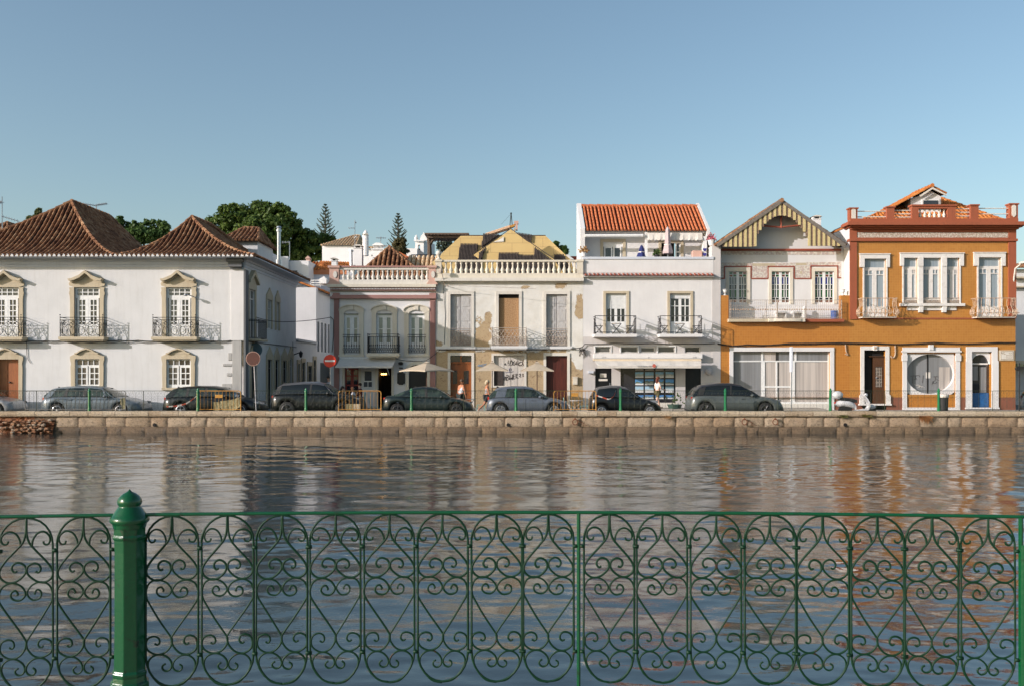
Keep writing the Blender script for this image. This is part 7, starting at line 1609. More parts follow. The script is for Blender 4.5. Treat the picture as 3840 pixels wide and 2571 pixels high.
# =====================================================================================
# People
# =====================================================================================
def skinmesh(name, joints, edges, mt, parent, sub=1, extra=None):
    me = bpy.data.meshes.new(name); names = list(joints); me.from_pydata([joints[n][:3] for n in names], [(names.index(a), names.index(b)) for a, b in edges], [])
    o = bpy.data.objects.new(name, me); C.objects.link(o); s = o.modifiers.new('skin', 'SKIN'); s.use_smooth_shade = True
    for i, n in enumerate(names):
        r = joints[n][3]; r = r if isinstance(r, tuple) else (r, r); me.skin_vertices[0].data[i].radius = r; me.skin_vertices[0].data[i].use_root = (i == 0)
    q = o.modifiers.new('sub', 'SUBSURF'); q.levels = sub; q.render_levels = sub
    bpy.context.view_layer.update(); dg = bpy.context.evaluated_depsgraph_get(); nm = bpy.data.meshes.new_from_object(o.evaluated_get(dg)); bpy.data.objects.remove(o)
    if extra:
        bm = MB(); extra(bm); off = len(nm.vertices); vs = [tuple(v.co) for v in nm.vertices]+bm.v; fs = [tuple(p.vertices) for p in nm.polygons]+[tuple(i+off for i in f_) for f_ in bm.f]
        nm = bpy.data.meshes.new(name); nm.from_pydata(vs, [], fs); nm.polygons.foreach_set('use_smooth', [True]*len(nm.polygons))
    nm.materials.clear(); nm.materials.append(mt); nm.name = name
    r = bpy.data.objects.new(name, nm); C.objects.link(r); r.parent = parent; return r
def person(label, loc, rz, H=1.7, skin='skin', hair=(.05,.03,.02), hair_len=0, top=(.6,.6,.6), sleeves=True, bottom=(.1,.1,.1), shorts=True, shoes=(.1,.08,.07), legs=((.22,0,0),(-.30,.35,0)), arms=((.12,.35),(-.12,.35)), seated=False, fat=1., bald=False, lean=0):
    """figure facing +x. legs: (thigh swing, knee bend); arms: (upper swing, elbow bend)"""
    T = thing('person', label, 'person', (0,0,0)); k = H/1.7; J = {}
    hz = .90 if not seated else .50
    J['pelvis'] = (0,0,hz*k,(.13*k*fat,.10*k*fat)); J['waist'] = (.01+lean*.1,0,(hz+.17)*k,(.125*k*fat,.10*k*fat)); J['chest'] = (.01+lean*.25,0,(hz+.38)*k,(.145*k*fat,.11*k*fat)); J['neck'] = (.02+lean*.33,0,(hz+.54)*k,.055*k); J['headb'] = (.035+lean*.37,0,(hz+.61)*k,.065*k); J['head'] = (.04+lean*.4,0,(hz+.70)*k,(.085*k,.095*k)); J['crown'] = (.035+lean*.4,0,(hz+.775)*k,(.06*k,.065*k))
    E = [('pelvis','waist'),('waist','chest'),('chest','neck'),('neck','headb'),('headb','head'),('head','crown')]
    hands = []
    for i, s in enumerate((1,-1)):
        sw, kb = legs[i][:2]; y = s*.095*k; th = .43*k; sh_ = .42*k
        if seated: sw, kb = 1.45, 1.4
        hx, hz_ = 0, (hz-.03)*k; kx, kz = hx+th*math.sin(sw), hz_-th*math.cos(sw); a = sw-kb; ax, az = kx+sh_*math.sin(a), kz-sh_*math.cos(a)
        J[f'hip{i}'] = (hx,y,hz_,.088*k*fat); J[f'thigh{i}'] = ((hx+kx)/2,y,(hz_+kz)/2,.078*k*fat); J[f'knee{i}'] = (kx,y,kz,.055*k); J[f'calf{i}'] = (kx*.65+ax*.35,y,kz*.65+az*.35,.056*k); J[f'ankle{i}'] = (ax,y,az,.036*k)
        tilt = max(-.1, min(.6, -a*.6)) if not seated else 0; J[f'toe{i}'] = (ax+.17*k*math.cos(tilt),y,az-.045*k-.10*k*math.sin(tilt),.032*k)
        E += [('pelvis',f'hip{i}'),(f'hip{i}',f'thigh{i}'),(f'thigh{i}',f'knee{i}'),(f'knee{i}',f'calf{i}'),(f'calf{i}',f'ankle{i}'),(f'ankle{i}',f'toe{i}')]
        sw, eb = arms[i]; ua = .28*k; fa = .25*k; sx, sz = J['chest'][0], (hz+.46)*k; y0 = s*.185*k*fat**.5; ex, ez = sx+ua*math.sin(sw), sz-ua*math.cos(sw); a = sw+eb; wx_, wz = ex+fa*math.sin(a), ez-fa*math.cos(a)
        J[f'sh{i}'] = (sx,y0*.9,sz,.058*k*fat); J[f'elb{i}'] = (ex,y0*1.2,ez,.042*k); J[f'wr{i}'] = (wx_,y0*1.15,wz,.028*k); J[f'palm{i}'] = (wx_+.07*k*math.sin(a),y0*1.13,wz-.07*k*math.cos(a),(.036*k,.02*k))
        E += [('chest',f'sh{i}'),(f'sh{i}',f'elb{i}'),(f'elb{i}',f'wr{i}'),(f'wr{i}',f'palm{i}')]; hands.append((J[f'palm{i}'], a, s))
    def ex(mb):
        for (p, a, s) in hands:
            d = Vector((math.sin(a),0,-math.cos(a))); f_ = Vector((math.cos(a),0,math.sin(a)))
            for q, (o, l) in enumerate(((-.027,.062),(-.009,.075),(.009,.07),(.027,.055))):
                b0 = Vector(p[:3])+f_*o*k+d*.02*k; m1 = b0+d*l*.55*k; e1 = m1+d*l*.4*k+Vector((0,-s*.02*k,0)); mb.tube([b0,m1,e1], [.009*k,.008*k,.006*k], 5)
            b0 = Vector(p[:3])+f_*.03*k-d*.02*k; mb.tube([b0, b0+f_*.025*k+d*.03*k, b0+f_*.028*k+d*.06*k], [.01*k,.009*k,.007*k], 5)
        h = J['head']; mb.prism([(h[0]+.08*k,h[2]+.02*k),(h[0]+.115*k,h[2]-.02*k),(h[0]+.08*k,h[2]-.03*k)], -.012*k, .012*k)
        for s in (-1,1): mb.ball((h[0]-.0,s*.092*k,h[2]-.005*k), .018*k, .01*k, .03*k, 6, 4)
    bd = skinmesh('body', J, E, M[skin], T, 1, ex); h = J['head']
    m = MB()
    for s in (-1,1): m.ball((h[0]+.083*k, s*.032*k, h[2]+.015*k), .009*k, .012*k, .008*k, 6, 4)
    m.build('eyes', M['trim'], T); m = MB(); m.box(h[0]+.078*k, h[0]+.088*k, -.022*k, .022*k, h[2]-.056*k, h[2]-.048*k); m.build('mouth', M['pink'], T)
    hm = paint('hair', hair, tuple(x*.6 for x in hair), .6, 20)
    m = MB(); m.ball((h[0]-.015*k,0,h[2]+.045*k), .105*k, .105*k, .095*k, 10, 8) if not bald else m.tube([(h[0]-.09*k, s_*.09*k*math.cos(q*.4), h[2]-.02*k+.01*math.sin(q)) for q, s_ in ((0,1),(2,1),(4,1),(6,1),(8,1))], .02*k, 5)
    if hair_len: m.tube([(h[0]-.07*k,0,h[2]+.03*k),(h[0]-.085*k,0,h[2]-.08*k),(h[0]-.09*k,0,h[2]-.08*k-hair_len)], [.075*k,.075*k,.045*k], 8)
    m.build('hair', hm, T, smooth=True)
    cm = paint('shirt_cloth', top, tuple(x*.85 for x in top), .9, 8, bs=.3); g = 1.14
    K = ['pelvis','waist','chest','sh0','sh1']; JJ = {n: (*J[n][:3], tuple(x*g for x in J[n][3]) if isinstance(J[n][3], tuple) else J[n][3]*g) for n in K}; JJ['collar'] = (J['neck'][0],0,(J['neck'][2]+J['chest'][2])/2+.03*k,.075*k)
    if sleeves:
        for i in range(2): a, b = J[f'sh{i}'], J[f'elb{i}']; JJ[f'sl{i}'] = (a[0]*.35+b[0]*.65,a[1]*.35+b[1]*.65,a[2]*.35+b[2]*.65,.06*k)
    else:
        for i in range(2): a = JJ[f'sh{i}']; JJ[f'sh{i}'] = (a[0],a[1]*.72,a[2],.05*k)
    JJ['pelvis'] = (*J['pelvis'][:2], J['pelvis'][2]+.03*k, (.14*k*fat,.115*k*fat)); EE = [('pelvis','waist'),('waist','chest'),('chest','sh0'),('chest','sh1'),('chest','collar')]+([('sh0','sl0'),('sh1','sl1')] if sleeves else [])
    skinmesh('shirt', JJ, EE, cm, T)
    bm_ = paint('trouser_cloth', bottom, tuple(x*.8 for x in bottom), .9, 8); JJ = {'pelvis': (*J['pelvis'][:3],(.142*k*fat,.115*k*fat))}; EE = []
    for i in range(2):
        JJ[f'hip{i}'] = (*J[f'hip{i}'][:3], .098*k*fat); EE += [('pelvis',f'hip{i}')]; a, b = J[f'hip{i}'], J[f'knee{i}']; t = .8 if shorts else 1.
        JJ[f'leg{i}'] = (a[0]+(b[0]-a[0])*t,a[1],a[2]+(b[2]-a[2])*t,.084*k if shorts else .066*k); EE += [(f'hip{i}',f'leg{i}')]
        if not shorts: c = J[f'ankle{i}']; JJ[f'cuff{i}'] = (c[0],c[1],c[2]+.03*k,.05*k); EE += [(f'leg{i}',f'cuff{i}')]
    skinmesh('shorts' if shorts else 'trousers', JJ, EE, bm_, T)
    m = MB()
    for i in range(2): a, b = J[f'ankle{i}'], J[f'toe{i}']; m.tube([(a[0]-.05*k,a[1],a[2]-.03*k),((a[0]+b[0])/2,a[1],(a[2]-.045*k+b[2])/2),(b[0]+.03*k,b[1],b[2]-.0)], [.04*k,.044*k,.034*k], 8)
    m.build('shoes', paint('shoe', shoes, None, .7), T, smooth=True)
    low = min(J['ankle0'][2], J['ankle1'][2], )-.075*k; T.location = (loc[0], loc[1], loc[2]-low); T.rotation_euler = (0,0,rz); return T
person('man in a white tank top walking right beyond the saloon car', (WX(1730,50.2),50.2,G0), R(40), 1.74, 'skin', (.12,.07,.04), top=(.55,.58,.62), sleeves=False, bottom=(.03,.04,.04), legs=((.35,.1),(-.3,.3)), arms=((-.1,.25),(.05,.2)), fat=1.32)
person('blond woman in a tank top and dark shorts striding right behind the blue-grey hatchback', (WX(1826,49.0),49.0,G0), R(14), 1.70, 'skin', (.55,.45,.30), .05, (.33,.31,.30), False, (.03,.035,.04), legs=((.28,.05),(-.42,.42)), arms=((-.12,.35),(.1,.3)), fat=1.2, shoes=(.5,.45,.4))
person('auburn-haired woman in a white T-shirt and olive shorts looking at the shop window', (WX(2466,52.2),52.2,.08), R(30), 1.68, 'skinp', (.16,.035,.015), .16, (.68,.66,.6), True, (.13,.11,.05), legs=((.3,.05),(-.25,.55)), arms=((-.15,1.3),(.1,1.2)), shoes=(.4,.25,.18))
person('dark-haired person in a pale shirt standing by the no-entry sign', (WX(1234,52.4),52.4,.08), R(-150), 1.68, 'skinp', (.02,.015,.012), 0, (.55,.55,.58), True, (.05,.05,.06), False, legs=((.05,.02),(-.05,.02)), arms=((.1,.4),(.1,.4)))
sp = dict(seated=True, legs=((1.4,1.4),(1.4,1.4)), arms=((.5,1.1),(.5,1.1)))
person('bald man in a white shirt seated at the cafe table under the awning', (WX(1332,50.9),50.9,G0), R(180), 1.74, 'skin', (.3,.28,.26), 0, (.62,.64,.68), True, (.08,.08,.1), False, bald=True, lean=.3, **sp)
person('long-haired person in dark clothes seated left at the cafe table', (WX(1283,51.2),51.2,G0), R(10), 1.7, 'skinp', (.025,.015,.01), .18, (.03,.03,.05), True, (.03,.03,.04), False, **sp)
person('person in a dark red top seated behind the bald man', (WX(1352,52.0),52.0,.08), R(170), 1.68, 'skinp', (.04,.02,.012), 0, (.14,.03,.03), True, (.03,.03,.04), False, **sp)
# =====================================================================================
# Cafe furniture: chairs, tables, parasols
# =====================================================================================
def mint_chair(label, x, y, rz, z=0., grp='mint green metal cafe chairs'):
    T = thing('cafe_chair', label, 'chair', (0,0,0), grp); m = MB()
    for i, (sx, sy) in enumerate(((1,1),(1,-1),(-1,1),(-1,-1))):
        m = MB(); m.prism([(sx*.15,.45),(sx*.20,.45),(sx*.245,0),(sx*.225,0)], sy*.17-.02, sy*.17+.02) if sx > 0 else m.prism([(-.20,.45),(-.13,.45),(-.225,0),(-.25,0)], sy*.17-.02, sy*.17+.02); m.build('leg', M['mint'], T)
    m = MB(); m.box(-.19,.19,-.19,.19,.43,.455); m.build('seat', M['mint'], T, bevel=.01)
    m = MB(); m.tube([(-.18,-.17,.45),(-.25,-.16,.80),(-.26,-.08,.86),(-.26,.08,.86),(-.25,.16,.80),(-.18,.17,.45)], .014, 5); m.prism([(-.175,.45),(-.165,.45),(-.25,.86),(-.262,.86)], -.05, .05); m.build('backrest', M['mint'], T)
    T.location = (x,y,z); T.rotation_euler = (0,0,rz); return T
def atp(px, Y): return WX(px, Y), Y
def wire_chair(px, Y, rz, label, z=G0): x, y = atp(px, Y); return mint_chair(label, x, y, rz, z)
wire_chair(1404, 47.6, .1, 'mint green chair behind the second yellow barrier')
wire_chair(2132, 48.4, 0, 'mint green chair left of the table behind the third yellow barrier')
wire_chair(2192, 48.4, math.pi, 'mint green chair right of the table behind the third yellow barrier')
wire_chair(1700, 51.4, 0, 'mint green chair left of the walking man beyond the saloon car')
wire_chair(1803, 50.4, math.pi, 'mint green chair just left of the striding blond woman')
wire_chair(1285, 51.2, 0, 'mint green chair under the long-haired seated person'); wire_chair(1332, 50.9, math.pi, 'mint green chair under the bald man'); wire_chair(1352, 52.0, math.pi, 'mint green chair under the person in dark red', .08)
pale = paint('pale_table_top', (.62,.60,.56), None, .5)
def tb(px, Y, lab, z=G0): round_table(lab, WX(px,Y), Y, z, M['irong'], pale, .33, .73)
tb(2162, 48.4, 'round table with crossed legs between two mint green chairs'); tb(1760, 50.6, 'round pale table beyond the bonnet of the saloon car'); tb(1308, 51.0, 'round table between the seated people at the cafe')
m = MB(); m.box(WX(1340,48.4), WX(1365,48.4), 48.3, 48.8, .52, .68); tag(m.build('cardboard_box', M['yel'], None, bevel=.01), 'yellow and green carton behind the second yellow barrier', 'carton')
def umbrella(label, pxl, pxr, pxa, Y, pyb=1388, pya=1360, rot=0., asym=0):
    w = (WX(pxr,Y)-WX(pxl,Y))/2; x = WX(pxa,Y); zb = WZ(pyb,Y); za = WZ(pya,Y)+.02; T = thing('cafe_parasol', label, 'parasol', (x,Y,G0), 'open sand coloured square parasols')
    h = w if rot == 0 else w; c = [(math.cos(rot+math.pi/4+q*math.pi/2)*h*(1.414 if rot == 0 else 1), math.sin(rot+math.pi/4+q*math.pi/2)*h*(1.414 if rot == 0 else 1)) for q in range(4)]
    m = MB()
    for q in range(4):
        a, b = c[q], c[(q+1) % 4]; n = 6
        for i in range(n):
            t0, t1 = i/n, (i+1)/n; f_ = lambda t: (a[0]+(b[0]-a[0])*t, a[1]+(b[1]-a[1])*t, -.04*4*t*(1-t)*-1)
            P0, P1 = f_(t0), f_(t1); m.quad((x,Y,za),(x+P0[0]*.98,Y+P0[1]*.98,zb+P0[2]),(x+P1[0]*.98,Y+P1[1]*.98,zb+P1[2])); m.quad((x+P0[0]*.98,Y+P0[1]*.98,zb+P0[2]),(x+P1[0]*.98,Y+P1[1]*.98,zb+P1[2]),(x+P1[0],Y+P1[1],zb+P1[2]-.05),(x+P0[0],Y+P0[1],zb+P0[2]-.05))
    m.lathe(x, Y, [(.22,za-.03),(.12,za+.02),(.02,za+.06)], 4, math.pi/4); m.build('canopy', M['tan'], T)
    m = MB(); m.tube([(x,Y,G0+.05),(x,Y,za+.1)], .024, 8); m.build('pole', M['woodd'], T); m = MB()
    for q in range(4): m.tube([(x,Y,za-.02),(x+c[q][0]*.97,Y+c[q][1]*.97,zb-.0)], .012, 4)
    m.build('ribs', M['woodd'], T); m = MB(); m.lathe(x, Y, [(.25,G0),(.25,G0+.05),(.05,G0+.08)], 12); m.build('base', M['trim'], T)
umbrella('leftmost of the three open sand parasols, the widest, before the cafe door', 1496, 1704, 1600, 50.6, 1389, 1359, R(47))
umbrella('middle of the three open sand parasols, before the derelict house', 1785, 1905, 1846, 50.8)
umbrella('rightmost of the three open sand parasols, left of the red door', 1953, 2075, 2014, 50.8)
# =====================================================================================
# Trees
# =====================================================================================
def leaf_crown(parent, blobs, n, size, mt, seed=1, name='crown'):
    """leaf-sized faces scattered through leaf clumps that fill a few overlapping volumes"""
    rg = np.random.default_rng(seed); V = []; 
    tot = sum(b[3]*b[4]*b[5] for b in blobs)
    for bx, by, bz, rx, ry, rz in blobs:
        k = max(6, int(n*(rx*ry*rz)/tot/46)); d = rg.normal(size=(k,3)); d /= np.linalg.norm(d, axis=1)[:,None]; rad = rg.uniform(.45,1.02,size=(k,1))**.6
        cen = np.array([bx,by,bz])+d*rad*np.array([rx,ry,rz]); cr = rg.uniform(.28,.62,size=k)*min(1.6,(rx*ry*rz)**(1/3)*.42+.25)
        for c, r in zip(cen, cr):
            m_ = 46; e = rg.normal(size=(m_,3)); e /= np.linalg.norm(e, axis=1)[:,None]; p = c+e*(rg.uniform(.3,1.,size=(m_,1))**.5)*r*np.array([1.15,1.15,.85])
            nn = e+rg.normal(size=(m_,3))*.55+np.array([0,0,.35]); nn /= np.linalg.norm(nn, axis=1)[:,None]; t = np.cross(nn, rg.normal(size=(m_,3))); t /= np.linalg.norm(t, axis=1)[:,None]; b = np.cross(nn, t); s = size*rg.uniform(.6,1.25,size=(m_,1))
            V.append(np.stack([p-t*s, p+b*s*.55, p+t*s, p-b*s*.55], axis=1))
    V = np.concatenate(V).reshape(-1,3); L = root_loc(parent); V -= np.array([L.x,L.y,L.z]); q = len(V)//4
    me = bpy.data.meshes.new(name); me.vertices.add(len(V)); me.vertices.foreach_set('co', V.ravel()); me.loops.add(len(V)); me.loops.foreach_set('vertex_index', np.arange(len(V))); me.polygons.add(q); me.polygons.foreach_set('loop_start', np.arange(q)*4); me.polygons.foreach_set('loop_total', np.full(q,4)); me.update(); me.validate()
    me.materials.append(mt); o = bpy.data.objects.new(name, me); C.objects.link(o); o.parent = parent; return o
def tree(label, Y, blobs_px, n, size, mt, trunk_px, seed, name='broadleaf_tree', grp='trees behind the roofs'):
    g = Fac(Y); T = thing(name, label, 'tree', (g.x(trunk_px), Y, 0), grp)
    B = [(WX(a,Y), Y+dy, WZ(b,Y), rx*Y/F, rx*Y/F*.8, rz*Y/F) for a, b, rx, rz, dy in blobs_px]; leaf_crown(T, B, n, size, mt, seed)
    m = MB(); x = g.x(trunk_px); zt = max(b[2] for b in B)*.62; m.tube([(x,Y,0),(x+.2,Y,zt*.4),(x,Y,zt*.8)], [.55,.42,.3], 8)
    for b in B: m.tube([(x,Y,zt*.6),((x+b[0])/2,(Y+b[1])/2,(zt+b[2])/2*.9),(b[0],b[1],b[2])], [.25,.15,.05], 6)
    m.build('trunk', M['trunk'], T); return T
lf1 = leafm('broad_leaves', [(.03,.06,.012),(.07,.115,.022),(.13,.175,.035)]); lf2 = leafm('bright_leaves', [(.04,.08,.02),(.07,.125,.03),(.12,.17,.05)]); lf3 = leafm('olive_leaves', [(.05,.075,.02),(.10,.12,.04),(.16,.17,.07)])
lfp = leafm('araucaria_needles', [(.04,.06,.04),(.07,.09,.06),(.10,.12,.08)], .1); lfb = leafm('brownish_shrub', [(.05,.045,.015),(.09,.075,.03),(.12,.10,.04)])
tree('large dark broadleaf tree behind the roofs, left of the flue pipe', 90, [(820,850,48,45,0),(890,820,62,48,-1),(980,810,70,50,0),(1055,830,58,52,-1),(1100,880,55,55,0),(1010,880,90,60,-2),(900,890,75,55,0),(1145,905,40,50,1),(1170,935,38,50,0),(1080,945,70,40,0),(1205,905,40,44,2),(1240,925,26,36,2),(1180,925,40,46,1)], 40000, .19, lf1, 1000, 3)
tree('bright green tree between the two hipped roofs of the white house', 82, [(462,838,26,30,0),(512,856,26,24,0),(540,846,20,22,0),(582,850,26,26,0),(612,852,22,28,0),(630,872,16,20,0),(540,882,80,24,0)], 10000, .16, lf2, 540, 5)
tree('thin olive green tree standing left of the first hipped roof', 75, [(88,850,18,20,0),(112,828,15,22,0),(135,808,8,16,0),(146,794,4,9,0),(105,870,28,14,0),(62,872,12,8,0)], 1500, .15, lf3, 100, 7)
tree('small light green tree right of the yellow boarded roof', 76, [(2085,930,22,22,0),(2108,940,18,20,0),(2095,955,25,16,0)], 1700, .16, lf2, 2095, 9)
tree('brownish bushy tree growing in front of the second star-shaped conifer', 88, [(1497,915,22,26,0),(1500,940,28,14,0)], 3000, .16, lfb, 1498, 11)
def norfolk(label, px, ptop, pbot, wpx, Y, seed, tiers=15):
    g = Fac(Y); T = thing('norfolk_pine', label, 'tree', (g.x(px), Y, 0), 'star-shaped conifers behind the roofs'); rg = random.Random(seed); x = g.x(px); z0, z1 = g.z(pbot), g.z(ptop); W = wpx*Y/F
    m = MB(); m.tube([(x,Y,0),(x,Y,z0),(x,Y,z1)], [.3,.14,.02], 7); m.build('trunk', M['trunk'], T); br = MB(); nd = MB()
    for k in range(tiers):
        t = (k+.3)/tiers; z = z1-(z1-z0)*t**1.05; L = W*(.10+.95*t**.85)*rg.uniform(.85,1.08); nb = 5
        for q in range(nb):
            a = 2*math.pi*(q+.5*(k % 2))/nb+rg.uniform(-.2,.2); L2 = L*rg.uniform(.85,1.1); D = Vector((math.cos(a),math.sin(a),0)); P = [Vector((x,Y,z))+D*L2*s+Vector((0,0,L2*(.62*s*s-.02*s))) for s in (0,.35,.7,1)]
            br.tube(P, [.035,.03,.02,.01], 4); n_ = max(5, int(L2*9))
            for j in range(n_):
                s = (.38+.62*j/n_); p = Vector((x,Y,z))+D*L2*s+Vector((0,0,L2*(.62*s*s-.02*s))); ln = (.13+.15*min(1,L2/2))*(1.15-s*.35)
                side = Vector((-D.y,D.x,0))*(1 if j % 2 else -1); e = p+side*ln*.8+D*ln*.35+Vector((0,0,ln*.35)); w_ = Vector((0,0,.065)); nd.quad(p-w_, e-w_*.4, e+w_*.4, p+w_); e2 = p+D*ln*.3+Vector((0,0,ln*.55)); w2 = D*.05; nd.quad(p-w2, e2-w2*.4, e2+w2*.4, p+w2)
    br.build('branches', lfp, T); nd.build('needles', lfp, T)
norfolk('tall star-shaped conifer at the right end of the large dark tree', 1220, 768, 905, 46, 100, 3, 11)
norfolk('star-shaped conifer between the fancy chimney and the bell tower', 1493, 803, 945, 46, 95, 4, 12)
tree('grey-green pine crown seen under the timber pergola', 100, [(1648,925,9,18,0),(1668,912,9,22,0),(1684,908,8,22,0),(1660,935,14,12,0)], 1100, .17, lfp, 1665, 15, name='pine_tree')
# =====================================================================================
# Rooftops, church and crane in the background
# =====================================================================================
Y = 86.; g = Fac(Y)
TB = thing('hip_roofed_house', 'bright white house with a tan hipped roof behind the cafe', 'house', (g.x(1270), Y, 0))
m = MB(); m.box(g.x(1208), g.x(1327), Y, Y+9, 0, g.z(922)); m.build('wall', M['bwhite'], TB)
hip_roof(TB, g.x(1206), g.x(1327)+.25, Y-.25, Y+9.2, g.z(921), (g.x(1300),Y+4.2), (g.x(1322),Y+4.2), WZ(883,Y+4.2), .26, .045, 0, (M['rTan'],M['rTan']), hipr=.06)
m = MB(); m.lathe(g.x(1314), Y+3, [(.28,g.z(900)),(.3,g.z(884)),(.16,g.z(880)),(.22,g.z(874)),(.04,g.z(868))], 8); m.build('chimney', M['stone2'], TB)
Y = 76.; g = Fac(Y); WBk = thing('white_rear_house', 'white rear house with dark window holes between the chimneys', 'house', (g.x(1380), Y, 0))
m = MB(); m.box(g.x(1327), g.x(1400), Y+2, Y+8, 0, g.z(922)); m.box(g.x(1352), g.x(1450), Y, Y+6, 0, g.z(962)); m.build('wall', M['bwhite'], WBk)
m = MB(); 
for a in (1379, 1385):
    for y in (945, 952): m.box(g.x(a), g.x(a+4), Y+1.9, Y+2.02, g.z(y+5), g.z(y))
m.build('window', M['gdark'], WBk)
m = MB(); s = MB(); tile_face(m, s, (g.x(1320),Y+1.8,g.z(921)), (g.x(1400),Y+1.8,g.z(921)), [(g.x(1335),Y+4,g.z(905)),(g.x(1370),Y+4,g.z(908))], .3, .09); o = s.build('roof', M['rRedD'], WBk); m.build('roof_tiles', M['rTan'], o)
T = thing('minaret_chimney', 'slender white pointed chimney behind the cafe roof', 'chimney', (WX(1371,72), 72, WZ(940,72))); g = Fac(72.)
m = MB(); m.lathe(g.x(1371), 72, [(.24,g.z(960)),(.22,g.z(885)),(.24,g.z(884)),(.24,g.z(882)),(.19,g.z(881)),(.17,g.z(876)),(.13,g.z(870)),(.03,g.z(864))], 12); m.build('stack', M['bwhite'], T)
m = MB()
for q in range(5): m.box(g.x(1371)-.02+.09*(q-2), g.x(1371)+.02+.09*(q-2), 71.74, 71.8, g.z(884), g.z(878))
m.build('smoke_slots', M['stone'], T)
T = thing('fancy_chimney', 'ornate white box chimney with slotted top and pyramid cap', 'chimney', (WX(1417,68), 68, WZ(960,68))); g = Fac(68.)
m = MB(); m.box(g.x(1397), g.x(1435), 68, 68.8, g.z(965), g.z(934)); m.box(g.x(1393), g.x(1440), 67.9, 68.9, g.z(937), g.z(933)); m.box(g.x(1402), g.x(1432), 68.2, 68.6, g.z(933), g.z(918))
for q in range(7): m.box(g.x(1401+q*4.6), g.x(1403+q*4.6), 68.05, 68.2, g.z(933), g.z(920))
m.box(g.x(1397), g.x(1437), 67.95, 68.85, g.z(921), g.z(918)); m.prism([(g.x(1397),g.z(918)),(g.x(1437),g.z(918)),(g.x(1426),g.z(911)),(g.x(1408),g.z(911))], 68, 68.8); m.build('stack', M['bwhite'], T)
m = MB()
for q in range(6): m.box(g.x(1403.3+q*4.6), g.x(1405.3+q*4.6), 68.17, 68.195, g.z(931), g.z(922))
m.build('smoke_slots', M['trim'], T)
g = Fac(66.); T = thing('satellite_dish', 'small white satellite dish beside the ornate chimney', 'dish', (g.x(1435), 66, g.z(935))); m = MB(); m.lathe(g.x(1436), 66, [(.02,g.z(927)),(.2,g.z(925)),(.3,g.z(922))], 14); m.tube([(g.x(1436),66,g.z(927)),(g.x(1440),66,g.z(945))], .03, 5); m.build('dish', M['winw'], T)
# church
Y = 120.; g = Fac(Y); CHU = thing('church_bell_tower', 'white church bell tower with arched openings and curved gable', 'church', (g.x(1590), Y, 0))
m = MB(); 
def arch_wall(mb, g, x0, x1, y0, y1, ax0, ax1, ay0, ay1, a=0):
    g.wall(mb, x0, x1, y0, y1, [(ax0,ax1,ay0,ay1)], 1.0, a)
    c = (ax0+ax1)/2; r = (ax1-ax0)/2
    for q in range(8):
        p = lambda t: (c+r*math.cos(t), ay0+r-r*math.sin(t)); t0, t1 = math.pi*q/8, math.pi*(q+1)/8; A, B = p(t0), p(t1); mid = (t0+t1)/2; cor = (ax1 if mid < math.pi/2 else ax0, ay0)
        g.poly(mb, [A, B, cor], a, a+1.0)
arch_wall(m, g, 1557, 1589, 908, 1000, 1567, 1576, 918, 945); m.quad((g.x(1557),Y,0),(g.x(1589),Y,0),(g.x(1589),Y,g.z(1000)),(g.x(1557),Y,g.z(1000)))
X = g.x(1589); Yb = Y*1.0; m.quad((X,Y,0),(g.x(1622),Y+3.5,0),(g.x(1622),Y+3.5,g.z(903)),(X,Y,g.z(903))); m.box(g.x(1554), g.x(1592), Y-.3, Y+.3, g.z(906), g.z(902))
g.poly(m, [(1568,903),(1574,898),(1579,884),(1586,877),(1588,871),(1592,877),(1594,884),(1612,902)], 0, .5)
m.lathe(g.x(1561), Y, [(.35,g.z(903)),(.2,g.z(899)),(.25,g.z(893)),(.1,g.z(886)),(.04,g.z(881))], 8)
m.box(g.x(1480), g.x(1570), Y-2, Y+6, 0, g.z(940)); m.build('wall', M['bwhite'], CHU)
m = MB(); m.tube([(g.x(1571.5),Y+1.1,g.z(940)),(g.x(1571.5),Y+1.1,g.z(930))], .3, 8); m.build('bell', M['trim'], CHU)
m = MB(); g2 = Fac(100.); g2.poly(m, [(1566,941),(1570,936),(1576,938),(1592,955),(1592,975),(1566,975)], 0, 3); tag(m.build('grey_gable_house', M['quoind'], None), 'small slate grey gable in front of the church tower', 'house')
Y = 64.; g = Fac(Y); T = thing('red_roofed_house', 'house with a strip of red roof and terrace railing right of the cafe hip', 'house', (g.x(1510), Y, 0))
m = MB(); m.box(g.x(1450), g.x(1640), Y, Y+6, 0, g.z(972)); m.build('wall', M['white2'], T)
m = MB(); g.poly(m, [(1488,946),(1497,946),(1537,966),(1520,968)], -.3, 2.5); m.build('roof', M['rRed'], T)
m = MB(); m.tube([(g.x(1530),Y,g.z(972)),(g.x(1543),Y,g.z(957)),(g.x(1640),Y,g.z(957))], .04, 5)
for a in range(1545,1640,10): m.tube([(g.x(a),Y,g.z(957)),(g.x(a),Y,g.z(972))], .02, 4)
m.build('terrace_railing', M['ironb'], T)
Y = 60.; g = Fac(Y); T = thing('timber_pergola', 'weathered timber pergola roof on a forked post above the terrace', 'pergola', (g.x(1612), Y, g.z(960)))
m = MB(); m.box(g.x(1592), g.x(1758), Y, Y+3, g.z(880), g.z(874)); m.box(g.x(1600), g.x(1745), Y+.1, Y+.3, g.z(892), g.z(880.2))
for q in range(12): m.box(g.x(1602+q*13), g.x(1606+q*13), Y-.2, Y+3.1, g.z(883), g.z(880))
m.build('roof_beams', paint('grey_brown_timber', (.16,.11,.08), (.09,.065,.05), .9, 6, stretch=(.4,1,4)), T)
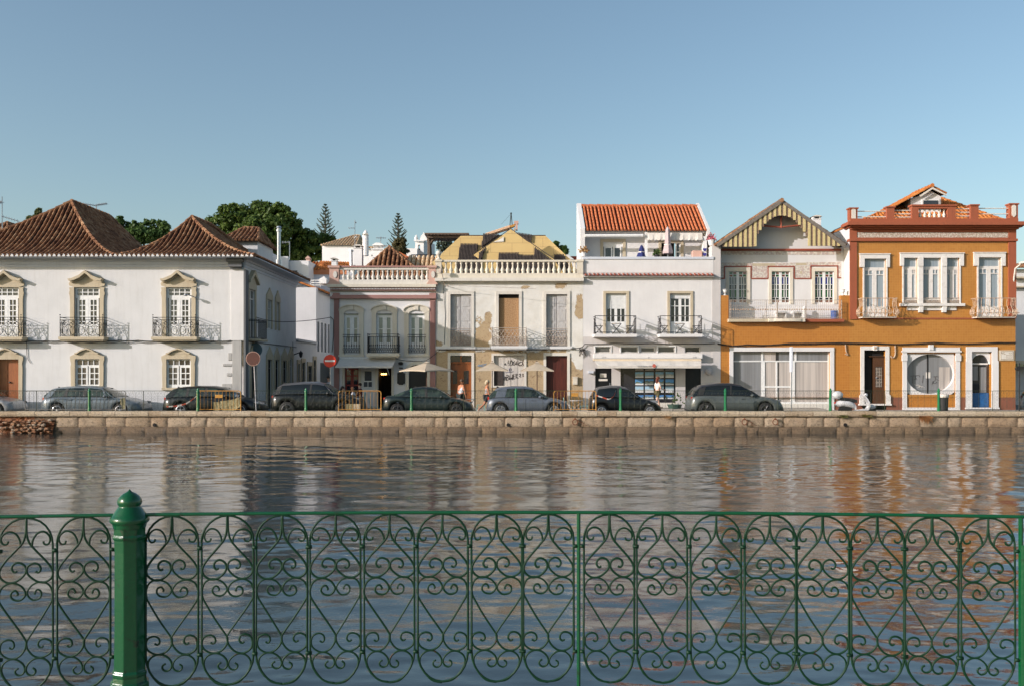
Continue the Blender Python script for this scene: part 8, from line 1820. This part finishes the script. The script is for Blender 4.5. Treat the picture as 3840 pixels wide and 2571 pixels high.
m = MB(); m.tube([(g.x(1610),Y+.3,g.z(965)),(g.x(1609),Y+.3,g.z(918)),(g.x(1606),Y+.3,g.z(893))], [.16,.13,.12], 7); m.tube([(g.x(1610),Y+.3,g.z(916)),(g.x(1620),Y+.3,g.z(902)),(g.x(1629),Y+.3,g.z(893))], [.12,.1,.06], 6); m.build('forked_post', M['trunk'], T)
# tower crane
Y = 140.; g = Fac(Y); T = thing('tower_crane', 'yellow tower crane with a slanting lattice jib rising behind the boarded roof', 'crane', (g.x(1918), Y, 0))
m = MB(); r = .07
for dx in (-1,1):
    for dy in (-.5,.5): m.tube([(g.x(1917)+dx*.5,Y+dy,0),(g.x(1917)+dx*.5,Y+dy,g.z(858))], r, 4)
m.build('mast', M['orangeb'], T)
jm = paint('faded_orange_steel', (.62,.40,.25), (.5,.33,.2), .7, 3); m = MB(); a0, a1 = (1912,848,856), (1822,878,886); pr = None; n = 16
for q in range(n+1):
    t = q/n; x = a0[0]+(a1[0]-a0[0])*t; u = a0[1]+(a1[1]-a0[1])*t; v = a0[2]+(a1[2]-a0[2])*t; A, B1, B2 = (g.x(x),Y,g.z(u)), (g.x(x),Y-.7,g.z(v)), (g.x(x),Y+.7,g.z(v))
    if pr: 
        for a, b in ((pr[0],A),(pr[1],B1),(pr[2],B2)): m.tube([a,b], .12, 4)
        for a, b in ((pr[0],B1),(pr[1],A),(pr[0],B2)): m.tube([a,b], .06, 4)
    pr = (A,B1,B2)
m.build('jib', jm, T)
m = MB(); m.tube([(g.x(1912),Y,g.z(848)),(g.x(1916),Y,g.z(803))], .06, 4); m.tube([(g.x(1921),Y,g.z(848)),(g.x(1917),Y,g.z(803))], .06, 4); m.tube([(g.x(1916),Y,g.z(803)),(g.x(1880),Y,g.z(842))], .015, 3); m.ball((g.x(1916.5),Y,g.z(801)), .14); m.build('apex_frame', M['iron'], T)
m = MB(); g.poly(m, [(1911,849),(1930,842),(1931,850),(1912,858)], -.5, .5); m.build('slew_platform', M['orangeb'], T); m = MB(); g.poly(m, [(1928,832),(1944,831),(1944,841),(1941,842),(1941,864),(1934,864),(1933,844),(1928,843)], -.6, .6); m.build('counterweight', M['pinkp'], T)
# houses between the street block and the cafe
Y = 78.; g = Fac(Y); T = thing('terrace_house', 'house with old tiled roof, orange band and pale wall left of the cafe parapet', 'house', (g.x(1200), Y, 0))
m = MB(); m.box(g.x(1157), g.x(1300), Y, Y+6, 0, g.z(1012)); m.build('wall', M['cornice'], T); m = MB(); m.box(g.x(1150), g.x(1300), Y-.1, Y, g.z(1030), g.z(1012)); m.build('orange_band', paint('orange_wall_paint', (.50,.20,.09), (.42,.16,.07), .8), T)
m = MB(); s = MB(); tile_face(m, s, (g.x(1130),Y-.2,g.z(1013)), (g.x(1190),Y-.2,g.z(1013)), [(g.x(1150),Y+2,g.z(975)),(g.x(1185),Y+2,g.z(975))], .3, .1); tile_face(m, s, (g.x(1190),Y-.2,g.z(1013)), (g.x(1290),Y+2.5,g.z(1013)), [(g.x(1185),Y+2,g.z(972)),(g.x(1262),Y+5,g.z(975))], .3, .1); o = s.build('roof', M['rDark'], T); m.build('roof_tiles', M['rOr'], o)
g = Fac(73.); m = MB()
for y in (1050, 1059, 1068): m.box(g.x(1163), g.x(1238), 73, 73.08, g.z(y+3), g.z(y))
for a in (1163, 1200, 1230): m.box(g.x(a), g.x(a+2), 73, 73.1, g.z(1078), g.z(1050))
tag(m.build('terrace_fence', M['winw'], None), 'white plank terrace fence left of the cafe parapet', 'fence')
m = MB(); g.poly(m, [(1202,1066),(1202,1049),(1219,1038),(1228,1049),(1228,1066)], -.5, .4); tag(m.build('pointed_vent_box', M['winw'], None), 'small white gabled box beside the terrace fence', 'box')
g = Fac(66.); m = MB(); s = MB(); T = thing('side_roof', 'dark ridge of a tiled roof at the left edge behind the white house', 'house', (WX(-60,66), 66, 0)); m.box(g.x(-320), g.x(40), 66.5, 72, 0, g.z(925)); m.build('wall', M['white'], T)
hip_roof(T, g.x(-360), g.x(75), 66, 74, g.z(925), (g.x(-60),69), (g.x(-60),71), WZ(836,69), .3, .1, .2)
for T_, lab in ((None,0),):
    m = MB(); g = Fac(70.); m.box(g.x(2110), g.x(2200), 70, 75, 0, g.z(975)); g.poly(m, [(2120,958),(2130,956),(2152,975),(2140,975)], -.2, 0); T = thing('red_ridge_house', 'house with a low red ridge between the yellow roof and the red-tiled house', 'house', (g.x(2150), 70, 0)); m.build('wall', M['white2'], T); m = MB(); m.box(g.x(2128), g.x(2195), 69.9, 72, g.z(976), g.z(962)); m.build('roof', M['rRedD'], T)
m = MB(); g = Fac(58.); g.poly(m, [(3140,875),(3190,835),(3195,870),(3195,960),(3160,960)], 0, 3); tag(m.build('dark_roof_house', M['trim'], None), 'dark slate roof showing between the gabled house and the corner house', 'house')
SUN_E = 4.2; SKY = (1.0, 1.9, 1.7, .138); EXPO = 0.22; TINT = (1.09, 1.11, 1.03)
# ---------- camera, sun, sky ----------
cam = bpy.data.cameras.new('camera'); co = bpy.data.objects.new('camera', cam); bpy.context.scene.collection.objects.link(co)
co.location = (0, 0, EZ); co.rotation_euler = (R(90), 0, 0)
cam.sensor_width = 36; cam.lens = 36*F/3840; cam.shift_y = (HY-1285.5)/3840; cam.clip_start = .1; cam.clip_end = 6000
cam.dof.use_dof = False
sc = bpy.context.scene; sc.camera = co
SD = Vector((1.9, 1.0, -.70)).normalized()     # direction the sunlight travels
EL = math.asin(-SD.z)
sun = bpy.data.lights.new('sun', 'SUN'); sun.energy = SUN_E; sun.angle = R(.5); sun.color = (1, .925, .925)
so = bpy.data.objects.new('sun', sun); bpy.context.scene.collection.objects.link(so)
so.rotation_euler = SD.to_track_quat('-Z', 'Y').to_euler(); so.location = (-60, -30, 40)
w = bpy.data.worlds.new('World'); sc.world = w; w.use_nodes = True
nt = w.node_tree; bg = nt.nodes['Background']
sky = nt.nodes.new('ShaderNodeTexSky'); sky.sky_type = 'NISHITA'; sky.sun_disc = False
sky.sun_elevation = EL; sky.sun_rotation = math.atan2(-SD.x, -SD.y) % (2*math.pi)
sky.altitude = 0; sky.air_density = SKY[0]; sky.dust_density = SKY[1]; sky.ozone_density = SKY[2]
tn = nt.nodes.new('ShaderNodeMix'); tn.data_type = 'RGBA'; tn.blend_type = 'MULTIPLY'; tn.inputs[0].default_value = 1; tn.inputs[7].default_value = (*TINT, 1)
nt.links.new(sky.outputs[0], tn.inputs[6]); nt.links.new(tn.outputs[2], bg.inputs[0]); bg.inputs[1].default_value = SKY[3]
sc.view_settings.view_transform = 'Standard'; sc.view_settings.look = 'None'; sc.view_settings.gamma = 1
sc.view_settings.exposure = EXPO
sc.cycles.max_bounces = 6; sc.cycles.diffuse_bounces = 3; sc.cycles.glossy_bounces = 3; sc.cycles.transparent_max_bounces = 6
sc.cycles.caustics_reflective = False; sc.cycles.caustics_refractive = False
